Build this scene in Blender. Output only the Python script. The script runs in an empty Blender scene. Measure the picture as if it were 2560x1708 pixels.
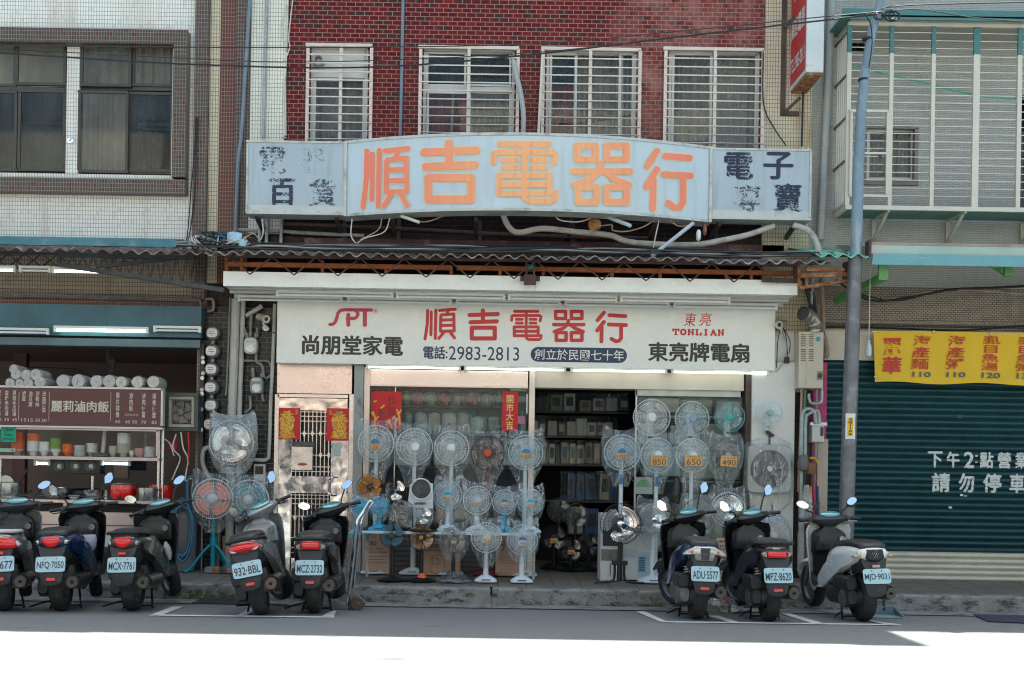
import bpy, math, random
from mathutils import Vector, Matrix, noise as mnoise
R = math.radians
sc = bpy.context.scene
COL = sc.collection
random.seed(7)
# ------------------------------------------------------------------ camera, sky, sun, exposure
FPX, CX, CY, ROLL, EYE = 2850.0, 1180.0, 1200.0, 0.016, 1.29   # photo pixels: focal length, vanishing point, roll; eye height in m
cam = bpy.data.cameras.new('camera'); camo = bpy.data.objects.new('camera', cam); COL.objects.link(camo)
cam.sensor_width = 36.0; cam.lens = FPX / 2560 * 36.0; cam.sensor_fit = 'HORIZONTAL'
camo.matrix_world = Matrix.Translation((0, 0, EYE)) @ Matrix.Rotation(R(90), 4, 'X') @ Matrix.Rotation(ROLL, 4, 'Z')
cam.shift_x = (1280 - CX) / 2560; cam.shift_y = (CY - 854) / 2560
cam.clip_start = 0.1; cam.clip_end = 500
sc.camera = camo
SUN_EL, SUN_AZ = R(67), R(6)          # the sun stands high behind the shop
w = bpy.data.worlds.new('World'); sc.world = w; w.use_nodes = True
nt = w.node_tree; sky = nt.nodes.new('ShaderNodeTexSky'); sky.sky_type = 'NISHITA'; sky.sun_disc = False
sky.sun_elevation = SUN_EL; sky.sun_rotation = SUN_AZ
sky.air_density = 1.0; sky.dust_density = 3.5; sky.ozone_density = 1.0
nt.links.new(sky.outputs[0], nt.nodes['Background'].inputs[0]); nt.nodes['Background'].inputs[1].default_value = 0.10
sl = bpy.data.lights.new('sun', 'SUN'); sl.energy = 5.0; sl.angle = R(0.5); sl.color = (1, 0.975, 0.94)
so = bpy.data.objects.new('sun', sl); COL.objects.link(so)
sd = Vector((math.sin(SUN_AZ) * math.cos(SUN_EL), math.cos(SUN_AZ) * math.cos(SUN_EL), math.sin(SUN_EL)))
so.rotation_euler = sd.to_track_quat('Z', 'Y').to_euler(); so.location = (0, 30, 40)
sc.view_settings.view_transform = 'Standard'; sc.view_settings.look = 'None'; sc.view_settings.gamma = 1
sc.view_settings.exposure = 1.95
sc.view_settings.use_white_balance = True; sc.view_settings.white_balance_temperature = 6800; sc.view_settings.white_balance_tint = -5
cy = sc.cycles; cy.max_bounces = 8; cy.diffuse_bounces = 4; cy.glossy_bounces = 4; cy.transparent_max_bounces = 32
cy.transmission_bounces = 4; cy.caustics_reflective = False; cy.caustics_refractive = False; cy.sample_clamp_indirect = 4; cy.filter_width = 1.1

# ------------------------------------------------------------------ geometry helpers
F = 13.7                                # depth of the shop fronts
_c, _s = math.cos(ROLL), math.sin(ROLL)
def W(u, v, y):
    du, dv = u - CX, v - CY
    a, b = du * _c + dv * _s, -du * _s + dv * _c
    return Vector((a * y / FPX, y, EYE - b * y / FPX))
def gz(y):                              # ground height: road, kerb, pavement
    if y < 7: return 0.16
    if y < 12.3: return 0.04 * (11 - y)
    return min(0.12 + (y - 12.35) * 0.045, 0.185)
def cat_rom(pts, n=6):
    pts = [Vector(p) for p in pts]
    if len(pts) < 3: return pts
    P = [2 * pts[0] - pts[1]] + pts + [2 * pts[-1] - pts[-2]]; out = []
    for i in range(1, len(P) - 2):
        for k in range(n):
            t = k / n
            out.append(0.5 * ((2 * P[i]) + (P[i + 1] - P[i - 1]) * t + (2 * P[i - 1] - 5 * P[i] + 4 * P[i + 1] - P[i + 2]) * t * t
                              + (3 * P[i] - P[i - 1] - 3 * P[i + 1] + P[i + 2]) * t ** 3))
    return out + [pts[-1]]
class MB:
    def __init__(s): s.v = []; s.f = []; s.xf = None
    def add(s, vs, fs):
        n = len(s.v)
        if s.xf is not None: vs = [s.xf @ Vector(v) for v in vs]
        s.v += [tuple(v) for v in vs]; s.f += [tuple(n + i for i in f) for f in fs]; return s
    def box(s, x0, x1, y0, y1, z0, z1):
        return s.add([(x, y, z) for z in (z0, z1) for y in (y0, y1) for x in (x0, x1)],
                     [(0, 2, 3, 1), (4, 5, 7, 6), (0, 1, 5, 4), (2, 6, 7, 3), (0, 4, 6, 2), (1, 3, 7, 5)])
    def fbox(s, u0, v0, u1, v1, y0, y1):    # box whose front face at depth y0 fills a photo rectangle
        c = W((u0 + u1) / 2, (v0 + v1) / 2, y0); k = y0 / FPX / 2
        hx, hz = abs(u1 - u0) * k, abs(v1 - v0) * k
        return s.box(c.x - hx, c.x + hx, y0, y1, c.z - hz, c.z + hz)
    def bar(s, p, q, wd, hd=None):          # square bar between two points
        p, q = Vector(p), Vector(q); hd = hd or wd; d = (q - p).normalized()
        a = d.cross(Vector((0, 1, 0))) if abs(d.y) < .9 else d.cross(Vector((1, 0, 0)))
        a.normalize(); b = d.cross(a); vs = []
        for o in (p, q):
            for i, j in ((-1, -1), (1, -1), (1, 1), (-1, 1)): vs.append(o + a * i * wd / 2 + b * j * hd / 2)
        return s.add(vs, [(3, 2, 1, 0), (4, 5, 6, 7)] + [(i, (i + 1) % 4, 4 + (i + 1) % 4, 4 + i) for i in range(4)])
    def tube(s, pts, r, n=6, cap=True):
        pts = [Vector(p) for p in pts]; L = len(pts); rr = r if isinstance(r, (list, tuple)) else [r] * L
        d = (pts[1] - pts[0]).normalized(); a = d.cross(Vector((0, 0, 1)))
        if a.length < .1: a = d.cross(Vector((1, 0, 0)))
        a.normalize(); vs = []; fs = []
        for i, p in enumerate(pts):
            d = (pts[min(i + 1, L - 1)] - pts[max(i - 1, 0)])
            d = d.normalized() if d.length > 1e-9 else Vector((0, 0, 1))
            a = (a - d * a.dot(d)); a = a.normalized() if a.length > 1e-6 else d.orthogonal().normalized()
            b = d.cross(a)
            for k in range(n):
                t = 2 * math.pi * k / n; vs.append(p + (a * math.cos(t) + b * math.sin(t)) * rr[i])
        for i in range(L - 1):
            for k in range(n): fs.append((i * n + k, i * n + (k + 1) % n, (i + 1) * n + (k + 1) % n, (i + 1) * n + k))
        if cap: fs += [tuple(range(n - 1, -1, -1)), tuple((L - 1) * n + k for k in range(n))]
        return s.add(vs, fs)
    def cyl(s, p, q, r0, r1=None, n=16): return s.tube([p, q], [r0, r0 if r1 is None else r1], n)
    def lathe(s, prof, c=(0, 0, 0), axis='z', n=20, cap=True):    # prof: (radius, height along axis)
        vs = []; fs = []; L = len(prof); c = Vector(c)
        for r, h in prof:
            for k in range(n):
                t = 2 * math.pi * k / n; a, b = r * math.cos(t), r * math.sin(t)
                vs.append(c + Vector((a, b, h) if axis == 'z' else ((a, h, b) if axis == 'y' else (h, a, b))))
        for i in range(L - 1):
            for k in range(n):
                q = (i * n + k, i * n + (k + 1) % n, (i + 1) * n + (k + 1) % n, (i + 1) * n + k)
                fs.append(q if axis != 'y' else q[::-1])
        if cap: fs += [tuple(range(n)), tuple((L - 1) * n + k for k in range(n))]
        return s.add(vs, fs)
    def loft(s, secs, close=True):          # list of equal-length rings
        n = len(secs[0]); vs = [p for q in secs for p in q]; fs = []
        for i in range(len(secs) - 1):
            for k in range(n): fs.append((i * n + k, i * n + (k + 1) % n, (i + 1) * n + (k + 1) % n, (i + 1) * n + k))
        if close: fs += [tuple(range(n - 1, -1, -1)), tuple((len(secs) - 1) * n + k for k in range(n))]
        return s.add(vs, fs)
    def prism(s, poly, y0, y1):             # (x,z) outline extruded in depth
        n = len(poly)
        return s.add([(x, y0, z) for x, z in poly] + [(x, y1, z) for x, z in poly],
                     [tuple(range(n)), tuple(range(2 * n - 1, n - 1, -1))] + [(i, n + i, n + (i + 1) % n, (i + 1) % n) for i in range(n)])
    def lens(s, poly, y, bulge, depth, rings=(1, .93, .75, .45)):
        n = len(poly); cx = sum(p[0] for p in poly) / n; cz = sum(p[1] for p in poly) / n; vs = [(x, y + depth, z) for x, z in poly]
        for i, r in enumerate(rings):
            b = bulge * math.sqrt(max(0, 1 - (r * .98) ** 2)) if i else 0
            vs += [(cx + (x - cx) * r, y - b, cz + (z - cz) * r) for x, z in poly]
        vs.append((cx, y - bulge, cz)); fs = []
        for i in range(len(rings)):
            for k in range(n): fs.append((i * n + k, i * n + (k + 1) % n, (i + 1) * n + (k + 1) % n, (i + 1) * n + k))
        m = len(rings) * n
        for k in range(n): fs.append((m + k, m + (k + 1) % n, len(vs) - 1))
        return s.add(vs, fs)
    def build(s, name, m, parent=None, world=False, smooth=False, bev=0, ang=35, seg=2):
        off = Vector((0, 0, 0))
        if parent is not None and world:
            q = parent
            while q: off += q.location; q = q.parent
        elif parent is None and world:
            n = len(s.v); off = Vector((sum(v[0] for v in s.v) / n, sum(v[1] for v in s.v) / n, min(v[2] for v in s.v)))
        me = bpy.data.meshes.new(name); me.from_pydata([(v[0] - off.x, v[1] - off.y, v[2] - off.z) for v in s.v], [], s.f); me.update()
        if smooth:
            for p in me.polygons: p.use_smooth = True
            me.set_sharp_from_angle(angle=R(ang))
        o = bpy.data.objects.new(name, me); COL.objects.link(o); me.materials.append(m)
        if parent is not None: o.parent = parent
        elif world: o.location = off
        if bev:
            b = o.modifiers.new('bevel', 'BEVEL'); b.width = bev; b.segments = seg; b.limit_method = 'ANGLE'; b.angle_limit = R(40)
        return o
def tag(o, label=None, cat=None, group=None, kind=None):
    for k, v in (('label', label), ('category', cat), ('group', group), ('kind', kind)):
        if v: o[k] = v
    return o
def T(name, label, cat, loc=(0, 0, 0), group=None):
    o = bpy.data.objects.new(name, None); COL.objects.link(o); o.location = loc; o.empty_display_size = .1
    return tag(o, label, cat, group)
def sup(cx, cz, hw, hh, y, n=20, e=2.6):    # superellipse ring in xz
    out = []
    for k in range(n):
        t = 2 * math.pi * k / n; a, b = math.cos(t), math.sin(t)
        out.append((cx + hw * math.copysign(abs(a) ** (2 / e), a), y, cz + hh * math.copysign(abs(b) ** (2 / e), b)))
    return out
def suph(cx, cy_, hx, hy, z, n=20, e=2.6):  # ring in xy
    return [(x, y, z) for x, _, y in sup(cx, cy_, hx, hy, 0, n, e)]
_tc = {}
def textmesh(body, bold=0, space=1, line=1):
    key = (body, bold, space, line)
    if key not in _tc:
        cu = bpy.data.curves.new('writing', 'FONT'); cu.body = body; cu.offset = bold; cu.resolution_u = 3; cu.space_character = space; cu.space_line = line
        cu.align_x = 'CENTER'; o = bpy.data.objects.new('writing', cu); COL.objects.link(o)
        me = bpy.data.meshes.new_from_object(o.evaluated_get(bpy.context.evaluated_depsgraph_get()))
        _tc[key] = ([tuple(v.co) for v in me.vertices], [tuple(p.vertices) for p in me.polygons])
        COL.objects.unlink(o); bpy.data.objects.remove(o); bpy.data.meshes.remove(me)
    return _tc[key]
def text_to(mb, body, x0, x1, z0, z1, y, bold=0, space=1, line=1, keep=False, fn=None, slant=0):
    vs, fs = textmesh(body, bold, space, line)
    a0, a1 = min(v[0] for v in vs), max(v[0] for v in vs); b0, b1 = min(v[1] for v in vs), max(v[1] for v in vs)
    sx, sz = (x1 - x0) / (a1 - a0), (z1 - z0) / (b1 - b0)
    if keep: sx = sz = min(sx, sz)
    mx, mz = (x0 + x1) / 2, (z0 + z1) / 2
    out = [(mx + (v[0] - (a0 + a1) / 2) * sx + slant * (v[1] - (b0 + b1) / 2) * sz, y, mz + (v[1] - (b0 + b1) / 2) * sz) for v in vs]
    if fn: out = [fn(p) for p in out]
    return mb.add(out, fs)
def fbold(mb, body, u0, v0, u1, v1, y, d=1.0):
    for i, (a, b) in enumerate(((-d, 0), (d, 0), (0, -d * .7), (0, d * .7), (0, 0))): ftext(mb, body, u0 + a + d, v0 + b + d, u1 + a - d, v1 + b - d, y - i * .0005)
def ftext(mb, body, u0, v0, u1, v1, y, **k):
    c = W((u0 + u1) / 2, (v0 + v1) / 2, y); q = y / FPX / 2
    return text_to(mb, body, c.x - (u1 - u0) * q, c.x + (u1 - u0) * q, c.z - (v1 - v0) * q, c.z + (v1 - v0) * q, y, **k)
def ribbon(mb, pts, hw, fn, lift=0.0):      # flat stroke with round ends; pts 2-D, fn maps (a,b,lift) to 3-D
    P = [Vector((p[0], p[1], 0)) for p in pts]; Q = []
    for a, b in zip(P, P[1:]):
        n = max(1, int((b - a).length / (hw * 1.2)))
        Q += [a.lerp(b, i / n) for i in range(n)]
    Q.append(P[-1]); L = len(Q); vs = []; fs = []
    dirs = []
    for i in range(L):
        d = (Q[min(i + 1, L - 1)] - Q[max(i - 1, 0)]).normalized(); dirs.append(d)
    ring = []
    d0, d1 = dirs[0], dirs[-1]
    rows = []
    for k in range(4):
        t = math.pi / 2 * (k / 4); rows.append((Q[0] - d0 * hw * math.cos(t), d0, hw * math.sin(t) + 1e-5))
    rows += [(q, d, hw) for q, d in zip(Q, dirs)]
    for k in range(3, -1, -1):
        t = math.pi / 2 * (k / 4); rows.append((Q[-1] + d1 * hw * math.cos(t), d1, hw * math.sin(t) + 1e-5))
    for q, d, h in rows:
        nrm = Vector((-d.y, d.x, 0)); a, b = q + nrm * h, q - nrm * h
        vs += [fn(a.x, a.y, lift), fn(b.x, b.y, lift)]
    for i in range(len(rows) - 1): fs.append((2 * i, 2 * i + 1, 2 * i + 3, 2 * i + 2))
    mb.add(vs, fs)
def copy_tree(o, parent=None):
    c = o.copy(); COL.objects.link(c)
    if parent is not None: c.parent = parent
    for ch in list(o.children): copy_tree(ch, c)
    return c
def cable(name, pts, r, m, label, cat='cable', group=None, n=5, sm=6, parent=None):
    o = MB().tube(cat_rom([W(*p) for p in pts], sm), r, n).build(name, m, parent, world=True, smooth=True)
    if parent is None: tag(o, label, cat, group)
    return o

# ------------------------------------------------------------------ materials
def nodes(name):
    m = bpy.data.materials.new(name); m.use_nodes = True; n = m.node_tree
    return m, n, n.nodes['Principled BSDF'], n.links.new
def mixc(n, L, fac, a, b, mode='MIX'):
    x = n.nodes.new('ShaderNodeMix'); x.data_type = 'RGBA'; x.blend_type = mode
    for i, q in ((0, fac), (6, a), (7, b)):
        if isinstance(q, (int, float)): x.inputs[i].default_value = q
        elif isinstance(q, tuple): x.inputs[i].default_value = (*q[:3], 1)
        else: L(q, x.inputs[i])
    return x.outputs[2]
def ntex(n, L, vec, scale, detail=4, rough=.6, sv=None):
    if sv:
        mp = n.nodes.new('ShaderNodeMapping'); L(vec, mp.inputs[0]); mp.inputs[3].default_value = sv; vec = mp.outputs[0]
    t = n.nodes.new('ShaderNodeTexNoise'); L(vec, t.inputs[0]); t.inputs['Scale'].default_value = scale
    t.inputs['Detail'].default_value = detail; t.inputs['Roughness'].default_value = rough; return t.outputs[0]
def ramp(n, L, fac, a, b):
    r = n.nodes.new('ShaderNodeMapRange'); L(fac, r.inputs[0]); r.inputs[1].default_value = a; r.inputs[2].default_value = b; return r.outputs[0]
def mth(n, L, op, a, b):
    x = n.nodes.new('ShaderNodeMath'); x.operation = op
    for i, q in enumerate((a, b)):
        if isinstance(q, (int, float)): x.inputs[i].default_value = q
        else: L(q, x.inputs[i])
    return x.outputs[0]
def bump(n, L, h, b, dist=.01, st=.5):
    x = n.nodes.new('ShaderNodeBump'); x.inputs['Strength'].default_value = st; x.inputs['Distance'].default_value = dist
    L(h, x.inputs['Height']); L(x.outputs[0], b.inputs['Normal'])
MATS = {}
def mat(name, col, rough=.55, metal=0., var=.15, vs=5., bmp=0., bs=60., stain=None, ss=2.5, st=(.55, .75), sv=None, coat=0., pos=True):
    if name in MATS: return MATS[name]
    m, n, b, L = nodes(name)
    tc = n.nodes.new('ShaderNodeNewGeometry').outputs['Position'] if pos else n.nodes.new('ShaderNodeTexCoord').outputs['Object']
    dark = tuple(c * (1 - var) for c in col); lite = tuple(min(1, c * (1 + var)) for c in col)
    f = ramp(n, L, ntex(n, L, tc, vs), .3, .7); c = mixc(n, L, f, dark, lite)
    if stain:
        f2 = ramp(n, L, ntex(n, L, tc, ss, 6, .65, sv), *st); c = mixc(n, L, f2, c, stain)
    L(c, b.inputs['Base Color']); b.inputs['Metallic'].default_value = metal
    rr = ramp(n, L, ntex(n, L, tc, vs * 3), .2, .8)
    mr = n.nodes.new('ShaderNodeMapRange'); L(rr, mr.inputs[0]); mr.inputs[3].default_value = max(.02, rough - .1); mr.inputs[4].default_value = min(1, rough + .1)
    L(mr.outputs[0], b.inputs['Roughness'])
    if coat: b.inputs['Coat Weight'].default_value = coat; b.inputs['Coat Roughness'].default_value = .08
    if bmp: bump(n, L, ntex(n, L, tc, bs, 3), b, bmp, .6)
    MATS[name] = m; return m
def tile(name, c1, c2, mortar, bw, bh, ms, rough=.35, off=.5, grime=None, gs=(.5, .8), gsv=(1.2, 1.2, .35), gsc=1.2, third=None, bias=0., pale=None):
    m, n, b, L = nodes(name)
    g = n.nodes.new('ShaderNodeNewGeometry').outputs['Position']
    sp = n.nodes.new('ShaderNodeSeparateXYZ'); L(g, sp.inputs[0])
    cb = n.nodes.new('ShaderNodeCombineXYZ'); L(mth(n, L, 'ADD', sp.outputs[0], sp.outputs[1]), cb.inputs[0]); L(sp.outputs[2], cb.inputs[1])
    t = n.nodes.new('ShaderNodeTexBrick'); L(cb.outputs[0], t.inputs[0]); t.offset = off
    t.inputs['Scale'].default_value = 1; t.inputs['Brick Width'].default_value = bw; t.inputs['Row Height'].default_value = bh
    t.inputs['Mortar Size'].default_value = ms; t.inputs['Mortar Smooth'].default_value = .1; t.inputs['Bias'].default_value = bias
    t.inputs['Color1'].default_value = (*c1, 1); t.inputs['Color2'].default_value = (*c2, 1); t.inputs['Mortar'].default_value = (*mortar, 1)
    c = t.outputs[0]; inv = mth(n, L, 'SUBTRACT', 1.0, t.outputs[1])
    if third:
        wn = n.nodes.new('ShaderNodeTexWhiteNoise'); wn.noise_dimensions = '2D'
        row = mth(n, L, 'FLOOR', mth(n, L, 'DIVIDE', sp.outputs[2], bh), 0); shift = mth(n, L, 'MULTIPLY', mth(n, L, 'MODULO', mth(n, L, 'ABSOLUTE', row, 0), 2.0), bw * off)
        colm = mth(n, L, 'FLOOR', mth(n, L, 'DIVIDE', mth(n, L, 'ADD', cb_x(n, L, sp), shift), bw), 0)
        c2b = n.nodes.new('ShaderNodeCombineXYZ'); L(colm, c2b.inputs[0]); L(row, c2b.inputs[1]); L(c2b.outputs[0], wn.inputs['Vector'])
        k = mth(n, L, 'MULTIPLY', ramp(n, L, wn.outputs[0], third[1], third[1] + .02), inv); c = mixc(n, L, k, c, third[0])
    if pale:                                  # reflected sun painted onto the tiles as a ragged paler patch: (colour, x0, x1, z0, z1)
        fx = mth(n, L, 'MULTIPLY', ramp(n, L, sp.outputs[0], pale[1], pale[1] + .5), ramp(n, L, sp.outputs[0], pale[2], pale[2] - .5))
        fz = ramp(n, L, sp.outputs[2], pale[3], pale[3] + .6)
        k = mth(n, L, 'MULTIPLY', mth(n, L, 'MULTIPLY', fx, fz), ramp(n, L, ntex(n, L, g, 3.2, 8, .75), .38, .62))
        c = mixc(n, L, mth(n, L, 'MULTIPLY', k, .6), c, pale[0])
    if grime:
        f = ramp(n, L, ntex(n, L, g, gsc, 7, .68, gsv), *gs); c = mixc(n, L, f, c, grime)
    L(c, b.inputs['Base Color']); b.inputs['Roughness'].default_value = rough; b.inputs['Specular IOR Level'].default_value = .2
    bump(n, L, inv, b, .004, .5)
    MATS[name] = m; return m
def cb_x(n, L, sp): return mth(n, L, 'ADD', sp.outputs[0], sp.outputs[1])
def emit(name, col, s):
    m, n, b, L = nodes(name); b.inputs['Base Color'].default_value = (*col, 1); b.inputs['Emission Color'].default_value = (*col, 1); b.inputs['Emission Strength'].default_value = s
    return m
def glass(name, tint=(.9, .93, .92), refl=.06, rough=.03, dirt=.03):
    m, n, b, L = nodes(name); n.nodes.remove(b); out = n.nodes['Material Output']
    tr = n.nodes.new('ShaderNodeBsdfTransparent'); tr.inputs[0].default_value = (*tint, 1)
    gl = n.nodes.new('ShaderNodeBsdfGlossy'); gl.inputs['Roughness'].default_value = rough
    df = n.nodes.new('ShaderNodeBsdfDiffuse'); df.inputs[0].default_value = (.6, .62, .6, 1)
    fr = n.nodes.new('ShaderNodeFresnel'); fr.inputs[0].default_value = 1.5
    geo = n.nodes.new('ShaderNodeNewGeometry'); g = geo.outputs['Position']
    a = n.nodes.new('ShaderNodeMixShader'); L(mth(n, L, 'MULTIPLY', mth(n, L, 'ADD', fr.outputs[0], refl), mth(n, L, 'SUBTRACT', 1, geo.outputs['Backfacing'])), a.inputs[0]); L(tr.outputs[0], a.inputs[1]); L(gl.outputs[0], a.inputs[2])
    d = n.nodes.new('ShaderNodeMixShader'); L(mth(n, L, 'MULTIPLY', ramp(n, L, ntex(n, L, g, 3, 6), .3, .8), dirt * 2), d.inputs[0]); L(a.outputs[0], d.inputs[1]); L(df.outputs[0], d.inputs[2])
    L(d.outputs[0], out.inputs[0]); return m
def plastic(name, col=(.8, .85, .88), base=.12, k=.5, bs=22, spec=.45):
    m, n, b, L = nodes(name); n.nodes.remove(b); out = n.nodes['Material Output']
    tr = n.nodes.new('ShaderNodeBsdfTransparent'); tr.inputs[0].default_value = (.97, .98, .98, 1)
    g = n.nodes.new('ShaderNodeNewGeometry'); tc = g.outputs['Position']
    bp = n.nodes.new('ShaderNodeBump'); bp.inputs['Distance'].default_value = .02; bp.inputs['Strength'].default_value = .9
    h = mth(n, L, 'ADD', ntex(n, L, tc, bs, 2, .5, (1, 1, .45)), mth(n, L, 'MULTIPLY', ntex(n, L, tc, bs * 2.4, 2), .4)); L(h, bp.inputs['Height'])
    gl = n.nodes.new('ShaderNodeBsdfGlossy'); gl.inputs['Roughness'].default_value = .16; L(bp.outputs[0], gl.inputs['Normal'])
    df = n.nodes.new('ShaderNodeBsdfDiffuse'); df.inputs[0].default_value = (*col, 1); L(bp.outputs[0], df.inputs['Normal'])
    lw = n.nodes.new('ShaderNodeLayerWeight'); lw.inputs[0].default_value = .35; L(bp.outputs[0], lw.inputs['Normal'])
    mx = n.nodes.new('ShaderNodeMixShader'); mx.inputs[0].default_value = spec; L(df.outputs[0], mx.inputs[1]); L(gl.outputs[0], mx.inputs[2])
    cr = ntex(n, L, tc, 7, 3, .6, (1.6, 1.6, .55)); cr = ramp(n, L, mth(n, L, 'ABSOLUTE', mth(n, L, 'SUBTRACT', cr, .5), 0), .022, .0)
    fac = mth(n, L, 'ADD', mth(n, L, 'ADD', base, mth(n, L, 'MULTIPLY', cr, .42)), mth(n, L, 'MULTIPLY', lw.outputs['Facing'], k))
    a = n.nodes.new('ShaderNodeMixShader'); L(fac, a.inputs[0]); L(tr.outputs[0], a.inputs[1]); L(mx.outputs[0], a.inputs[2])
    L(a.outputs[0], out.inputs[0]); return m
def worn(name, col, lo=.45, hi=.55, sc_=60):  # paint flaking off: shows only where the noise is high
    m, n, b, L = nodes(name); b.inputs['Base Color'].default_value = (*col, 1); b.inputs['Roughness'].default_value = .6
    g = n.nodes.new('ShaderNodeNewGeometry').outputs['Position']
    L(ramp(n, L, mth(n, L, 'ADD', mth(n, L, 'MULTIPLY', ntex(n, L, g, sc_, 3, .7, (1, 1, 1.6)), .6), mth(n, L, 'MULTIPLY', ntex(n, L, g, 6, 2), .4)), lo, hi), b.inputs['Alpha'])
    return m
white = mat('white paint', (.74, .74, .71), .45, var=.05, stain=(.55, .52, .46), ss=1.6, st=(.6, .9))
signw = mat('sign white', (.80, .79, .755), .28, var=.03, vs=1.2)
steel = mat('stainless steel', (.66, .62, .6), .26, 1., var=.08, vs=2)
mirror_steel = mat('polished steel', (.86, .84, .82), .13, 1., var=.05, vs=3, bmp=.02, bs=1.8)
alu = mat('aluminium', (.62, .6, .57), .38, .9, var=.08)
chrome = mat('chrome', (.8, .82, .84), .08, 1., var=.04)
galv = mat('galvanised', (.36, .38, .39), .5, .6, var=.2, vs=12, stain=(.5, .52, .53), ss=9, st=(.55, .7))
rust = mat('rusty steel', (.24, .09, .035), .8, var=.5, vs=18, stain=(.42, .26, .14), ss=14, st=(.5, .65))
orange_steel = mat('orange primer', (.33, .09, .025), .65, var=.25, vs=9)
maroon = mat('maroon steel', (.065, .03, .027), .6, var=.3, vs=9)
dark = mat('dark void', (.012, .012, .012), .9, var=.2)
dgrey = mat('dark grey', (.05, .052, .055), .5, var=.2)
black = mat('black plastic', (.010, .010, .011), .38, var=.3, vs=9)
blackc = mat('black cable', (.016, .016, .018), .55, var=.3)
greyc = mat('grey cable', (.3, .29, .27), .6, var=.2)
whitec = mat('white cable', (.62, .6, .56), .55, var=.15, stain=(.3, .27, .22), ss=6)
tanc = mat('tan cable', (.4, .29, .2), .6, var=.2)
bluec = mat('blue hose', (.02, .11, .2), .35, var=.15)
rubber = mat('tyre rubber', (.022, .022, .023), .8, var=.25, vs=20, stain=(.07, .065, .06), ss=7, st=(.55, .8), bmp=.004, bs=120)
pvc = mat('pvc pipe', (.42, .4, .37), .5, var=.12, stain=(.22, .2, .18), ss=4, st=(.5, .75), sv=(1, 1, .4))
iron = mat('iron pipe', (.2, .19, .185), .5, .4, var=.25, vs=9, stain=(.25, .13, .08), ss=8, st=(.62, .75))
tube_on = emit('lit tube', (.93, .99, 1.0), .8)
tube_teal = emit('lit teal tube', (.75, 1.0, .97), 1.5)
tube_off = mat('unlit tube', (.8, .81, .8), .3, var=.03)
win_glass = glass('window glass', (.88, .87, .84), -.005)
shop_glass = glass('shop glass', (.86, .9, .89), .025)
case_glass = glass('case glass', (.97, .97, .97), .0, dirt=.01)
bag = plastic('clear bag', (.74, .8, .84), .05, .34, 24, .5)
bag_dark = plastic('grey bag', (.18, .19, .2), .3, .5)
bag_thick = plastic('thick bag', (.66, .69, .7), .22, .5, 12)
red = mat('red', (.55, .012, .015), .45, var=.08)
redpaper = mat('red paper', (.56, .006, .012), .55, var=.06, vs=3)
gold = mat('gold paint', (.72, .42, .05), .4, var=.2, vs=30)
navy = mat('navy', (.012, .03, .085), .4, var=.05)
ink = mat('sign black', (.03, .03, .028), .45, var=.05)
pink_logo = mat('logo pink red', (.50, .035, .085), .4, var=.04)
cream = mat('cream paint', (.58, .54, .44), .5, var=.08, stain=(.35, .3, .24), ss=2.2, st=(.6, .85))
# ------------------------------------------------------------------ ground
def G(u, v):                            # photo pixel -> point on the ground
    lo, hi = 4., 13.6
    for _ in range(50):
        y = (lo + hi) / 2
        if W(u, v, y).z > gz(y): hi = y
        else: lo = y
    # above the ground when far: shrink until it lies on the surface
    p = W(u, v, y); p.z = gz(y); return p
def Gy(u, v):
    best = min((abs(W(u, v, 5 + i * .01).z - gz(5 + i * .01)), 5 + i * .01) for i in range(720)); return best[1]
def GP(u, v, dz=0):
    y = Gy(u, v); p = W(u, v, y); p.z = gz(y) + dz; return p
def asphalt():
    m, n, b, L = nodes('asphalt'); g = n.nodes.new('ShaderNodeNewGeometry').outputs['Position']
    c = mixc(n, L, ramp(n, L, ntex(n, L, g, .7, 5), .3, .7), (.115, .122, .132), (.145, .15, .157))
    c = mixc(n, L, ramp(n, L, ntex(n, L, g, 120, 3), .42, .72), c, (.22, .225, .23))
    c = mixc(n, L, ramp(n, L, ntex(n, L, g, 2.2, 7, .7, (.6, 2, 1)), .6, .72), c, (.075, .078, .082))
    L(c, b.inputs['Base Color']); b.inputs['Roughness'].default_value = .85; bump(n, L, ntex(n, L, g, 200, 2), b, .006, .7); return m
def concrete(name, c0, c1, moss=None, mossx=()):
    m, n, b, L = nodes(name); g = n.nodes.new('ShaderNodeNewGeometry').outputs['Position']
    sp = n.nodes.new('ShaderNodeSeparateXYZ'); L(g, sp.inputs[0])
    c = mixc(n, L, ramp(n, L, ntex(n, L, g, 5, 7, .7), .3, .7), c0, c1)
    c = mixc(n, L, ramp(n, L, ntex(n, L, g, 70, 3), .55, .8), c, tuple(q * .55 for q in c0))
    c = mixc(n, L, ramp(n, L, ntex(n, L, g, 6, 7, .75, (1, 1, 2.2)), .5, .62), c, (.06, .056, .05))
    if moss:
        for x0, x1, k in mossx:
            f = mth(n, L, 'MULTIPLY', ramp(n, L, sp.outputs[0], x0, x0 + .25), ramp(n, L, sp.outputs[0], x1, x1 - .25))
            f = mth(n, L, 'MULTIPLY', f, ramp(n, L, sp.outputs[2], .10, .02))
            f = mth(n, L, 'MULTIPLY', f, ramp(n, L, ntex(n, L, g, 9, 6, .7), k, k + .12)); c = mixc(n, L, f, c, moss)
    L(c, b.inputs['Base Color']); b.inputs['Roughness'].default_value = .85; bump(n, L, ntex(n, L, g, 45, 4), b, .008, .7); return m
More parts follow.
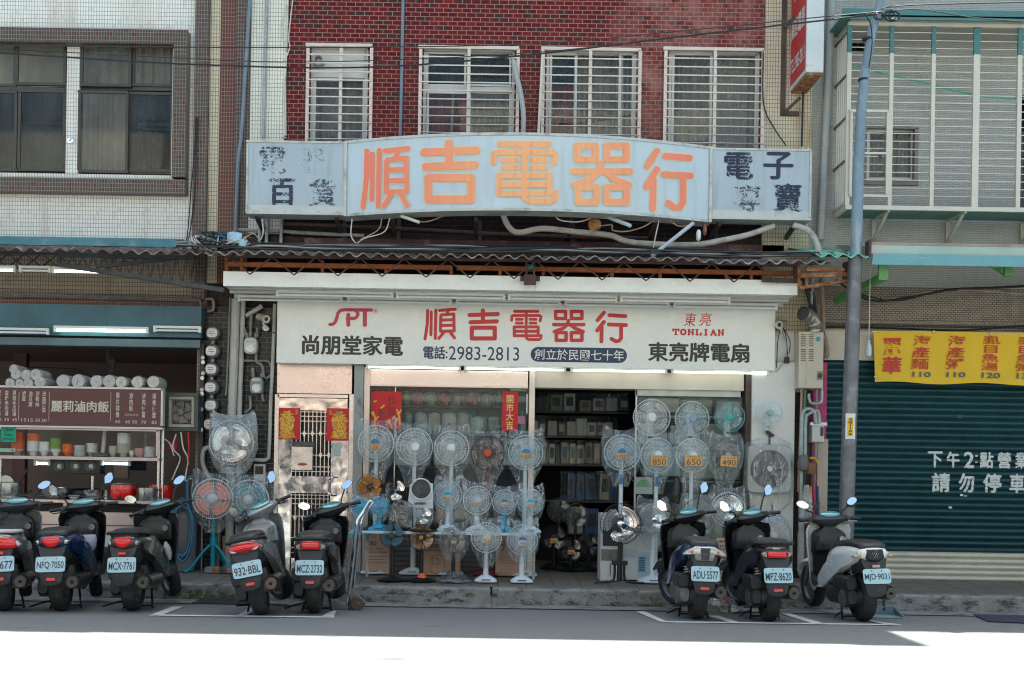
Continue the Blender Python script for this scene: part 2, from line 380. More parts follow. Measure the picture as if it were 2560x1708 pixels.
def paver():
    m, n, b, L = nodes('pavement'); g = n.nodes.new('ShaderNodeNewGeometry').outputs['Position']
    t = n.nodes.new('ShaderNodeTexBrick'); L(g, t.inputs[0]); t.offset = 0; t.inputs['Scale'].default_value = 1
    t.inputs['Brick Width'].default_value = .31; t.inputs['Row Height'].default_value = .31; t.inputs['Mortar Size'].default_value = .006
    t.inputs['Color1'].default_value = (.15, .128, .10, 1); t.inputs['Color2'].default_value = (.19, .163, .13, 1); t.inputs['Mortar'].default_value = (.03, .027, .024, 1)
    c = mixc(n, L, ramp(n, L, ntex(n, L, g, 3, 6, .7), .5, .75), t.outputs[0], (.13, .115, .1))
    L(c, b.inputs['Base Color']); b.inputs['Roughness'].default_value = .7; bump(n, L, mth(n, L, 'SUBTRACT', 1, t.outputs[1]), b, .004, .6); return m
def strip(ys, x0, x1, zf):
    mb = MB(); vs = [(x, y, zf(y)) for y in ys for x in (x0, x1)]
    return mb.add(vs, [(2 * i, 2 * i + 1, 2 * i + 3, 2 * i + 2) for i in range(len(ys) - 1)])
tag(strip([-30, -6, 7, 9, 11, 12.36], -60, 60, lambda y: gz(y) if y < 12.3 else gz(12.29) - .01).build('road', asphalt()), kind='structure')
conc = concrete('kerb concrete', (.17, .165, .155), (.36, .35, .33), (.055, .10, .02), [(-3.35, -2.45, .42), (1.3, 3.7, .48), (-.1, 1.2, .62)])
gut = concrete('gutter concrete', (.20, .195, .19), (.27, .265, .26))
mb = MB()
for x0, x1 in ((-14, -6.5), (-6.49, -3.3), (-3.29, .222), (.235, 3.3), (3.31, 6.8), (6.81, 14)):
    mb.add([(x, y, gz(y) + .006) for y in (11.72, 12.299) for x in (x0, x1)], [(0, 1, 3, 2)])
tag(mb.build('gutter', gut), kind='structure')
mb = MB()
for x0, x1 in ((-14, -6.5), (-6.49, -3.3), (-3.29, .222), (.235, 3.3), (3.31, 6.8), (6.81, 14)): mb.box(x0, x1, 12.3, 12.5, -.12, .122)
tag(mb.build('kerb', conc, bev=.022, seg=3), kind='structure')
mb = strip([12.5, 13.0, 13.75, 19.0], -14, 14, lambda y: .118 + min(y - 12.5, 1.4) * .045); tag(mb.build('pavement', paver()), kind='structure')
road_white = mat('road white', (.55, .57, .57), .75, var=.1, vs=12, stain=(.2, .2, .2), ss=14, st=(.58, .72))
mb = MB()
def gquad(*q): mb.add([GP(u, v, .006) for u, v in q], [(0, 1, 2, 3)])
gquad((371, 1541), (835, 1546), (837, 1543), (385, 1538))
gquad((371, 1541), (400, 1541), (457, 1518), (430, 1518)); gquad((590, 1543), (612, 1543), (655, 1517), (630, 1517)); gquad((800, 1545), (833, 1545), (842, 1528), (828, 1528))
gquad((1655, 1557.5), (2256, 1565), (2245, 1562), (1650, 1554.5))
gquad((1650, 1556), (1668, 1556), (1612, 1530), (1589, 1530)); gquad((1822, 1557), (1850, 1558), (1796, 1541), (1768, 1541))
gquad((2030, 1560), (2062, 1561), (1975, 1535), (1952, 1535)); gquad((2222, 1564), (2256, 1564), (2178, 1551), (2155, 1551))
tag(mb.build('parking_bay_lines', road_white), kind='structure')
# ------------------------------------------------------------------ walls
def wall(mb, x0, x1, z0, z1, holes, y0, t=.2):
    xs = sorted({x0, x1, *[h[0] for h in holes], *[h[1] for h in holes]}); zs = sorted({z0, z1, *[h[2] for h in holes], *[h[3] for h in holes]})
    for a, b in zip(xs, xs[1:]):
        for c, d in zip(zs, zs[1:]):
            if any(h[0] <= (a + b) / 2 <= h[1] and h[2] <= (c + d) / 2 <= h[3] for h in holes): continue
            mb.add([(a, y0, c), (b, y0, c), (b, y0, d), (a, y0, d)], [(0, 1, 2, 3)])
    for h in holes:
        a, b, c, d = h
        mb.add([(a, y0, c), (a, y0, d), (a, y0 + t, d), (a, y0 + t, c)], [(0, 1, 2, 3)]); mb.add([(b, y0, c), (b, y0 + t, c), (b, y0 + t, d), (b, y0, d)], [(0, 1, 2, 3)])
        mb.add([(a, y0, d), (b, y0, d), (b, y0 + t, d), (a, y0 + t, d)], [(0, 1, 2, 3)]); mb.add([(a, y0, c), (a, y0 + t, c), (b, y0 + t, c), (b, y0, c)], [(0, 1, 2, 3)])
def rect(u0, v0, u1, v1, y=F):
    c = W((u0 + u1) / 2, (v0 + v1) / 2, y); k = y / FPX / 2
    return (c.x - (u1 - u0) * k, c.x + (u1 - u0) * k, c.z - (v1 - v0) * k, c.z + (v1 - v0) * k)
XA, XB = -3.226, 3.99                   # edges of the brick building
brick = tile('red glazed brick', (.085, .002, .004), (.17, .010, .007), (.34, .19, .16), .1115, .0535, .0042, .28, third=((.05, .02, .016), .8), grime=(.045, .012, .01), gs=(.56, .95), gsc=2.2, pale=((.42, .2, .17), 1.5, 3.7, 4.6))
darkbrick = tile('dark glazed brick', (.016, .009, .011), (.026, .013, .014), (.04, .035, .03), .13, .058, .004, .35, grime=(.05, .035, .03))
creamtile = tile('cream mosaic', (.74, .74, .66), (.8, .79, .7), (.38, .34, .29), .0325, .05, .0038, .35, off=0, grime=(.42, .31, .22), gs=(.58, .95))
lefttile = tile('pale mosaic', (.80, .81, .77), (.86, .86, .82), (.46, .42, .38), .0325, .05, .004, .35, off=0, grime=(.50, .39, .31), gs=(.5, .85), gsv=(1.8, 1.8, .3), third=((.72, .72, .68), .9))
tantile = tile('tan mosaic', (.36, .29, .22), (.42, .34, .26), (.16, .12, .1), .0325, .05, .0045, .5, off=0, grime=(.1, .07, .06), gs=(.55, .85))
browntile = tile('brown mosaic', (.065, .052, .044), (.10, .075, .062), (.22, .19, .165), .0325, .05, .0042, .3, off=0, third=((.15, .02, .025), .92))
redmos = tile('red brown mosaic', (.13, .035, .028), (.10, .05, .04), (.25, .16, .13), .0325, .05, .004, .3, off=0)
yellowtile = tile('stained cream mosaic', (.60, .53, .39), (.65, .58, .44), (.27, .22, .17), .0325, .05, .004, .4, off=0, grime=(.36, .19, .05), gs=(.54, .74), gsc=2.0)
greytile = tile('grey mosaic brick', (.45, .45, .42), (.52, .51, .48), (.27, .265, .25), .043, .0215, .0028, .5, grime=(.22, .2, .18), gs=(.55, .85))
greybrown = tile('grey brown mosaic brick', (.30, .25, .21), (.37, .31, .26), (.1, .085, .07), .052, .026, .004, .55, grime=(.09, .075, .065), gs=(.55, .8))
greentile = tile('dark green tile', (.018, .022, .02), (.03, .036, .033), (.16, .13, .12), .116, .058, .004, .22, grime=(.06, .045, .04), gs=(.6, .8))
plaster = mat('plaster', (.4, .38, .34), .8, var=.12)
frame_brown = mat('brown aluminium', (.07, .06, .055), .35, .5, var=.15)
frame_white = mat('white aluminium', (.64, .62, .57), .4, var=.07)
curt = mat('grey curtain', (.40, .38, .35), .9, var=.2, vs=3); curt_l = mat('pale curtain', (.42, .41, .38), .9, var=.1, vs=3); curt_r = mat('red curtain', (.34, .085, .06), .9, var=.15, vs=3)
brick_b = T('brick_shophouse', 'red glazed brick shophouse with four barred windows above the appliance shop', 'building', (0, F, 0))
left_b = T('tiled_building', 'pale mosaic tiled building with a large brown framed window over the eatery', 'building', (-6, F, 0))
right_b = T('grey_building', 'grey mosaic brick building with a caged balcony over a shuttered shop', 'building', (6, F, 0))
W4 = [(764, 108, 931, 356), (1046, 114, 1298, 345), (1353, 118, 1603, 350), (1659, 118, 1911, 372)]
HM, HR, BK = 12.2, 9.4, 20.0
# brick building shell
mb = MB(); holes = []
for q in W4: holes.append(rect(q[0] + 12, q[1] + 8, q[2] - 12, q[3]))
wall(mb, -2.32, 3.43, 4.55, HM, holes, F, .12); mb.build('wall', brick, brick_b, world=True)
mb = MB(); wall(mb, XA, XB, 2.72, 4.55, [], F + .02); wall(mb, XA, XB, -.1, 2.72, [(-2.36, -1.34, .15, 2.6), (-1.26, 3.27, .15, 2.7)], F + .02, .12); mb.build('lower_wall', darkbrick, brick_b, world=True)
mb = MB(); mb.box(XA, XB, F + .25, BK, HM, HM + .15); mb.box(XA, XB, BK, BK + .2, 0, HM); mb.box(XA, XA + .1, F + .3, BK, 0, HM); mb.box(XB - .1, XB, F + .3, BK, 0, HM); mb.box(XA + .1, XB - .1, F + .13, BK, 2.95, 3.2); mb.box(XA + .1, XB - .1, F + 1.6, F + 1.7, 3.2, HM)
mb.build('shell', plaster, brick_b, world=True)
MB().box(-2.73, -2.32, F - .05, F + .1, 4.2, HM).build('cream_pilaster', creamtile, brick_b, world=True)
MB().box(-2.905, -2.73, F - .06, F + .1, 3.6, HM).build('brown_pilaster', browntile, brick_b, world=True)
MB().box(-3.1, -2.905, F - .03, F + .1, 3.6, HM).build('red_brown_strip', redmos, brick_b, world=True)
MB().box(XA, -3.1, F - .02, F + .1, 3.6, HM).build('rusty_strip', yellowtile, brick_b, world=True)
MB().box(3.43, XB, F - .06, F + .1, 3.45, HM).build('stained_pilaster', yellowtile, brick_b, world=True)
MB().box(3.45, XB, F - .05, F + .015, 2.4, 3.45).build('tile_panel', yellowtile, brick_b, world=True)
def sheet(u0, v0, u1, v1, y, m, parent, name='curtain', amp=.02, k=9):
    x0, x1, z0, z1 = rect(u0, v0, u1, v1, y); n = 40; mb = MB(); vs = []
    for i in range(n + 1):
        x = x0 + (x1 - x0) * i / n; yy = y + amp * math.sin(i * k / n * 6.28) + amp * .5 * math.sin(i * k * .37 / n * 6.28); vs += [(x, yy, z0), (x, yy, z1)]
    mb.add(vs, [(2 * i, 2 * i + 2, 2 * i + 3, 2 * i + 1) for i in range(n)]); return mb.build(name, m, parent, world=True, smooth=True, ang=80)
def fr(mb, u0, v0, u1, v1, y0, y1, t):      # rectangular frame, t px wide, butted
    mb.fbox(u0, v0, u1, v0 + t, y0, y1); mb.fbox(u0, v1 - t, u1, v1, y0, y1); mb.fbox(u0, v0 + t, u0 + t, v1 - t, y0, y1); mb.fbox(u1 - t, v0 + t, u1, v1 - t, y0, y1)
def sash(parent, u0, v0, u1, v1, y, fm, t=7, gl=win_glass):
    mb = MB(); fr(mb, u0, v0, u1, v1, y, y + .035, t); s = mb.build('sash', fm, parent, world=True)
    MB().fbox(u0 + t, v0 + t, u1 - t, v1 - t, y + .012, y + .018).build('pane', gl, s, world=True)
pinkwhite = mat('window grille white', (.66, .56, .5), .45, .2, var=.1, stain=(.45, .28, .2), ss=10, st=(.6, .8))
for i, (u0, v0, u1, v1) in enumerate(W4):
    wd = MB(); fr(wd, u0 + 12, v0 + 8, u1 - 12, v1 + 20, F + .04, F + .1, 7); um = [850, 1170, 1474, 1786][i]
    if i == 0: wd.fbox(u0 + 19, 186, u1 - 19, 194, F + .045, F + .095)
    if i == 1: wd.fbox(u0 + 19, 217, u1 - 19, 227, F + .045, F + .095)
    wo = wd.build('window', frame_white, brick_b, world=True)
    if i == 0:
        MB().fbox(u0 + 19, v0 + 15, u1 - 19, 186, F + .06, F + .08).build('vent_board', frame_white, wo, world=True)
        c = W(797, 154, F); d = MB(); d.lathe([(.062, .06), (.062, -.05), (.048, -.05), (.045, .02), (.0, .02)], c, 'y', 20); d.build('vent_duct', galv, wo, world=True, smooth=True)
        sash(wo, u0 + 18, 195, 854, 376, F + .05, frame_white); sash(wo, 846, 195, u1 - 18, 376, F + .085, frame_white)
        sheet(775, 190, 930, 380, F + .35, curt, wo)
    elif i == 1:
        sash(wo, u0 + 20, 130, 1166, 216, F + .05, frame_white, 5); sash(wo, 1160, 130, u1 - 20, 216, F + .09, frame_white, 5)
        sash(wo, u0 + 20, 228, 1176, 365, F + .05, frame_white, 6); sash(wo, 1168, 228, u1 - 20, 365, F + .09, frame_white, 6)
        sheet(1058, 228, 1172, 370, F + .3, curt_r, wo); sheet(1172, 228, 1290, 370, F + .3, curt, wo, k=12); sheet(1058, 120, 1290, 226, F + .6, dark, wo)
        MB().cyl(W(1133, 232, F + .22), W(1128, 365, F + .22), .018).build('curtain_pole', galv, wo, world=True, smooth=True)
    elif i == 2:
        sash(wo, u0 + 20, 132, 1442, 370, F + .05, frame_white, 6); sash(wo, 1434, 132, 1556, 370, F + .08, frame_white, 6); sash(wo, 1546, 132, u1 - 18, 370, F + .05, frame_white, 6)
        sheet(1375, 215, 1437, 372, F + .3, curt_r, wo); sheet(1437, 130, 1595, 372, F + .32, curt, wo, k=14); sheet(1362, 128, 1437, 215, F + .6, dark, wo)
    else:
        sash(wo, u0 + 20, 132, 1780, 385, F + .05, frame_white, 6); sash(wo, 1772, 132, u1 - 18, 385, F + .08, frame_white, 6)
        sheet(1672, 130, 1776, 390, F + .35, curt, wo); sheet(1780, 130, 1905, 390, F + .3, curt_l, wo, k=7)
    g = MB(); y = F - .08; b = v1 + 26; tl = {2: -9}.get(i, 0)
    fr(g, u0, v0, u1, b, y, y + .03, 8); g.fbox(um - 3, v0 + 8, um + 5, b - 8, y + .001, y + .029)
    if tl: g.bar(W(u0 + 4, v0 + 6, y - .03), W(u0 + tl, b, y - .1), .03)
    go = g.build('window_grille', pinkwhite, wo, world=True)
    r = MB(); v = v0 + 29
    while v < b - 6:
        r.cyl(W(u0 + 4, v + .016 * (u0 - um), y - .006), W(u1 - 4, v + .016 * (u1 - um), y - .006), .0085, n=6); v += 21.1
    r.build('grille_rods', alu, go, world=True, smooth=True)
# left building
sx0, sx1, sz0, sz1 = rect(-420, 96, 430, 432)
mb = MB(); wall(mb, -14, XA, 3.98, HM, [(sx0, sx1, sz0, sz1)], F, .14); mb.build('wall', lefttile, left_b, world=True)
mb = MB(); wall(mb, -14, XA, -.1, 3.98, [(-12, -3.33, .1, 2.88)], F + .01, .15); mb.build('lower_wall', tantile, left_b, world=True)
MB().box(-3.395, XA - .004, F - .08, F + .005, 3.4, HM).build('dark_pilaster', browntile, left_b, world=True)
mb = MB(); mb.box(-14, XA - .01, F + .3, BK, HM, HM + .15); mb.box(-14, XA - .01, BK, BK + .2, 0, HM); mb.box(-14, XA - .01, F + .2, BK, 3.0, 3.2); mb.box(-14, XA - .01, F + 1.6, F + 1.7, 3.2, HM); mb.build('shell', plaster, left_b, world=True)
y = F - .14; mb = MB()
x0, x1, z0, z1 = rect(-420, 68, 466, 478, y)
mb.box(x0, x1, y, F, z1 - .17, z1); mb.box(x1 - .165, x1, y, F, z0 + .2, z1 - .17)
mb.add([(x0, y, z0), (x1, y, z0), (x1, F, z0), (x0, F, z0), (x0, y, z0 + .17), (x1, y, z0 + .17), (x1, F, z0 + .2), (x0, F, z0 + .2)], [(0, 1, 5, 4), (4, 5, 6, 7), (3, 2, 1, 0), (1, 2, 6, 5)])
wf = mb.build('window_surround', browntile, left_b, world=True)
MB().fbox(166, 100, 198, 436, F + .0, F + .1).build('tile_post', lefttile, left_b, world=True)
c = W(176, 351, F); mb = MB(); mb.lathe([(.045, -.002), (.045, -.02), (.03, -.03), (.02, -.03), (.012, -.05), (0, -.05)], c, 'y', 16); mb.build('round_vent', chrome, left_b, world=True, smooth=True)
for k, (u0, u1) in enumerate(((-300, 166), (198, 432))):
    y = F + .05; wb = MB(); fr(wb, u0, 100, u1, 434, y, y + .07, 5); wb.fbox(u0 + 5, 216, u1 - 5, 226, y + .001, y + .069)
    wo = wb.build('window', frame_brown, left_b, world=True)
    if k == 0: sp = ((-60, 104, 40, 216), (38, 106, 165, 213), (-60, 226, 42, 428), (44, 224, 164, 428))
    else: sp = ((200, 108, 328, 216), (330, 108, 432, 216), (194, 226, 320, 432), (318, 230, 432, 430))
    for j, q in enumerate(sp): sash(wo, *q, y - (.05 if j in (0, 2) and k else .0) - .01 * (j % 2) - .005, frame_brown, 7)
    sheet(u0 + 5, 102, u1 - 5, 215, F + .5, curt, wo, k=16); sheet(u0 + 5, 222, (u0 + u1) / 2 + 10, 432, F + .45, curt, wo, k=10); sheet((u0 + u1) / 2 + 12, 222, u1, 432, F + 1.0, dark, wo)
# right building
YR = F + .06
vh = [rect(2161, 318, 2290, 458, YR), rect(2540, 240, 2760, 520, YR), rect(2126, 108, 2162, 128, YR)]
mb = MB(); wall(mb, XB, 14, 3.7, HR, vh, YR, .12); mb.build('wall', greytile, right_b, world=True)
mb = MB(); wall(mb, XB, 14, -.1, 3.7, [(4.235, 12, .1, 2.78)], YR + .01, .15); mb.build('lower_wall', greybrown, right_b, world=True)
mb = MB(); mb.box(XB, 14, YR - .09, YR + .009, 3.09, 3.16); mb.box(XB + .2, 14, YR - .07, YR + .009, 3.24, 3.27); mb.box(XB + .2, 14, YR - .05, YR + .009, 2.86, 2.88); mb.build('ledge', greybrown, right_b, world=True)
mb = MB(); mb.box(XB + .01, 14, YR + .3, BK, HR, HR + .15); mb.box(XB + .01, 14, BK, BK + .2, 0, HR); mb.box(XB + .01, 14, YR + .2, BK, 3.0, 3.2); mb.box(XB + .01, 14, YR + 1.6, YR + 1.7, 3.2, HR); mb.box(XB + .01, XB + .1, YR + .02, YR + 1.6, 3.2, HR); mb.build('shell', plaster, right_b, world=True)
wb = MB(); fr(wb, 2158, 312, 2296, 462, YR - .03, YR + .05, 9); wo = wb.build('window', mat('dark window surround', (.22, .19, .17), .6), right_b, world=True)
sash(wo, 2166, 322, 2230, 452, YR + .03, frame_white, 8); sash(wo, 2222, 322, 2286, 452, YR + .06, frame_white, 8); sheet(2166, 320, 2288, 455, YR + .2, curt_l, wo, k=14, amp=.012)
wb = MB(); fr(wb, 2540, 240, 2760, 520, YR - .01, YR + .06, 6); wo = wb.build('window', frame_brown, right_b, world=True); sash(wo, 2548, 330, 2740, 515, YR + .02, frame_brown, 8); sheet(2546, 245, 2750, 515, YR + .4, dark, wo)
mb = MB()
for u in (2135, 2152): mb.lathe([(.03, .05), (.03, -.03), (.036, -.03), (.036, .06)], W(u, 117, YR + .03), 'y', 14)
mb.fbox(2126, 108, 2162, 128, YR + .07, YR + .08); mb.build('vent_hole', dark, right_b, world=True)
# ledges of the left building above the eatery
mb = MB(); mb.box(-14, XA - .01, F - .06, F + .009, 3.27, 3.37); mb.box(-14, XA - .01, F - .06, F + .009, 3.07, 3.14); mb.build('tile_ledge', redmos, left_b, world=True)
mb = MB(); mb.box(-14, -3.5, F - .05, F + .0, 4.02, 4.12); mb.build('painted_band', mat('teal band', (.1, .27, .32), .6, var=.2, stain=(.35, .36, .35), ss=5, st=(.55, .7)), left_b, world=True)
# buildings across the street: they show in mirrors, glass and polished steel and throw light back
def opposite(x0, x1, h, c, label, wc=(.05, .06, .08)):
    t = T('opposite_building', label, 'building', ((x0 + x1) / 2, -5, 0), 'buildings across the street')
    mb = MB(); hl = []; n = max(2, int((x1 - x0) / 2.6))
    for f in range(int((h - 4) / 3)):
        for k in range(n): cx = x0 + (k + .5) * (x1 - x0) / n; hl.append((cx - .75, cx + .75, 4.6 + f * 3, 6.1 + f * 3))
    for k in range(n): cx = x0 + (k + .5) * (x1 - x0) / n; hl.append((cx - .95, cx + .95, .2, 3.0))
    wall(mb, x0, x1, 0, h, hl, 0, -.15); mb.v = [(x, -5 + y, z) for x, y, z in mb.v]; mb.box(x0, x1, -12, -5.16, h - .2, h); mb.build('wall', mat('wall ' + label[:9], c, .7, var=.08), t, world=True)
    mb = MB(); mb.box(x0 + .1, x1 - .1, -5.2, -5.15, .2, h - .3); mb.build('windows', mat('dark pane', wc, .1), t, world=True)
    mb = MB(); mb.box(x0, x1, -4.99, -3.9, 3.45, 3.6); [mb.box(x0, x1, -4.99, -4.4, 4.2 + 3 * f, 4.35 + 3 * f) for f in range(int((h - 4) / 3))]; mb.build('awning', mat('awn ' + label[:9], tuple(q * .8 for q in c), .6), t, world=True)
opposite(-26, -9, 11, (.62, .6, .55), 'cream building across the street on the left')
opposite(-8.9, -.6, 9, (.74, .6, .54), 'salmon pink building across the street')
opposite(-.5, 6.6, 12, (.7, .67, .62), 'white tall building across the street')
opposite(6.7, 26, 9.5, (.5, .5, .48), 'grey building across the street on the right')
# ------------------------------------------------------------------ roof over the pavement, canopy, signs
CH = {  # stroke skeletons of the shop's name, 0-100 boxes, y down
 '順': (4.7, [[(12, 8), (11, 50), (7, 80), (4, 97)], [(23, 13), (22, 84)], [(37, 7), (35, 95)], [(48, 8), (95, 4)], [(74, 8), (70, 21)], [(51, 73), (52, 24), (54, 22), (91, 19), (92, 72)],
             [(52, 38), (91, 37)], [(52, 55), (91, 54)], [(51, 73), (92, 72)], [(62, 75), (46, 95)], [(80, 75), (93, 94)]]),
 '吉': (6.5, [[(7, 20), (93, 17)], [(48, 6), (48, 42)], [(10, 43), (90, 40)], [(14, 60), (14, 94), (84, 94), (84, 60), (14, 60)]]),
 '電': (4.5, [[(14, 6), (86, 6)], [(5, 34), (6, 20), (10, 19), (92, 19), (96, 22), (93, 36)], [(50, 6), (50, 46)], [(20, 31), (38, 31)], [(62, 31), (80, 31)], [(20, 43), (38, 43)], [(62, 43), (80, 43)],
             [(13, 83), (13, 55), (87, 55), (87, 83), (13, 83)], [(13, 69), (87, 69)], [(50, 55), (50, 89), (57, 95), (90, 95), (95, 92), (96, 82)]]),
 '器': (5.4, [[(10, 5), (40, 5), (40, 27), (10, 27), (10, 5)], [(58, 5), (90, 5), (90, 27), (58, 27), (58, 5)], [(4, 46), (96, 46)], [(49, 33), (46, 46), (32, 58), (6, 68)], [(56, 47), (70, 58), (94, 68)],
           [(12, 71), (42, 71), (42, 95), (12, 95), (12, 71)], [(58, 71), (90, 71), (90, 95), (58, 95), (58, 71)]]),
 '行': (6, [[(27, 6), (7, 30)], [(27, 35), (6, 62)], [(20, 50), (19, 96)], [(44, 14), (93, 17)], [(42, 43), (95, 45)], [(80, 45), (80, 86), (74, 94), (64, 96), (50, 88)]])}
def glyph(mb, ch, u0, v0, u1, v1, fn, grow=0, lift=0.):
    hw, st = CH[ch]; su, sv = (u1 - u0) / 100, (v1 - v0) / 100; k = (su + sv) / 2
    i = 0
    for s in st:
        soft = ch == '電' and len(s) > 5 or ch in '順行' and len(s) > 3 and s[0] != (51, 73) or False
        for q in ([s] if soft else [s[j:j + 2] for j in range(len(s) - 1)]): ribbon(mb, [(u0 + a * su, v0 + b * sv) for a, b in q], hw * k + grow, fn, lift + i * .0003); i += 1
NAME = '順吉電器行'
# --- corrugated roofs
def wavy_roof(name, u0, u1, vm, yf, zb, m, label):
    p, q = W(u0, vm, yf), W(u1, vm, yf); z0 = (p.z + q.z) / 2; x0, x1 = p.x, q.x; n = int((x1 - x0) / .16 * 8); rows = []
    for y, z, rag in ((yf, z0, 1), (yf + .3, z0 + (zb - z0) * .25, 0), (F - .03, zb, 0)):
        row = []
        for i in range(n + 1):
            x = x0 + (x1 - x0) * i / n; j = mnoise.noise(Vector((x * 2.3, y, 1))) * .025
            row.append((x, y + (j - .03 * mnoise.noise(Vector((x * 9, 0, 4)))) * rag, z + .022 * math.sin(x / .16 * 2 * math.pi) + j))
        rows.append(row)
    mb = MB(); N = n + 1; vs = sum(rows, []); lo = [(x, y, z - .012) for x, y, z in vs]
    fs = [(r * N + i, r * N + i + 1, (r + 1) * N + i + 1, (r + 1) * N + i) for r in range(2) for i in range(n)]
    k = len(vs); fs += [(k + a, k + d, k + c, k + b) for a, b, c, d in fs]; fs += [(i, k + i, k + i + 1, i + 1) for i in range(n)]
    return tag(mb.add(vs + lo, fs).build(name, m, None, world=True, smooth=True, ang=60), label, 'roof')
roofm = mat('weathered corrugated sheet', (.16, .13, .12), .8, var=.4, vs=7, stain=(.42, .39, .36), ss=9, st=(.48, .66))
roofl = mat('weathered rust sheet', (.12, .075, .065), .8, var=.4, vs=7, stain=(.36, .31, .29), ss=8, st=(.5, .68))
roofg = mat('green corrugated sheet', (.2, .5, .38), .55, var=.15, vs=5, stain=(.4, .5, .42), ss=5, st=(.55, .75))
wavy_roof('corrugated_roof', 512, 2080, 642, 12.55, 3.97, roofm, 'weathered grey corrugated roof above the white shop canopy')
wavy_roof('corrugated_roof', -1400, 508, 614, 12.6, 4.0, roofl, 'rusty corrugated roof over the eatery on the left')
o = wavy_roof('corrugated_roof', 2040, 2172, 637, 12.5, 4.12, roofg, 'green corrugated roof corner beside the utility pole')
# --- steel framework between roof and canopy
t = T('roof_truss', 'maroon and orange steel truss above the white canopy', 'truss', (0, 12.8, 3.5))
mb = MB(); y = 12.75
mb.bar(W(560, 639, y), W(2000, 662, y), .035); ns = 13
for i in range(ns):
    a = 570 + i * 110; va, vb = 640 + .016 * (a - 560), 686 + .016 * (a - 560)
    mb.bar(W(a, va, y + .01), W(a + 55, vb, y + .01), .014); mb.bar(W(a + 55, vb, y + .02), W(a + 110, va + 2, y + .02), .014)
mb.build('diagonal_frame', maroon, t, world=True)
mb = MB(); y = 12.95; mb.bar(W(570, 661, y), W(1130, 670, y), .05); mb.bar(W(1142, 670, y), W(1985, 684, y), .05)
for u, a, b in ((605, 640, 690), (567, 640, 684), (806, 652, 690), (965, 664, 688), (1128, 666, 692), (1250, 668, 692), (1358, 674, 698), (1530, 674, 700), (1650, 676, 702), (1815, 680, 704), (1878, 682, 706)): mb.bar(W(u, a, y + .03), W(u, b, y + .03), .035)
mb.build('orange_rail', orange_steel, t, world=True)
mb = MB(); mb.bar(W(1905, 700, 12.84), W(1993, 702, 12.84), .05, .03); mb.bar(W(1985, 660, 12.84), W(1989, 697, 12.84), .03); mb.build('end_plate', maroon, t, world=True)
t = T('canopy_bracket', 'maroon bracket with a green spool at the middle of the canopy', 'bracket', W(1326, 680, 12.8))
mb = MB(); mb.fbox(1301, 690, 1350, 702, 12.80, 12.84); mb.fbox(1310, 686, 1340, 712, 12.77, 12.80); mb.fbox(1314, 645, 1319, 686, 12.78, 12.83); mb.fbox(1333, 645, 1338, 686, 12.78, 12.83); mb.build('bracket_plate', maroon, t, world=True, bev=.003)
MB().lathe([(.02, -.03), (.032, -.03), (.032, -.02), (.024, -.015), (.024, .015), (.032, .02), (.032, .03), (.02, .03)], W(1326, 667, 12.8), 'x', 16).build('spool', mat('green spool', (.03, .22, .17), .4), t, world=True, smooth=True)
t = T('rusty_frame', 'rusty open steel frame between the canopy and the utility pole', 'frame', W(2060, 690, 12.7))
mb = MB(); y = 12.7
for a, b, th in (((1998, 690), (2128, 686), .045), ((2016, 674), (2110, 674), .035), ((2000, 720), (2120, 702), .035), ((1997, 664), (1998, 722), .03), ((2016, 666), (2016, 716), .03)): mb.bar(W(*a, y), W(*b, y), th, .03); y += .012
mb.build('frame_bars', rust, t, world=True); MB().fbox(2112, 655, 2136, 706, 12.72, 12.8).build('corner_plate', maroon, t, world=True)
# --- canopy
t = T('shop_canopy', 'white box canopy above the shop fascia sign', 'canopy', W(1276, 720, 13.2))
c = W(1276, 708, 12.9); mb = MB(); hx = 718 * 12.9 / FPX; mb.box(c.x - hx, c.x + .28, 12.9, 13.0, c.z - .082, c.z + .082); mb.box(c.x + .283, c.x + hx, 12.9, 13.0, c.z - .082, c.z + .082); mb.build('canopy_front', mat('canopy white', (.84, .845, .83), .3, var=.03), t, world=True)
zc = c.z - .075; mb = MB(); mb.box(c.x - hx + .002, c.x + hx - .002, 13.001, F, zc, zc + .04); mb.box(c.x - hx + .03, c.x + hx - .03, 13.08, 13.2, zc - .012, zc - .001); mb.box(c.x - hx + .002, c.x + hx - .002, 13.24, 13.3, zc - .03, zc - .001); mb.box(c.x - hx + .002, c.x + hx - .002, 13.5, F - .001, zc - .05, zc - .001); mb.build('soffit', mat('soffit cream', (.6, .59, .54), .5, var=.06), t, world=True)
def batten(x0, x1, y, z, m, label, group, under=.0):
    t = T('fluorescent_lamp', label, 'lamp', ((x0 + x1) / 2, y, z), group); k = (x0 + x1) / 2
    mb = MB(); mb.box(x0 - k, x1 - k, -.02, .02, .016, .045); mb.box(x0 - k, x0 - k + .03, -.018, .018, -.03, .016); mb.box(x1 - k - .03, x1 - k, -.018, .018, -.03, .016); mb.build('housing', white, t)
    MB().cyl((x0 - k + .03, 0, -.008), (x1 - k - .03, 0, -.008), .0135, n=10).build('tube', m, t, smooth=True)
for i, (a, b) in enumerate(((690, 984), (990, 1263), (1270, 1543), (1550, 1826))):
    p, q = W(a, 734, 13.13), W(b, 734, 13.13); batten(p.x, q.x, 13.13, zc - .055, tube_off, ('first', 'second', 'third', 'fourth')[i] + ' lamp from the left in the front row under the white canopy', 'unlit lamps under the canopy')
for i, (a, b) in enumerate(((595, 857), (868, 1130), (1140, 1402), (1412, 1674), (1684, 1944))):
    p, q = W(a, 745, 13.4), W(b, 745, 13.4); batten(p.x, q.x, 13.4, zc - .075, tube_off, ('first', 'second', 'third', 'fourth', 'fifth')[i] + ' lamp from the left in the rear row under the white canopy', 'unlit lamps under the canopy')
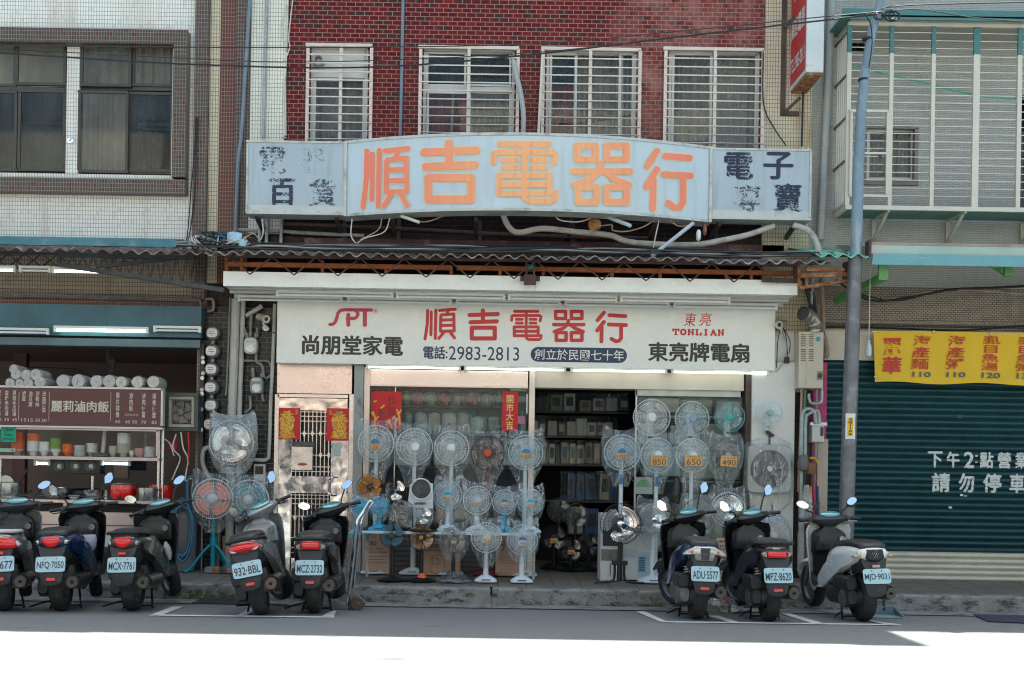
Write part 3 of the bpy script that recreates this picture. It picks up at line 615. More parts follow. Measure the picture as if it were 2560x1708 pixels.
zl = W(1420, 925, 13.55).z
for i, (a, b) in enumerate(((915, 1152), (1160, 1415), (1426, 1668), (1678, 1922))):
    p, q = W(a, 925, 13.55), W(b, 925, 13.55); batten(p.x, q.x, 13.55, zl + .005, tube_on, ('first', 'second', 'third', 'fourth')[i] + ' lit tube from the left below the fascia sign', 'lit tubes below the fascia')
# --- fascia sign
t = T('fascia_sign', 'white fascia sign with the red shop name and phone number', 'sign', W(1315, 917, 13.55))
yb = 13.5; MB().fbox(692, 753, 1938, 917, yb, 13.66).build('sign_board', signw, t, world=True, bev=.004)
yt = yb - .003
def flat(y): return lambda u, v, l: W(u, v, y - l)
mb = MB()
for ch, q in zip(NAME, ((1059, 770, 1142, 850), (1168, 772, 1250, 851), (1275, 774, 1356, 853), (1381, 775, 1463, 855), (1488, 777, 1569, 857))): glyph(mb, ch, *q, flat(yt))
mb.build('shop_name', mat('sign red', (.55, .012, .02), .35, var=.05), t, world=True)
def z3(x, y): return (500 + x * .3404, 560 + y * .3404)
mb = MB()
for i, s in enumerate(([(955, 738), (975, 737), (993, 722), (1005, 690), (1013, 655), (1030, 636), (1064, 630)], [(1089, 668), (1089, 741)], [(1080, 631), (1135, 631), (1155, 645), (1160, 663), (1152, 683), (1133, 694), (1082, 695)], [(1140, 632), (1258, 632)], [(1211, 634), (1211, 742)])):
    ribbon(mb, [z3(*p) for p in s], 5.0 if i in (1, 4) else 4.2, flat(yt), i * .0006)
ftext(mb, '®', *z3(1275, 624), *z3(1304, 656), yt); mb.build('logo_letters', pink_logo, t, world=True)
mb = MB(); fbold(mb, '尚朋堂家電', 755, 838, 1008, 889, yt, 1.7); mb.build('black_lettering', ink, t, world=True); mb = MB(); fbold(mb, '東亮牌電扇', 1620, 856, 1874, 906, yt, 1.7); mb.build('black_lettering', ink, t, world=True)
mb = MB(); fbold(mb, '電話:', 1058, 865, 1119, 898, yt, .8); ftext(mb, '2983-2813', 1122, 867, 1298, 901, yt, bold=.0); mb.build('phone_number', navy, t, world=True)
mb = MB(); ribbon(mb, [(1345, 886), (1549, 889)], 18.5, flat(yt)); pl = mb.build('founding_badge', navy, t, world=True)
mb = MB(); ftext(mb, '創立於民國七十年', 1336, 874, 1560, 901, yt - .003, bold=.008); mb.build('badge_lettering', white, pl, world=True)
mb = MB(); ftext(mb, '東', 1712, 783, 1740, 816, yt, slant=.15); ftext(mb, '亮', 1750, 783, 1778, 815, yt, slant=.15)
mb.build('script_lettering', red, t, world=True)
mb = MB(); SL = {'T': [[(50, 4), (50, 96)], [(5, 4), (95, 4)], [(5, 4), (5, 28)], [(95, 4), (95, 28)], [(30, 96), (70, 96)]], 'O': None, 'N': [[(18, 4), (18, 96)], [(82, 4), (82, 96)], [(18, 4), (82, 96)], [(2, 4), (30, 4)], [(2, 96), (36, 96)], [(64, 4), (98, 4)]],
 'L': [[(28, 4), (28, 96)], [(8, 4), (50, 4)], [(8, 96), (92, 96)], [(92, 96), (92, 66)]], 'I': [[(50, 4), (50, 96)], [(25, 4), (75, 4)], [(25, 96), (75, 96)]], 'A': [[(50, 4), (14, 96)], [(50, 4), (86, 96)], [(28, 62), (72, 62)], [(0, 96), (30, 96)], [(68, 96), (100, 96)]]}
for i, ch in enumerate('TONLIAN'):
    u0 = 1682 + i * 18.8; st = SL[ch] or [[(50 + 40 * math.cos(a / 12 * 6.283), 50 - 44 * math.sin(a / 12 * 6.283)) for a in range(13)]]
    for j, s in enumerate(st):
        thick = 2.2 if (abs(s[0][0] - s[1][0]) < 20 or ch in 'O' or (ch in 'NA' and j < 3 and j != 2 - (ch == 'N') * 0)) else 1.2
        [ribbon(mb, [(u0 + a * .152, 823 + b * .14 + i * .3) for a, b in s[q:q + 2]], thick, flat(yt), j * .0004 + q * .0001) for q in range(len(s) - 1)]
mb.build('slab_lettering', red, t, world=True)
# --- big old sign: two flat ends and a bowed middle
t = T('old_shop_sign', 'big faded blue grey sign with orange characters and a bowed middle panel', 'sign', W(1320, 550, 13.0))
YE = 13.12; signb = mat('faded sign face', (.52, .61, .68), .4, var=.05, vs=1.5, stain=(.42, .46, .48), ss=3, st=(.5, .85), sv=(3, 3, .3)); signp = mat('faded sign end', (.40, .48, .54), .45, var=.06, vs=1.5, stain=(.3, .33, .36), ss=3, st=(.5, .8), sv=(3, 3, .3))
trim = mat('sign trim', (.52, .54, .53), .5, .3, var=.12, stain=(.28, .27, .25), ss=5, st=(.5, .7))
for u0, v0, u1, v1 in ((615, 352, 864, 536), (1776, 371, 2029, 549)):
    MB().fbox(u0 + 4, v0 + 5, u1 - 4, v1 - 5, YE, YE + .24).build('end_panel', signp, t, world=True)
    mb = MB(); fr(mb, u0, v0, u1, v1, YE - .012, YE + .25, 5); mb.fbox(u0 + 5, v1 - 22, u1 - 5, v1 - 5, YE - .004, YE - .0005); mb.build('panel_trim', trim, t, world=True)
pa, pb = W(867, 450, YE), W(1773, 464, YE); XL, XR = pa.x, pb.x; XM, HWD, BOW = (XL + XR) / 2, (XR - XL) / 2, .42
ztop = W(1320, 360, YE).z; zbot = W(1320, 549, YE).z
def arc(x): q = (x - XM) / HWD; return YE - BOW * (1 - q * q)
N = 40
def curved(mb, z0, z1, dy0, dy1, x0=XL, x1=XR, n=N):
    secs = []
    for i in range(n + 1):
        x = x0 + (x1 - x0) * i / n; y = arc(x); secs.append([(x, y + dy0, z0), (x, y + dy1, z0), (x, y + dy1, z1), (x, y + dy0, z1)])
    mb.loft(secs)
mb = MB(); curved(mb, zbot + .03, ztop - .03, 0, .24); mb.build('bowed_panel', signb, t, world=True, smooth=True, ang=30)
mb = MB(); curved(mb, ztop - .0295, ztop, -.012, .25); curved(mb, zbot, zbot + .0295, -.012, .25); mb.box(XL - .03, XL, YE - .02, YE + .24, zbot, ztop); mb.box(XR, XR + .03, YE - .02, YE + .24, zbot, ztop)
for i in range(9): x = XL + .2 + i * (XR - XL - .4) / 8; mb.box(x - .006, x + .006, arc(x) - .02, arc(x) - .013, zbot + .01, zbot + .022)
mb.build('bowed_trim', trim, t, world=True, smooth=True, ang=30)
def onarc(u, v, l):
    y = YE - .2
    for _ in range(12): p = W(u, v, y); y = arc(p.x)
    return W(u, v, y - .004 - l)
m, n, b, L = nodes('faded orange lettering'); g = n.nodes.new('ShaderNodeNewGeometry').outputs['Position']; sp = n.nodes.new('ShaderNodeSeparateXYZ'); L(g, sp.inputs[0])
f = mth(n, L, 'ABSOLUTE', mth(n, L, 'DIVIDE', mth(n, L, 'SUBTRACT', sp.outputs[0], XM + .1), HWD), 0); c = mixc(n, L, ramp(n, L, f, .15, .85), (.9, .43, .2), (.85, .2, .14))
c = mixc(n, L, ramp(n, L, ntex(n, L, g, 5, 3, .5, (6, 6, .2)), .5, .8), c, (.85, .26, .1)); L(c, b.inputs['Base Color']); b.inputs['Roughness'].default_value = .45
BIG = ((902, 365, 1026, 523), (1049, 349, 1202, 508), (1226, 351, 1396, 511), (1427, 357, 1582, 513), (1609, 368, 1733, 527))
ob = MB()
for ch, q in zip(NAME, BIG): glyph(ob, ch, *q, onarc, 2.2)
ob.build('lettering_outline', mat('cream outline', (.72, .6, .42), .5, var=.04), t, world=True)
lb = MB()
for ch, q in zip(NAME, BIG): glyph(lb, ch, *q, onarc, -.8, .008)
lb.build('shop_name', m, t, world=True)
wn1 = worn('flaking navy', (.03, .045, .09), .525, .55, 55); wn2 = worn('nearly gone navy', (.05, .07, .12), .56, .60, 60); wn0 = worn('worn navy', (.015, .025, .06), .43, .47, 45)
def pt(body, u0, v0, u1, v1, m): MB_ = MB(); fbold(MB_, body, u0, v0, u1, v1, YE - .003, 2.4); MB_.build('worn_lettering', m, t, world=True)
pt('電', 648, 366, 716, 436, wn1); pt('器', 745, 368, 815, 437, wn2); pt('百', 672, 445, 740, 514, worn('half worn navy', (.02, .03, .07), .49, .52, 50)); pt('貨', 770, 446, 842, 518, wn1)
pt('電', 1810, 380, 1884, 450, wn0); pt('子', 1908, 379, 1984, 450, mat('navy left', (.012, .02, .055), .5)); pt('專', 1832, 460, 1904, 530, wn1); pt('賣', 1932, 458, 2006, 531, wn0)
for u in (640, 840, 980, 1190, 1430, 1640, 1800, 1990):
    mb = MB(); p = W(u, 556 + .016 * (u - 1320), YE + .1); mb.bar((p.x, YE + .12, zbot + .02), (p.x, F, zbot - .06), .05, .04); mb.bar((p.x + .05, F - .03, zbot - .22), (p.x + .05, F - .03, zbot + .1), .045)
    mb.build('sign_bracket', mat('dark bracket', (.06, .05, .045), .7, var=.3), t, world=True)
# --- projecting red sign
t = T('projecting_sign', 'red and white sign box projecting from the stained pilaster', 'sign', W(2030, 185, 13.3))
xs = W(2015, 180, 13.0).x; zs = W(2015, 180, 13.0).z
MB().box(xs, xs + .2, 13.0, 13.66, zs, zs + 2.6).build('sign_box', mat('sign side white', (.6, .64, .66), .4, var=.06, stain=(.3, .14, .07), ss=5, st=(.62, .75)), t, world=True, bev=.008)
MB().box(xs - .006, xs, 13.03, 13.63, zs + .05, zs + 2.55).build('red_face', mat('sign face red', (.52, .012, .025), .35, var=.06), t, world=True)
def side(p): return (xs - .009, 13.33 - (p.x if hasattr(p, 'x') else p[0]), p[2])
mb = MB(); text_to(mb, '順吉電器', -.27, .28, zs + .56, zs + .80, 0, bold=.02, fn=lambda p: (xs - .009, 13.33 - p[0], p[2])); mb.build('shop_name', white, t, world=True); mb = MB(); text_to(mb, 'TEL:2983-2813', -.29, .29, zs + .17, zs + .34, 0, bold=.015, fn=lambda p: (xs - .009, 13.33 - p[0], p[2])); mb.build('lettering', white, t, world=True)
mb = MB(); mb.box(xs - .012, xs - .008, 13.1, 13.5, zs + 1.0, zs + 1.95); mb.build('appliance_picture', mat('picture pale', (.6, .58, .58), .5), t, world=True)
mb = MB(); mb.box(xs - .016, xs - .0125, 13.15, 13.46, zs + 1.1, zs + 1.35); mb.box(xs - .016, xs - .0125, 13.15, 13.46, zs + 1.42, zs + 1.8); mb.build('picture_dark', dgrey, t, world=True)
MB().box(xs + .01, xs + .19, 13.02, 13.64, zs - .03, zs - .001).build('rusty_base', rust, t, world=True)
mb = MB(); x = W(1950, 120, F).x; mb.box(x, x + .05, F - .09, F - .05, zs - .3, zs + 2.2)
for z in (zs - .28, zs + .75, zs + 1.6): mb.bar((x + .03, F - .1, z), (xs + .05, 13.4, z + .12), .035)
mb.box(x + .05, xs + .1, F - .09, F - .06, zs - .3, zs - .25); mb.build('bracket', mat('bracket brown', (.07, .05, .04), .7, var=.3), t, world=True)
# --- pipes and cables on the upper wall
bluepipe = mat('blue grey pipe', (.17, .22, .27), .5, var=.15)
cable('drain_pipe', [(1008, -20, F - .05), (1004, 200, F - .05), (1000, 350, F - .05)], .02, bluepipe, 'blue grey drain pipe between the first and second barred windows', 'pipe', n=8)
cable('drain_pipe', [(626, -20, F - .12), (612, 200, F - .12), (603, 340, F - .12), (596, 400, F - .12), (588, 590, F - .12)], .022, bluepipe, 'blue grey drain pipe left of the big old sign', 'pipe', n=8)
cable('drain_pipe', [(668, -20, F - .08), (662, 150, F - .08), (658, 345, F - .08)], .018, galv, 'grey pipe on the cream tiled pilaster above the old sign', 'pipe', n=8)
cable('conduit', [(719, -20, F - .03), (716, 100, F - .03), (712, 200, F - .03), (713, 340, F - .03)], .018, whitec, 'white conduit on the red brick left of the first window', 'conduit', n=8)
cable('loose_cable', [(733, -10, F - .05), (722, 90, F - .06), (724, 120, F - .06), (708, 160, F - .05), (698, 180, F - .05)], .007, whitec, 'white cable looping beside the white conduit', group='loose cables')
cable('loose_cable', [(716, 10, F - .05), (704, 75, F - .07), (716, 140, F - .05), (709, 240, F - .06), (712, 330, F - .05), (706, 340, F - .06), (716, 345, F - .05)], .007, whitec, 'white cable wound down the white conduit', group='loose cables')
cable('air_duct', [(1284, 152, F - .12), (1290, 185, F - .13), (1302, 235, F - .13), (1309, 290, F - .13), (1308, 336, F - .12)], .03, mat('grey trunking', (.4, .42, .43), .45, var=.1), 'grey flexible trunking beside the second barred window', 'trunking', n=8)
cable('drain_pipe', [(2079, -20, F - .02), (2075, 100, F - .02), (2066, 300, F - .02), (2055, 520, F - .02), (2051, 600, F - .02)], .045, mat('grey downpipe', (.4, .41, .40), .5, var=.1), 'fat grey downpipe left of the caged balcony', 'pipe', n=12)
cable('loose_cable', [(1908, 130, F - .1), (1909, 260, F - .1), (1935, 320, F - .1), (1965, 364, F - .2)], .008, blackc, 'black cable drooping beside the fourth barred window', group='loose cables')
cable('loose_cable', [(2008, 215, F - .1), (2006, 290, F - .1), (2004, 366, F - .1)], .012, blackc, 'black cable below the projecting red sign', group='loose cables')
for k, (dx, lab) in enumerate(((0, 'outer'), (5, 'inner'))):
    cable('loose_cable', [(490 + dx, 292, F - .1), (486 + dx, 380, F - .11), (478 + dx * 2, 470, F - .11), (468 + dx, 590, F - .1), (455, 626, F - .3)], .007, blackc, lab + ' thin black cable hanging down beside the brown pilaster', group='loose cables')
# --- everything slung under the old sign
hosem = mat('dusty white hose', (.5, .48, .44), .7, var=.15, stain=(.28, .24, .2), ss=7, st=(.5, .7), bmp=.006, bs=90)
def z4(x, y): return (1260 + x * .3404, 520 + y * .3404)
cable('flexible_hose', [(*z4(x, y), 13.2) for x, y in ((-10, 20), (0, 70), (40, 145), (110, 182), (280, 152), (520, 175), (770, 200), (900, 245), (1100, 265), (1400, 270), (1600, 238), (1800, 195), (1985, 130))], .033, hosem, 'long dusty white hose sagging below the old sign', 'hose', n=10)
cable('flexible_hose', [(*z4(x, y), 13.15) for x, y in ((2120, 125), (2220, 160), (2285, 230), (2312, 320))], .035, hosem, 'short dusty white hose at the right end of the old sign', 'hose', n=10)
for q, lab in ((((740, 58), (930, 132)), 'dead tube lamp hanging under the right half of the old sign'), (((1390, 112), (1085, 355)), 'long blue grey tube propped from the roof to the old sign')):
    p = W(*z4(*q[0]), 13.0); r_ = W(*z4(*q[1]), 12.8); o = MB().cyl(p, r_, .022, n=8).build('dead_tube_lamp', mat('dusty tube', (.45, .52, .56), .4, var=.1), None, world=True, smooth=True); tag(o, lab, 'lamp')
p = W(1003, 540, 13.0); r_ = W(1048, 556, 12.9); tag(MB().cyl(p, r_, .018, n=8).build('dead_tube_lamp', white, None, world=True, smooth=True), 'short dead tube lamp hanging under the left half of the old sign', 'lamp')
for i, (pts, mm, lab) in enumerate((([(640, 90), (700, 130), (790, 125), (800, 165), (900, 172), (1020, 140), (1110, 85)], tanc, 'tan cable looping under the middle of the old sign'), ([(1215, 90), (1290, 135), (1400, 120)], tanc, 'tan cable under the right end of the bowed sign panel'), ([(1140, 85), (1115, 200), (1090, 330)], whitec, 'thin white string down from the bowed sign panel'), ([(380, 70), (430, 95), (560, 100), (680, 60)], whitec, 'pale cable slung along under the bowed sign panel'))):
    cable('loose_cable', [(*z4(*q), 13.05) for q in pts], .008, mm, lab, group='loose cables')
for i, (pts, mm, lab) in enumerate((([(955, 545), (945, 575), (900, 600)], tanc, 'tan wire dropping below the left of the bowed sign panel'), ([(975, 545), (960, 580), (912, 596), (890, 610)], whitec, 'white wire bunched below the left of the bowed sign panel'), ([(1005, 545), (1060, 555), (1110, 540), (1140, 530)], tanc, 'tan wire slung below the second big orange character'), ([(880, 548), (878, 590), (895, 615)], whitec, 'white wire hanging at the joint of the old sign'), ([(655, 548), (658, 580), (652, 600)], whitec, 'white wire hanging from the left end of the old sign'))):
    cable('loose_cable', [(*q, 13.05) for q in pts], .007, mm, lab, group='loose cables')
for q, lab in ((((590, 575), (690, 578), (760, 583), (910, 590)), 'grey pipe on the dark wall below the left end of the old sign'), (((700, 560), (1000, 572), (1300, 588), (1620, 596)), 'long maroon pipe on the dark wall under the old sign')):
    cable('wall_pipe', [(*p, F - .05) for p in q], .025, galv if 'grey' in lab else maroon, lab, 'pipe', n=8)
for i, u in enumerate((650, 704, 668)): cable('wall_pipe', [(u, 545, F - .08), (u - 1, 580, F - .08), (u - 2, 612, F - .08)], .02, galv, ('grey', 'second grey', 'third grey')[i] + ' stub pipe under the left end of the old sign', 'pipe', n=8)
for q, lab in (((1740, 575, 1752, 603), 'white tag hanging below the right end of the bowed panel'), ((1757, 560, 1766, 590), 'rusty tag hanging below the right end of the bowed panel'), ((1470, 548, 1502, 578), 'rusty brown lump hanging below the fourth orange character')):
    mb = MB(); c = W((q[0] + q[2]) / 2, (q[1] + q[3]) / 2, 13.0); w_, h_ = (q[2] - q[0]) / 440, (q[3] - q[1]) / 440
    mb.loft([sup(c.x, c.z, w_ * k, h_ * k, c.y + d, 14) for d, k in ((-.04, .6), (-.02, 1), (.02, .9), (.04, .5))]); o = mb.build('hanging_tag', white if 'white' in lab else rust, None, world=True, smooth=True); tag(o, lab, 'tag')
MB_ = MB().fbox(760, 604, 1960, 624, F - .06, F - .01); tag(MB_.build('wall_beam', mat('maroon beam', (.07, .022, .025), .6, var=.3, stain=(.2, .17, .15), ss=5, st=(.55, .7)), None, world=True), 'maroon steel beam on the dark wall just above the corrugated roof', 'beam')
for i in range(9):
    random.seed(100 + i); y = 12.62 + i * .03; m_ = (blackc, blackc, greyc, blackc, mat('blue black cable', (.02, .03, .05), .5))[i % 5]
    pts = [(u, 618 - i * 1.5 + .0155 * (u - 500) + random.uniform(-4, 4), y) for u in range(440, 2140, 120)]
    cable('roof_cable', pts, .009, m_, 'dark cable lying along the edge of the corrugated roof', 'cable', 'cables along the roof edge')
for i in range(16):
    random.seed(200 + i); pts = [(500 + random.uniform(-20, 150), 612 + random.uniform(-34, 22), 12.75 + random.uniform(-.1, .3)) for _ in range(6)]
    cable('tangled_cable', pts, .008, (blackc, blackc, blackc, tanc, bluec)[i % 5] if i % 7 else whitec, 'loop of the cable tangle on the roof corner beside the old sign', 'cable', 'tangled cables on the roof corner')
for k, (u, v, lab) in enumerate(((588, 596, 'torn pale blue rag on the cable tangle'), (608, 612, 'small crumpled blue rag beside the cable tangle'))):
    mb = MB(); c = W(u, v, 12.75); random.seed(k); mb.loft([[(c.x + (.09 - .03 * k) * math.cos(a / 10 * 6.28) * r * random.uniform(.7, 1.2), c.y + d, c.z + .07 * math.sin(a / 10 * 6.28) * r * random.uniform(.7, 1.3)) for a in range(10)] for d, r in ((-.05, .5), (-.03, 1), (.01, .9), (.03, .4))]); tag(mb.build('rag', mat('rag blue', (.35, .5, .6), .8), None, world=True), lab, 'rag')
# --- overhead wires
for pts, r, lab in (([(-200, 108), (0, 114), (700, 119), (1300, 111), (1700, 78), (2000, 48), (2190, 30)], .0065, 'topmost overhead wire running left from the utility pole'), ([(-200, 128), (0, 133), (450, 160), (900, 169), (1300, 140), (1700, 92), (2000, 58), (2195, 36)], .010, 'thick lower overhead wire running left from the utility pole'),
                    ([(-200, 112), (300, 138), (700, 155), (1100, 145), (1400, 126), (1800, 82), (2195, 34)], .005, 'thin middle overhead wire running left from the utility pole'), ([(2205, 20), (2300, 12), (2560, 6), (2700, 4)], .008, 'overhead wire running right from the top of the pole'), ([(2200, 30), (2300, 24), (2450, 46), (2700, 64)], .0065, 'overhead wire sagging to the right of the pole')):
    cable('overhead_wire', [(u, v, 12.45) for u, v in pts], r, blackc, lab, 'wire', 'overhead wires', sm=8)
# ------------------------------------------------------------------ shop front
YF = F - .03
dpan = mat('pink steel panel', (.72, .6, .56), .3, .85, var=.08, vs=1.5)
beige = mat('beige shutter box', (.62, .54, .44), .5, var=.1, vs=2, stain=(.4, .3, .2), ss=3, st=(.62, .8), sv=(1, 1, 3))
t = T('steel_cladding', 'pinkish stainless panel above the steel door', 'panel', W(785, 985, YF)); MB().fbox(693, 908, 880, 984, YF, F + .1).build('steel_sheet', dpan, t, world=True)
mb = MB(); [mb.lathe([(0, -.006), (.012, -.005), (.014, 0)], W(u, v, YF - .001), 'y', 8) for u, v in ((697, 934), (697, 965), (872, 935), (874, 912))]; mb.build('rivets', alu, t, world=True)
t = T('steel_door', 'polished steel lattice door with two red and gold posters', 'door', W(782, 1432, YF))
mb = MB(); y0, y1 = YF - .06, F + .05; mb.fbox(684, 986, 694, 1432, y0, y1); mb.fbox(870, 986, 881, 1436, y0, y1); mb.fbox(694, 986, 870, 994, y0, y1); mb.build('door_frame', steel, t, world=True)
yd = YF - .03; mb = MB(); mb.fbox(695, 996, 869, 1026, yd, yd + .04); mb.fbox(695, 1026.5, 727, 1432, yd, yd + .04); mb.fbox(826, 1026.5, 869, 1432, yd, yd + .04); mb.fbox(727.5, 1191, 825.5, 1233, yd + .002, yd + .038); mb.fbox(727.5, 1396, 825.5, 1432, yd + .002, yd + .038)
mb.build('door_leaf', mirror_steel, t, world=True)
mb = MB(); yl = yd + .01
for i in range(10):
    u = 730 + i * 10.2; mb.fbox(u - 1.1, 1027, u + 1.1, 1190, yl, yl + .012); mb.fbox(u - 1.1 - 3, 1234, u + 1.1 - 3, 1395, yl, yl + .012)
    for v in ((1084, 1138) if i % 2 else ()):
        for vv, du in ((v, 0), (v + 210, -3)):
            c = W(u + du, vv, yl - .002); mb.prism([(c.x, c.z + .045), (c.x + .022, c.z), (c.x, c.z - .045), (c.x - .022, c.z)], yl - .003, yl + .004)
for v in (1030, 1041, 1053, 1084, 1138, 1167, 1179): mb.fbox(728, v - 1, 825, v + 1, yl + .003, yl + .009)
for v in (1238, 1247, 1260, 1291, 1345, 1370, 1382): mb.fbox(725, v - 1, 824, v + 1, yl + .003, yl + .009)
mb.build('lattice', steel, t, world=True)
MB().fbox(727, 1026, 827, 1400, F + .04, F + .05).build('backing_sheet', mat('dark mesh', (.045, .04, .038), .6, var=.4, vs=40), t, world=True)
mb = MB(); p, q = W(833, 1193, yd - .06), W(830, 1238, yd - .06); d = Vector((.04, .06, 0)); mb.tube(cat_rom([p + d, p + Vector((-.01, 0, 0)), p + Vector((-.04, .0, -.04)), q + Vector((-.04, 0, .04)), q + Vector((-.01, 0, 0)), q + d], 4), .012, 8); mb.build('handle', chrome, t, world=True, smooth=True)
for v in (1030, 1210): MB().cyl(W(692, v, yd - .01), W(692, v + 24, yd - .01), .01, n=8).build('hinge', steel, t, world=True)
tag(MB().fbox(831, 1108, 852, 1141, yd - .004, yd - .001).build('paper_notice', mat('pale green paper', (.42, .5, .46), .7, var=.2, vs=60), None, world=True), 'small pale green notice stuck on the steel door', 'notice')
mb = MB(); t = T('letter_box', 'steel letter box hung on the lattice door', 'letter box', W(756, 1176, yd - .08)); mb.fbox(730, 1116, 781, 1176, yd - .12, yd - .02); mb.build('box', steel, t, world=True, bev=.006)
mb.__init__(); mb.fbox(729, 1104, 783, 1116, yd - .13, yd - .02); mb.build('lid', mat('lid dark', (.08, .085, .09), .25, .8), t, world=True, bev=.004); c = W(756, 1161, yd - .12); mb.__init__(); mb.lens([(c.x + .06 * math.cos(a / 16 * 6.28), c.z + .016 * math.sin(a / 16 * 6.28)) for a in range(16)], c.y, .002, .001); mb.build('window_slot', orange_steel, t, world=True)
for k, (u0, v0, u1, v1) in enumerate(((693, 1020, 750, 1099), (816, 1021, 872, 1102))):
    t = T('door_poster', ('left', 'right')[k] + ' red poster with a gold robed ornament on the steel door', 'poster', W((u0 + u1) / 2, v1, yd - .006), 'red and gold door posters')
    MB().fbox(u0, v0, u1, v1, yd - .006, yd - .002).build('paper', redpaper, t, world=True)
    m, n, b, L = (None,) * 4
    if 'poster gold' not in MATS:
        m, n, b, L = nodes('poster gold'); g = n.nodes.new('ShaderNodeNewGeometry').outputs['Position']; c = mixc(n, L, ramp(n, L, ntex(n, L, g, 55, 3), .5, .56), (.78, .42, .02), (.45, .12, .03)); c = mixc(n, L, ramp(n, L, ntex(n, L, g, 80, 2), .62, .66), c, (.08, .25, .2)); L(c, b.inputs['Base Color']); b.inputs['Roughness'].default_value = .5; MATS['poster gold'] = m
    mb = MB(); cx = (u0 + u1) / 2 + (-3 if k == 0 else 3); sg = 1 if k == 0 else -1; half = [(3, 8), (6, 5), (9, 9), (7, 14), (14, 13), (17, 17), (9, 19), (16, 21), (19, 30), (16, 38), (17, 46), (15, 55), (18, 62), (16, 68), (20, 73), (4, 76)]
    pts = [(cx + sg * a * .95 * (1 + .08 * math.sin(i * 5)), v0 + b) for i, (a, b) in enumerate(half)] + [(cx - sg * a * 1.12 * (1 + .1 * math.sin(i * 3 + 2)), v0 + b + 1) for i, (a, b) in reversed(list(enumerate(half)))]
    mb.prism([(p.x, p.z) for p in (W(*q, yd - .009) for q in pts)], yd - .009, yd - .0065); mb.build('gold_ornament', MATS['poster gold'], t, world=True)
    mb = MB(); ftext(mb, '恭\n喜' if k == 0 else '加\n冠', *((u1 - 12, v0 + 4, u1 - 4, v0 + 16) if k == 0 else (u0 + 6, v0 + 4, u0 + 14, v0 + 16)), yd - .009); mb.build('lettering', gold, t, world=True)
tag(MB().fbox(882, 906, 905, 1440, F - .12, F + .1).build('concrete_pillar', mat('pillar concrete', (.33, .34, .33), .75, var=.15, stain=(.18, .15, .13), ss=7, st=(.55, .72), sv=(1, 1, .5)), None, world=True), 'grey weathered concrete pillar between the steel door and the shop window', 'pillar')
t = T('shop_window', 'aluminium framed shop window left of the open doorway', 'shop window', W(1110, 1445, YF))
mb = MB(); mb.fbox(907, 918, 921, 1445, YF - .05, F + .06); mb.fbox(1320, 926, 1334, 1448, YF - .05, F + .06); mb.fbox(921, 964, 1320, 968, YF - .03, F + .03); mb.build('window_frame', mat('pinkish aluminium', (.62, .52, .47), .35, .7, var=.1), t, world=True)
MB().fbox(921, 926, 1320, 964, YF - .02, F + .02).build('head_panel', dpan, t, world=True); MB().fbox(921, 968, 1320, 1330, F, F + .008).build('pane', shop_glass, t, world=True)
MB().fbox(985, 968, 987, 1330, F - .006, F - .001).build('pane_edge', alu, t, world=True); MB().fbox(1316, 985, 1319, 1034, YF - .02, YF).build('pull_handle', white, t, world=True)
tag(MB().fbox(907, 1330, 1334, 1446, F + .03, F + .08).build('slatted_panel', tile('grey slat', (.16, .15, .14), (.19, .18, .165), (.06, .055, .05), 3, .06, .006, .5), None, world=True), 'grey slatted panel below the shop window behind the boxes', 'panel')
t = T('shutter_box', 'stained beige shutter box over the open doorway', 'shutter box', W(1600, 975, YF)); MB().fbox(1336, 931, 1860, 973, YF - .03, F + .2).build('box_front', beige, t, world=True)
t = T('shop_window', 'glass shop window right of the open doorway behind the wall fans', 'shop window', W(1720, 1450, F)); MB().fbox(1589, 975, 1852, 991, F - .02, F + .03).build('top_rail', mat('pale green rail', (.55, .58, .5), .5), t, world=True); MB().fbox(1589, 991, 1852, 1448, F, F + .008).build('pane', shop_glass, t, world=True); MB().fbox(1586, 975, 1589.5, 1448, F - .02, F + .03).build('side_rail', alu, t, world=True)
tag(MB().fbox(1862, 932, 1875, 1452, F - .1, F + .1).build('steel_post', mat('rusty post', (.09, .07, .06), .7, .3, var=.3, stain=(.2, .12, .08), ss=10, st=(.5, .7)), None, world=True), 'dark rusty steel post between the shop window and the white column', 'post')
tag(MB().fbox(1877, 905, 1985, 1460, F - .14, F + .1).build('white_column', mat('column white', (.66, .66, .635), .4, var=.05, vs=2, stain=(.48, .46, .42), ss=3, st=(.62, .85)), None, world=True, bev=.006), 'white panelled column at the right end of the shop', 'column')
tag(MB().fbox(1938, 829, 1985, 904, F - .08, F + .05).build('wall_cladding', mat('column white', 0), None, world=True), 'white wall panel above the white column', 'panel')
# banners on the glass
t = T('paper_banner', 'wide red new year banner with gold branches on the left shop window', 'banner', W(965, 1085, F - .01)); MB().fbox(927, 979, 1004, 1072, F - .008, F - .004).build('paper', redpaper, t, world=True)
mb = MB(); ftext(mb, '恭\n賀', 966, 990, 990, 1042, F - .011); ftext(mb, '新\n禧', 944, 1022, 964, 1070, F - .011); mb.build('lettering', mat('dull dark red', (.12, .02, .02), .5), t, world=True)
mb = MB(); fl = flat(F - .011)
fl = flat(F - .011)
for i, s in enumerate(([(936, 1068), (938, 1045), (933, 1030)], [(938, 1050), (946, 1042)], [(934, 1040), (929, 1032)], [(1000, 1062), (998, 1042), (992, 1025)], [(998, 1050), (986, 1046)], [(980, 1070), (972, 1050)], [(976, 1058), (968, 1056)], [(996, 1036), (1002, 1026)], [(935, 1005), (940, 1002)], [(953, 1020), (960, 1014)])): mb = MB(); ribbon(mb, s, 2.0, fl, i * .0004); mb.build('gold_branch', gold, t, world=True)
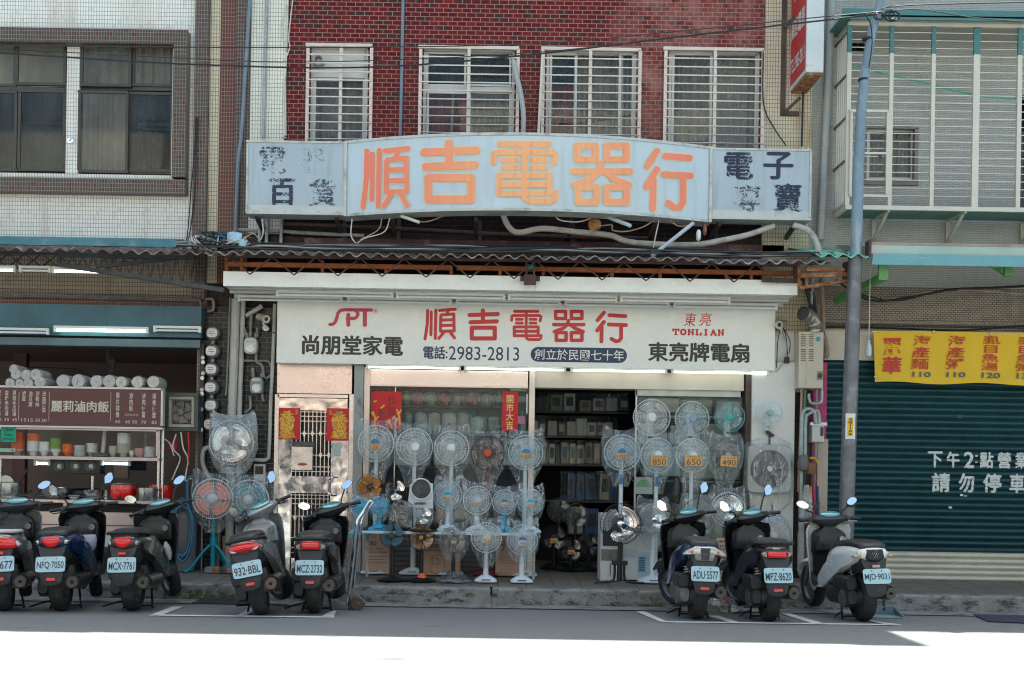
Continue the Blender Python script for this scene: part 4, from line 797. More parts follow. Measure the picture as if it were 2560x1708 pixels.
t = T('paper_banner', 'narrow red banner with four gold characters on the shop window', 'banner', W(1275, 1078, F - .01)); MB().fbox(1256, 979, 1295, 1078, F - .008, F - .004).build('paper', redpaper, t, world=True)
mb = MB(); ftext(mb, '開\n市\n大\n吉', 1265, 988, 1284, 1074, F - .011, bold=.015); mb.build('lettering', mat('pale gold', (.72, .55, .2), .5), t, world=True)
tag(MB().fbox(1295, 1041, 1312, 1060, F - .006, F - .002).build('sticker', mat('mauve', (.42, .16, .26), .5), None, world=True), 'small mauve sticker beside the narrow red banner', 'sticker')
t = T('sticker', 'small green strip sticker in the top corner of the shop window', 'sticker', W(1296, 977, F)); MB().fbox(1276, 969, 1316, 977, F - .006, F - .002).build('paper', mat('sticker green', (.2, .45, .25), .5), t, world=True); mb = MB(); ftext(mb, '52', 1303, 970.5, 1313, 976, F - .008, bold=.02); mb.build('lettering', red, t, world=True)
t = T('green_notice', 'pale notice with a green picture on the right shop window', 'notice', W(1608, 1235, F)); MB().fbox(1587, 1193, 1631, 1235, F - .025, F - .021).build('paper', mat('notice grey', (.5, .53, .52), .5), t, world=True); mb = MB(); c = W(1609, 1218, F - .027); mb.prism([(c.x + .09 * math.cos(a / 14 * 3.14159), c.z + .09 * math.sin(a / 14 * 3.14159)) for a in range(15)], F - .028, F - .0255); mb.build('green_arch', mat('leaf green', (.2, .42, .22), .5), t, world=True)
# ------------------------------------------------------------------ goods inside
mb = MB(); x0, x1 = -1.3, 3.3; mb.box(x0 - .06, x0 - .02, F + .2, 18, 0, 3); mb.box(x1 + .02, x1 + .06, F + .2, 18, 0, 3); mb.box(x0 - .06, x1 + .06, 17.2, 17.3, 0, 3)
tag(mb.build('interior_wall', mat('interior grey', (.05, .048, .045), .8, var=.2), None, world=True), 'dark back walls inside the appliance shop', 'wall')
def board(u0, v, u1, y0, y1, label, m=dgrey, th=4): return tag(MB().fbox(u0, v, u1, v + th, y0, y1).build('shelf_board', m, None, world=True), label, 'shelf')
for v, lab in ((1015, 'upper'), (1085, 'middle'), (1165, 'lower')): board(925, v, 1318, 14.0, 14.5, lab + ' dark shelf behind the left shop window')
for v, lab in ((1029, 'top'), (1091, 'second'), (1161, 'third'), (1252, 'lowest')): board(1318, v, 1572, 15.2, 15.9, lab + ' dark shelf at the back of the open doorway')
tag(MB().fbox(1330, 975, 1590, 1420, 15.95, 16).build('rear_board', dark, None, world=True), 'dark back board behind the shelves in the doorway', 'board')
def C(n, *a): return mat('goods ' + n, a, .35, var=.08, vs=9)
CG, CM, CR, CW, CC, CP, CS, CK, CB, CBe, CBr = C('green', .12, .3, .1), C('magenta', .35, .03, .12), C('red', .4, .015, .03), C('white', .62, .63, .62), C('cream', .6, .55, .45), C('pink', .58, .46, .45), C('silver', .4, .4, .4), C('black', .025, .025, .027), C('blue', .03, .1, .25), C('beige', .4, .36, .3), C('brown', .2, .13, .09)
def cooker(u0, v0, u1, v1, y, m, lidm, label, group, floral=None):
    c = W((u0 + u1) / 2, v1, y); r = (u1 - u0) / 2 * y / FPX; h = (v1 - v0) * y / FPX; t = T('rice_cooker', label, 'rice cooker', c, group)
    MB().lathe([(r * .8, 0), (r * .95, h * .06), (r, h * .3), (r * .97, h * .7), (r * .93, h * .76)], (0, 0, 0), 'z', 18).build('body', m, t, smooth=True, ang=50)
    MB().lathe([(r * .95, h * .765), (r * .96, h * .82), (r * .8, h * .92), (r * .3, h * .97), (r * .1, h * .975), (r * .1, h), (0, h)], (0, 0, 0), 'z', 18).build('lid', lidm, t, smooth=True, ang=50)
    if floral:
        mb = MB(); [mb.lens([(dx * r + .016 * math.cos(a / 8 * 6.28), h * dz + .016 * math.sin(a / 8 * 6.28)) for a in range(8)], -r * math.sqrt(1 - dx * dx) - .002, .001, .004) for dx, dz in ((-.3, .3), (.1, .42), (.35, .2))]; mb.build('flower_print', floral, t)
    if u1 - u0 > 24: MB().box(r * .25, r * .55, -r * .93 - .006, -r * .5, h * .1, h * .32).build('price_tag', CBe, t)
def zA(x): return 880 + x * .2551
LOW = []
ORD = ['leftmost', 'second', 'third', 'fourth', 'fifth', 'sixth', 'seventh', 'eighth', 'ninth', 'tenth']
for i, (a, b, m, cn) in enumerate(((500, 582, CG, 'green'), (588, 692, CM, 'magenta'), (700, 832, CG, 'light green'), (860, 960, CR, 'red'), (968, 1080, CBr, 'dark brown'), (1112, 1250, CR, 'bright red'), (1268, 1362, CS, 'silver'), (1368, 1445, CK, 'black'))):
    cooker(zA(a), 978 + i * .6, zA(b), 1014 + .8 * i * .5, 14.15, m, CW if i in (1, 5, 2) else m, ORD[i] + ' pot on the upper window shelf, ' + cn, 'pots on the upper window shelf')
for i, (a, b, m, cn) in enumerate(((495, 590, CS, 'silver'), (602, 735, CW, 'white'), (745, 866, CC, 'cream'), (876, 1022, CW, 'white with a flower print'), (1028, 1146, CP, 'pinkish'), (1150, 1322, CW, 'wide white'), (1326, 1450, CC, 'pale'), (1630, 1700, CS, 'grey'))):
    cooker(zA(a), 1030 + (10 if i > 4 else 0), zA(b), 1084, 14.15, m, CC if i == 3 else m, ORD[i] + ' rice cooker on the middle window shelf, ' + cn, 'rice cookers on the middle window shelf', CR if i == 3 else None)
for i, (a, b, h_, m, cn) in enumerate(((935, 975, 1098, CBe, 'beige'), (985, 1030, 1104, CW, 'white'), (1038, 1075, 1096, CS, 'silver'), (1085, 1140, 1106, CC, 'cream'), (1150, 1190, 1100, CBr, 'brown'), (1200, 1250, 1104, CP, 'pink'), (1258, 1312, 1098, CW, 'wide white'))): C2 = (a, h_, b, 1164, 14.15, m); LOW.append((C2, cn))
def zC(x): return 1320 + x * .2553
def boxy(u0, v0, u1, v1, y, m, label, group, name='appliance', front=None):
    c = W((u0 + u1) / 2, v1, y); w_ = (u1 - u0) / 2 * y / FPX; h = (v1 - v0) * y / FPX; t = T(name, label, name.replace('_', ' '), c, group)
    MB().box(-w_, w_, 0, .2, 0, h).build('casing', m, t, bev=min(.012, w_ * .2))
    if front: MB().box(-w_ * .6, w_ * .6, -.006, -.0005, h * .3, h * .8).build('front_panel', front, t)
for q, cn in LOW: boxy(*q, cn + ' carton on the lower window shelf behind the bagged fans', 'cartons on the lower window shelf', 'carton', CK if cn != 'cream' else CG)
for i, (a, b, v0, m, f, cn) in enumerate(((80, 200, 990, CK, None, 'black'), (215, 336, 986, CG, CK, 'green'), (350, 462, 984, CW, CK, 'white with a black front'), (505, 622, 1000, CBe, CBr, 'beige'), (636, 752, 996, CW, CBr, 'white with a brown picture'), (760, 876, 994, CW, None, 'clear white'), (885, 1000, 996, CK, CS, 'black'))):
    boxy(zC(a), v0, zC(b), 1028, 15.3, m, ORD[i] + ' item on the top doorway shelf, ' + cn, 'goods on the top doorway shelf', front=f)
for i, (a, b, v0, m, f, cn) in enumerate(((40, 98, 1052, CC, None, 'cream'), (100, 180, 1052, CK, CW, 'black'), (190, 282, 1052, CP, None, 'pink'), (290, 370, 1054, CK, CS, 'black'), (376, 466, 1054, CC, None, 'cream'), (470, 574, 1046, CW, None, 'tall white'), (580, 666, 1056, CW, CB, 'white'), (670, 742, 1056, CBe, CK, 'beige'), (750, 826, 1056, CC, None, 'pale'))):
    boxy(zC(a), v0, zC(b), 1090, 15.3, m, ORD[i] + ' item on the second doorway shelf, ' + cn, 'goods on the second doorway shelf', front=f)
for i, (a, b, m, f) in enumerate(((130, 198, CBe, CBr), (205, 262, CW, CK), (268, 312, CK, None), (320, 400, CBe, CB), (405, 466, CC, CG), (470, 552, CBe, CK), (558, 632, CBr, CK), (640, 710, CBe, CC))):
    boxy(zC(a), 1106 + (i % 3) * 3, zC(b), 1160, 15.3, m, ORD[i] + ' upright carton on the third doorway shelf', 'cartons on the third doorway shelf', 'carton', f)
for i, (a, b, m, f) in enumerate(((380, 460, CB, CK), (470, 555, CB, CK), (560, 650, CB, CK), (700, 800, CBe, CK), (805, 870, CB, None))):
    boxy(zC(a), 1184, zC(b), 1251, 15.3, m, ORD[i] + ' blue water heater on the lowest doorway shelf', 'heaters on the lowest doorway shelf', 'heater', f)
for i, (a, b, m, f) in enumerate(((395, 540, CBe, CK), (550, 690, CB, CK))): boxy(zC(a), 1268 + i * 3, zC(b), 1336, 15.35, m, ('pale', 'blue')[i] + ' appliance under the lowest doorway shelf', 'appliances under the doorway shelves', front=f)
for i, (u0, v0, u1, v1, m) in enumerate(((1620, 995, 1698, 1030, CW), (1705, 1000, 1780, 1034, CG), (1790, 1004, 1850, 1040, CW), (1600, 1060, 1668, 1110, CC), (1676, 1064, 1750, 1112, CW), (1758, 1060, 1846, 1116, CBe), (1612, 1130, 1700, 1190, CW), (1710, 1140, 1790, 1196, CC), (1796, 1140, 1850, 1200, CW), (1600, 1260, 1700, 1380, CBe), (1710, 1250, 1850, 1400, CC))):
    boxy(u0, v0, u1, v1, 14.1, m, ['wide white', 'green', 'narrow white', 'cream', 'plain white', 'beige', 'low white', 'low cream', 'right white', 'floor beige', 'floor cream'][i] + ' carton behind the right shop window', 'cartons behind the right window', 'carton')
for v, lab in ((1040, 'upper'), (1120, 'middle'), (1202, 'lower')): board(1592, v, 1855, 14.0, 14.4, lab + ' pale shelf behind the right shop window', mat('pale shelf', (.35, .4, .37), .5))
c = W(1691, 1222, F + .12); t = T('hanging_lamp', 'dark glass bell lamp behind the right shop window', 'lamp', c); MB().lathe([(.005, .12), (.03, .1), (.045, .04), (.08, -.04), (.085, -.06), (.06, -.075), (0, -.08)], (0, 0, 0), 'z', 18).build('shade', mat('dark glass', (.03, .06, .055), .06), t, smooth=True)
for v0, v1, y_, u0, u1, lab in ((982, 1030, 15.22, 1335, 1570, 'top doorway shelf'), (1040, 1092, 15.22, 1325, 1545, 'second doorway shelf'), (1100, 1162, 15.22, 1330, 1515, 'third doorway shelf'), (1178, 1254, 15.22, 1400, 1560, 'lowest doorway shelf'), (975, 1016, 14.06, 1000, 1250, 'upper window shelf'), (1022, 1086, 14.06, 1000, 1310, 'middle window shelf')):
    tag(sheet(u0, v0, u1, v1, y_, bag, None, 'plastic_cover', .03, 13), 'clear crinkled plastic over the goods on the ' + lab, 'plastic sheet')
# ------------------------------------------------------------------ fans
_gr = {}
def grille_mesh(key, n, rings, depth, rear):
    if key in _gr: return _gr[key]
    mb = MB(); r_ = .0075
    def prof(s): return -depth * math.sqrt(max(0, 1 - (s * .97) ** 2)) * 1.0
    for s in rings:
        pts = [(s * math.cos(a / 36 * 6.2832), prof(s), s * math.sin(a / 36 * 6.2832)) for a in range(37)]; mb.tube(pts, .016 if s == 1 else r_, 5 if s == 1 else 4, cap=False)
    for i in range(n):
        a = 6.2832 * i / n; sw = .25; pts = [(s * math.cos(a + sw * s), prof(s), s * math.sin(a + sw * s)) for s in (.2, .45, .7, .88, 1)]; mb.tube(pts, r_, 3, cap=False)
    if rear:
        for s in (1, .7, .4):
            mb.tube([(s * math.cos(a / 28 * 6.2832), .02 + depth * .9 * math.sqrt(max(0, 1 - (s * .97) ** 2)), s * math.sin(a / 28 * 6.2832)) for a in range(29)], r_, 3, cap=False)
        for i in range(n // 2):
            a = 6.2832 * i / (n // 2); mb.tube([(s * math.cos(a), .02 + depth * .9 * math.sqrt(max(0, 1 - (s * .97) ** 2)), s * math.sin(a)) for s in (.25, .7, 1)], r_, 3, cap=False)
    _gr[key] = mb; return mb
def blade_mb(k, nb, rad, wide, pitch=.10):
    mb = MB(); a0 = 6.2832 * k / nb + .4; vs = []; NR, NT = 7, 6
    for i in range(NR):
        s = i / (NR - 1); r = rad * (.16 + .84 * s); wd = wide * (.45 + .75 * math.sin(min(1, s * 1.05) * 2.1)) * (1 if s < .9 else .82)
        for j in range(NT):
            q = j / (NT - 1) - .5; a = a0 + q * wd + .35 * s; vs.append((r * math.cos(a), q * pitch * rad * 1.6, r * math.sin(a)))
    mb.add(vs, [(i * NT + j, i * NT + j + 1, (i + 1) * NT + j + 1, (i + 1) * NT + j) for i in range(NR - 1) for j in range(NT - 1)]); return mb
def bag_mb(r, seed, tail=2.2, ears=.22):
    rnd = random.Random(seed); mb = MB(); lv = [(1.26, .9, .02), (1.1, 1.02, .1), (.7, 1.1, .3), (.25, 1.14, .38), (-.25, 1.12, .38), (-.7, 1.02, .34), (-1.05, .84, .28), (-1.4, .62, .22), (-(1.4 + tail) / 2, .5, .18), (-tail, .42, .15)]
    secs = []; n = 26; ex = (rnd.uniform(.6, 1.5), rnd.uniform(.6, 1.5)); ox = rnd.uniform(-.05, .05)
    for li, (z, hw, hd) in enumerate(lv):
        ring = []
        for x, y, _ in suph(0, .04, hw * r, hd * r, 0, n, 2.2):
            j = 1 + .10 * mnoise.noise(Vector((x * 9, z * 2.2 + y * 3, seed * 3.1)))
            e = ears * r * abs(x / (hw * r)) ** 3 * ex[0 if x < 0 else 1] if li < 2 else 0
            jj = mnoise.noise(Vector((x * 24, z * 7, seed))) * .05 * r
            ring.append((x * j + ox * r, y * (1 + .25 * mnoise.noise(Vector((x * 14, z * 5, seed + 9)))) + jj, z * r + e + jj * .4))
        secs.append(ring)
    mb.loft(secs, close=False); return mb
gm = {k: mat('grille ' + k, c, .35, m, var=.05) for k, c, m in (('white', (.68, .72, .72), 0), ('blue', (.55, .66, .72), 0), ('black', (.02, .02, .022), 0), ('brown', (.09, .06, .05), .2), ('chrome', (.55, .58, .6), .6), ('teal', (.2, .5, .52), 0), ('grey', (.2, .2, .2), 0))}
bm = {'clear blue': plastic('blue blade', (.52, .64, .72), .3, .25, 4, .2), 'clear': plastic('clear blade', (.7, .74, .74), .22, .25, 4, .25), 'orange': mat('orange blade', (.62, .2, .01), .35), 'coral': mat('coral blade', (.80, .17, .08), .4), 'teal': mat('teal blade', (.0, .24, .30), .4), 'cyan': mat('cyan blade', (.0, .30, .52), .4),
      'steelblue': mat('steel blue blade', (.08, .2, .26), .4), 'dark': plastic('dark blade', (.07, .07, .075), .5, .3, 4, .3), 'chrome': mat('chrome blade', (.75, .8, .85), .12, 1., var=.03), 'red': plastic('red dark blade', (.25, .06, .06), .35, .3, 4, .3), 'amber': plastic('amber blade', (.6, .22, .02), .5, .3, 4, .2)}
pm = {'white': mat('pole white', (.66, .70, .71), .35, var=.04), 'black': black, 'brown': mat('pole red brown', (.16, .03, .03), .35), 'teal': mat('pole teal', (.0, .22, .26), .4), 'cyan': mat('pole cyan', (.04, .33, .5), .4), 'grey': dgrey}
card_o = mat('orange card', (.72, .40, .13), .6, var=.04); card_c = mat('cream card', (.72, .58, .42), .6, var=.04); card_w = mat('white card', (.7, .7, .68), .6, var=.03); card_ink = mat('card ink', (.22, .10, .06), .6)
blue_b = mat('badge blue', (.03, .17, .36), .3); teal_b = mat('badge teal', (.0, .22, .24), .3); cyan_b = mat('badge cyan', (.03, .33, .48), .3); lav = mat('badge lavender', (.45, .5, .62), .3); redb = mat('badge red', (.5, .06, .03), .3); white_b = mat('badge white', (.7, .72, .71), .3)
def fan(u, v, rp, y, label, group, ring='white', blades='clear', nb=5, hub=None, card=None, pole='white', base='plate', zb=None, bagm=None, yaw=0, tail=2.2, wires=56, wide=.95, seed=1, panel=None, px=0, basem=None, ears=.22, grp_cat='fan'):
    p = W(u, v, y); r = rp * y / FPX; zb = gz(y) + .003 if zb is None else zb; wall_ = base == 'wall'; yaw = yaw or random.Random(seed).uniform(-.22, .22)
    t = T('wall_fan' if wall_ else ('table_fan' if zb > .4 and base == 'plate' else 'standing_fan'), label, 'fan', (p.x, y, p.z - r * 1.2 if wall_ else zb), group); h = r * 1.2 if wall_ else p.z - zb
    ry = Matrix.Translation((0, 0, h)) @ Matrix.Rotation(yaw, 4, 'Z')
    mb = MB(); mb.xf = ry @ Matrix.Scale(r, 4); g = grille_mesh((wires, hub != 'chrome'), wires, (1, .97, .8, .62, .42) if wires > 40 else (1, .8, .55, .3), .22, True); mb.add(g.v, g.f); mb.build('grille', gm[ring], t, smooth=True)
    for k in range(nb):
        mb = MB(); mb.xf = ry; b = blade_mb(k, nb, r * .88, wide); mb.add(b.v, b.f); mb.build('blade', bm[blades], t, smooth=True, ang=80)
    mb = MB(); mb.xf = ry; mb.lathe([(.0, .32 * r), (.2 * r, .3 * r), (.3 * r, .2 * r), (.3 * r, .06 * r), (.12 * r, .04 * r), (.12 * r, -.1 * r), (0, -.1 * r)], (0, .02, 0), 'y', 16); mb.build('motor', pm[pole], t, smooth=True, ang=50)
    yb = -.24 * r
    mb = MB(); mb.xf = ry
    if hub in ('dome', 'disc', 'ring'): mb.lathe([(0, yb - .012), (.2 * r, yb - .01), (.24 * r, yb - .002), (.24 * r, yb + .015)], (0, 0, 0), 'y', 20); mb.build('hub_badge', card[3] if card and len(card) > 3 else white_b, t, smooth=True, ang=40)
    elif hub: mb.lathe([(0, yb), (.1 * r, yb), (.17 * r, yb + .01), (.17 * r, yb + .02)], (0, 0, 0), 'y', 16); mb.build('hub_badge', card[3] if card and len(card) > 3 else chrome, t, smooth=True, ang=40)
    if card and card[0]:
        cm, txt, k = card[0], card[1], card[2]; cw, ch_ = .24 * r * k, .15 * r * k; cz = -.17 * r - (k - 1) * .12 * r; mb = MB(); mb.xf = ry @ Matrix.Rotation(random.Random(seed).uniform(-.06, .06), 4, 'Y'); mb.box(-cw, cw, yb - .018, yb - .015, cz - ch_, cz + ch_); pc = mb.build('price_card', cm, t)
        mb = MB(); mb.xf = ry; ls = txt.split('\n'); text_to(mb, ls[-1], -cw * .85, cw * .85, cz - ch_ * .85, cz + ch_ * .3, yb - .0205, bold=.012)
        if len(ls) > 1: text_to(mb, ls[0], -cw * .8, cw * .8, cz + ch_ * .45, cz + ch_ * .85, yb - .0205)
        mb.build('lettering', card_ink, pc)
    if wall_:
        mb = MB(); mb.loft([suph(0, .13, .2 * r, .05, z, 16, 4) for z in (-.02, r * 1.3)]); mb.lathe([(0, -.09), (.05 * r, -.09)], (0, .1, 0), 'y', 8); mb.build('wall_mount', pm[pole], t, smooth=True)
        mb = MB(); mb.box(-.13 * r, .13 * r, .065, .079, .02, .1 * r + .02); mb.build('switch_panel', panel or blue_b, t)
    else:
        pb = pm[basem or pole]; zt = h - .2 * r
        mb = MB(); pr = .026 if base != 'disc' else .019
        if h > .5: mb.tube([(px, .05, .04), (px * .5, .05, h * .45), (0, .05, zt)], [pr * 1.25, pr, pr * .85], 12)
        else: mb.tube([(px, .05, .03), (0, .05, zt)], [pr * 1.3, pr], 12)
        if base != 'none': mb.build('pole', pm[pole], t, smooth=True)
        if panel: MB().box(px * .3 - .024, px * .3 + .024, .05 - pr - .012, .05 - pr + .004, h - 1.75 * r, h - 1.2 * r).build('control_panel', panel, t, bev=.004)
        if base == 'plate':
            k = 1 if h > .6 else .8; mb = MB(); mb.loft([suph(px, .05, .16 * k, .14 * k, 0, 24, 4), suph(px, .05, .165 * k, .145 * k, .012, 24, 4), suph(px, .05, .15 * k, .13 * k, .03, 24, 4), suph(px, .05, .05, .05, .075, 24, 2.2)]); mb.build('base', pb, t, smooth=True, ang=50)
            MB().box(px - .05, px + .05, -.09 * k - .0, -.06 * k, .028, .036).build('button_strip', blue_b, t)
        elif base == 'disc': MB().lathe([(.17, 0), (.172, .008), (.14, .022), (.05, .036), (.024, .06), (0, .06)], (px, .05, 0), 'z', 26).build('base', pb, t, smooth=True, ang=40)
        elif base == 'tripod':
            for k in range(3): a = (-2.75, -.35, 1.2)[k]; mb = MB(); mb.tube(cat_rom([(0, .05, .34), (.11 * math.cos(a), .05 + .11 * math.sin(a), .24), (.27 * math.cos(a), .05 + .27 * math.sin(a), .03), (.33 * math.cos(a), .05 + .33 * math.sin(a), .012)], 3), .016, 8); mb.build('leg', pb, t, smooth=True)
            MB().cyl((0, .05, .3), (0, .05, .4), .04, n=12).build('collar', pb, t, smooth=True)
        elif base == 'u':
            for s in (-1, 1): mb = MB(); mb.tube(cat_rom([(s * .055, .05, .25), (s * .055, .05, .1), (s * .09, .05, .035), (s * .28, .05, .02)], 4), .014, 8); mb.build('leg', pb, t, smooth=True)
            MB().box(-.09, .09, .03, .07, .22, .27).build('clamp', pb, t, bev=.006)
    if bagm:
        mb = MB(); mb.xf = Matrix.Translation((0, 0, h)) @ Matrix.Rotation(yaw, 4, 'Z'); b = bag_mb(r, seed, min(tail, (h - .02) / r), ears); mb.add(b.v, b.f); mb.build('plastic_bag', bagm, t, smooth=True, ang=28)
    return t
g1 = 'bagged standing fans in the back row'; g2 = 'fans on the display shelf'; g3 = 'fans on the pavement'; g4 = 'wall fans on the right window'; g5 = 'bagged fans right of the doorway'
y = 13.42
fan(940, 1109, 46, y, 'bagged white standing fan with an orange card, leftmost in the back row', g1, 'white', 'clear', 5, 'dome', (card_o, '16吋電扇\n1350', 1, blue_b), bagm=bag, seed=1)
fan(1036, 1117, 46, y, 'bagged white standing fan with a plain white hub, second in the back row', g1, 'white', 'clear', 5, 'disc', None, bagm=bag, seed=2)
fan(1129, 1121, 44, y, 'bagged white standing fan with a small white card, third in the back row', g1, 'white', 'clear', 5, 'disc', (card_w, '特價', .8, white_b), bagm=bag, seed=3)
fan(1220, 1133, 43, y, 'bagged brown standing fan with a red hub and dark red pole', g1, 'brown', 'red', 5, 'disc', (None, '', 1, redb), 'brown', bagm=bag, seed=4)
fan(1314, 1132, 43.5, y, 'bagged pale blue standing fan with an orange card beside the doorway', g1, 'blue', 'clear', 5, 'dome', (card_o, '16吋電扇\n1050', 1, blue_b), bagm=bag, seed=5)
# shelf
zs_ = W(1110, 1329, 12.95).z; t = T('display_shelf', 'white wooden display shelf carrying the row of table fans', 'shelf', W(1125, 1330, 12.95)); q = W(1125, 1330, 12.85); MB().box(q.x - .99, q.x + .97, 12.82, 13.2, zs_ - .03, zs_).build('shelf_top', mat('shelf white', (.6, .62, .62), .5, var=.06, stain=(.4, .38, .35), ss=4, st=(.55, .8)), t, world=True, bev=.004)
for x in (-.97, .95):
    for yy in (13.12,): MB().box(q.x + x, q.x + x + .03, yy, yy + .03, gz(13.1), zs_ - .031).build('leg', galv, t, world=True)
for i, (u, v, r_, yy, lab) in enumerate(((1398, 1275, 30, 14.8, 'dim round fan high in the open doorway'), (1440, 1290, 31, 14.7, 'dim grey fan beside the round fan in the doorway'), (1386, 1345, 32, 14.3, 'black fan with an orange card at the left of the doorway floor'), (1428, 1374, 30, 14.1, 'low black fan with an orange card in the middle of the doorway'), (1474, 1360, 33, 14.2, 'black fan at the right of the doorway floor'))):
    fan(u, v, r_, yy, lab, 'dark fans inside the doorway', 'black' if i > 1 else 'grey', 'dark', 4, 'dome', (card_o if i in (2, 3) else None, '特價', 1.2, dgrey), 'black', base='disc', seed=70 + i, wires=40)
y = 12.98
fan(925, 1218, 33, y, 'black table fan with five orange blades beside the concrete pillar', g2, 'black', 'orange', 5, 'chrome', (None, '', 1, dgrey), 'black', zb=zs_, base='disc', wires=48, seed=11)
fan(988, 1226, 28.5, y, 'small black table fan with three chrome blades on the shelf', g2, 'black', 'chrome', 3, 'chrome', None, 'black', zb=zs_, base='disc', wires=44, seed=12, wide=1.2)
fan(1120, 1238, 36, y, 'bagged light blue table fan with a cream card on the shelf, largest there', g2, 'blue', 'clear blue', 5, 'dome', (card_c, '14吋\n850', 1, cyan_b), zb=zs_, bagm=bag, seed=14, tail=1.9)
fan(1193, 1251, 36, y, 'bagged white table fan with a lavender hub on the shelf', g2, 'white', 'clear blue', 5, 'dome', (card_c, '12吋\n650', 1, lav), zb=zs_, bagm=bag, seed=15, tail=1.9)
fan(1261, 1255, 30.5, y, 'bagged table fan with a dark teal hub and a card reading 550', g2, 'blue', 'clear', 5, 'dome', (card_c, '12吋\n550', 1.15, teal_b), 'cyan', zb=zs_, bagm=bag, seed=16, tail=1.9)
fan(1326, 1256, 32, y, 'bagged table fan with a cyan hub at the doorway end of the shelf', g2, 'blue', 'clear blue', 5, 'dome', (card_c, '12吋\n650', 1.1, cyan_b), zb=zs_, bagm=bag, seed=17, tail=1.9)
fan(900, 1267, 24, 12.9, 'bagged bright blue fan at the left end of the shelf behind the hand truck', g2, 'blue', 'cyan', 4, 'ring', (None, '', 1, cyan_b), 'cyan', zb=zs_ - .05, bagm=bag, seed=18, wires=40, tail=1.8, wide=1.3)
fan(948, 1267, 25, 12.9, 'bagged bright blue fan under the black fan with orange blades', g2, 'blue', 'cyan', 4, 'ring', (None, '', 1, cyan_b), 'cyan', zb=zs_, bagm=bag, seed=19, wires=40, tail=1.7, wide=1.3)
fan(1058, 1289, 24, 12.88, 'small bagged chrome bladed fan under the white air circulator', g2, 'chrome', 'chrome', 3, 'chrome', None, 'black', zb=zs_, bagm=bag, seed=20, wires=40, tail=1.5, wide=1.2, base='disc')
c = W(1052, 1270, 12.95); t = T('air_circulator', 'white square air circulator with a round grille on the shelf', 'fan', c); k = 12.95 / FPX
MB().add([(x * k, yy, z * k) for yy in (.0, .12) for x, z in ((-34, 0), (31, -2), (29, 62), (-28, 60))], [(0, 1, 2, 3), (7, 6, 5, 4), (0, 4, 5, 1), (1, 5, 6, 2), (2, 6, 7, 3), (3, 7, 4, 0)]).build('casing', pm['white'], t, bev=.012, seg=3)
mb = MB(); mb.xf = Matrix.Translation((0, -.012, 47 * k)) @ Matrix.Scale(25 * k, 4); g = grille_mesh((40, 'c'), 40, (1, .9, .75, .6, .45, .3, .15), .12, False); mb.add(g.v, g.f); mb.build('grille', gm['grey'], t, smooth=True)
mb = MB(); mb.lathe([(24 * k, 0), (25 * k, -.02), (27.5 * k, -.02), (28 * k, .0), (26 * k, .02)], (0, -.012, 47 * k), 'y', 28, cap=False); o = mb.build('ring', white, t, smooth=True)
MB().lathe([(0, -.004), (23 * k, -.002)], (0, -.004, 47 * k), 'y', 24).build('grille_back', dgrey, t); mb = MB(); mb.box(-17 * k, 14 * k, -.004, .001, 8 * k, 14 * k); mb.build('display', dgrey, t)
c = W(1002, 1318, 12.88); t = T('bagged_heater', 'black heater wrapped in dark plastic on the shelf', 'heater', c); mb = MB(); rnd = random.Random(5); mb.loft([[(x + rnd.uniform(-.012, .012), yy + rnd.uniform(-.012, .012), z) for x, yy, _ in suph(dx, .05, hw, .1, 0, 22, 3.5)] for z, hw, dx in ((0, .13, 0), (.08, .14, 0), (.18, .135, 0), (.25, .12, .01), (.29, .07, .0), (.31, .03, -.05))]); mb.build('wrapping', bag_dark, t, smooth=True, ang=25); MB().box(-.1, .1, 0, .12, .005, .24).build('heater_body', black, t, bev=.02)
y = 12.82
fan(981, 1338, 32.5, y, 'black standing fan with steel blue blades on the pavement', g3, 'black', 'steelblue', 4, 'disc', (None, '', 1, dgrey), 'black', base='disc', wires=48, seed=31, wide=1.2)
fan(1054, 1344, 34, y, 'black standing fan with orange blades and an orange collar on the pavement', g3, 'black', 'amber', 5, 'chrome', (None, '', 1, mat('amber hub', (.6, .25, .03), .3)), 'black', base='disc', wires=48, seed=32)
c = W(1054, 1444, y); o = MB().lathe([(.058, 0), (.05, .03), (.03, .055), (.02, .055)], (c.x, y + .05, gz(y) + .034), 'z', 18).build('base_collar', mat('collar orange', (.75, .13, .01), .4), COL.objects[[q.name for q in COL.objects if q.get('label', '').startswith('black standing fan with orange')][0]], world=True, smooth=True, ang=50)
fan(1134, 1351, 34, y, 'dark grey standing fan in a bag with a wrapped base', g3, 'grey', 'dark', 5, 'dome', (card_o, '特價', .8, mat('hub grey', (.15, .16, .17), .4)), 'black', base='disc', bagm=bag, seed=33, tail=1.5)
fan(1216, 1344, 38, y, 'bagged white standing fan with a card reading 750 on the pavement', g3, 'white', 'clear', 5, 'dome', (card_c, '14吋\n750', 1.1, mat('hub pale yellow', (.62, .6, .45), .4)), bagm=bag, seed=34, tail=2.0)
fan(1306, 1350, 38, y, 'bagged pale blue standing fan with a white card on the pavement', g3, 'blue', 'clear', 5, 'dome', (card_w, '14吋\n790', 1.1, blue_b), bagm=bag, seed=35, tail=1.5, basem='white')
mb = MB(); c = W(1134, 1456, y); rnd = random.Random(8); mb.loft([[(x + rnd.uniform(-.012, .012), yy + rnd.uniform(-.012, .012), z) for x, yy, _ in suph(c.x, y + .05, hw, hw * .8, 0, 22, 2.2)] for z, hw in ((gz(y), .21), (gz(y) + .03, .2), (gz(y) + .08, .1), (gz(y) + .12, .04))]); mb.build('base_wrap', bag_dark, [q for q in COL.objects if q.get('label', '').startswith('dark grey standing fan in a bag')][0], world=True, smooth=True, ang=25)
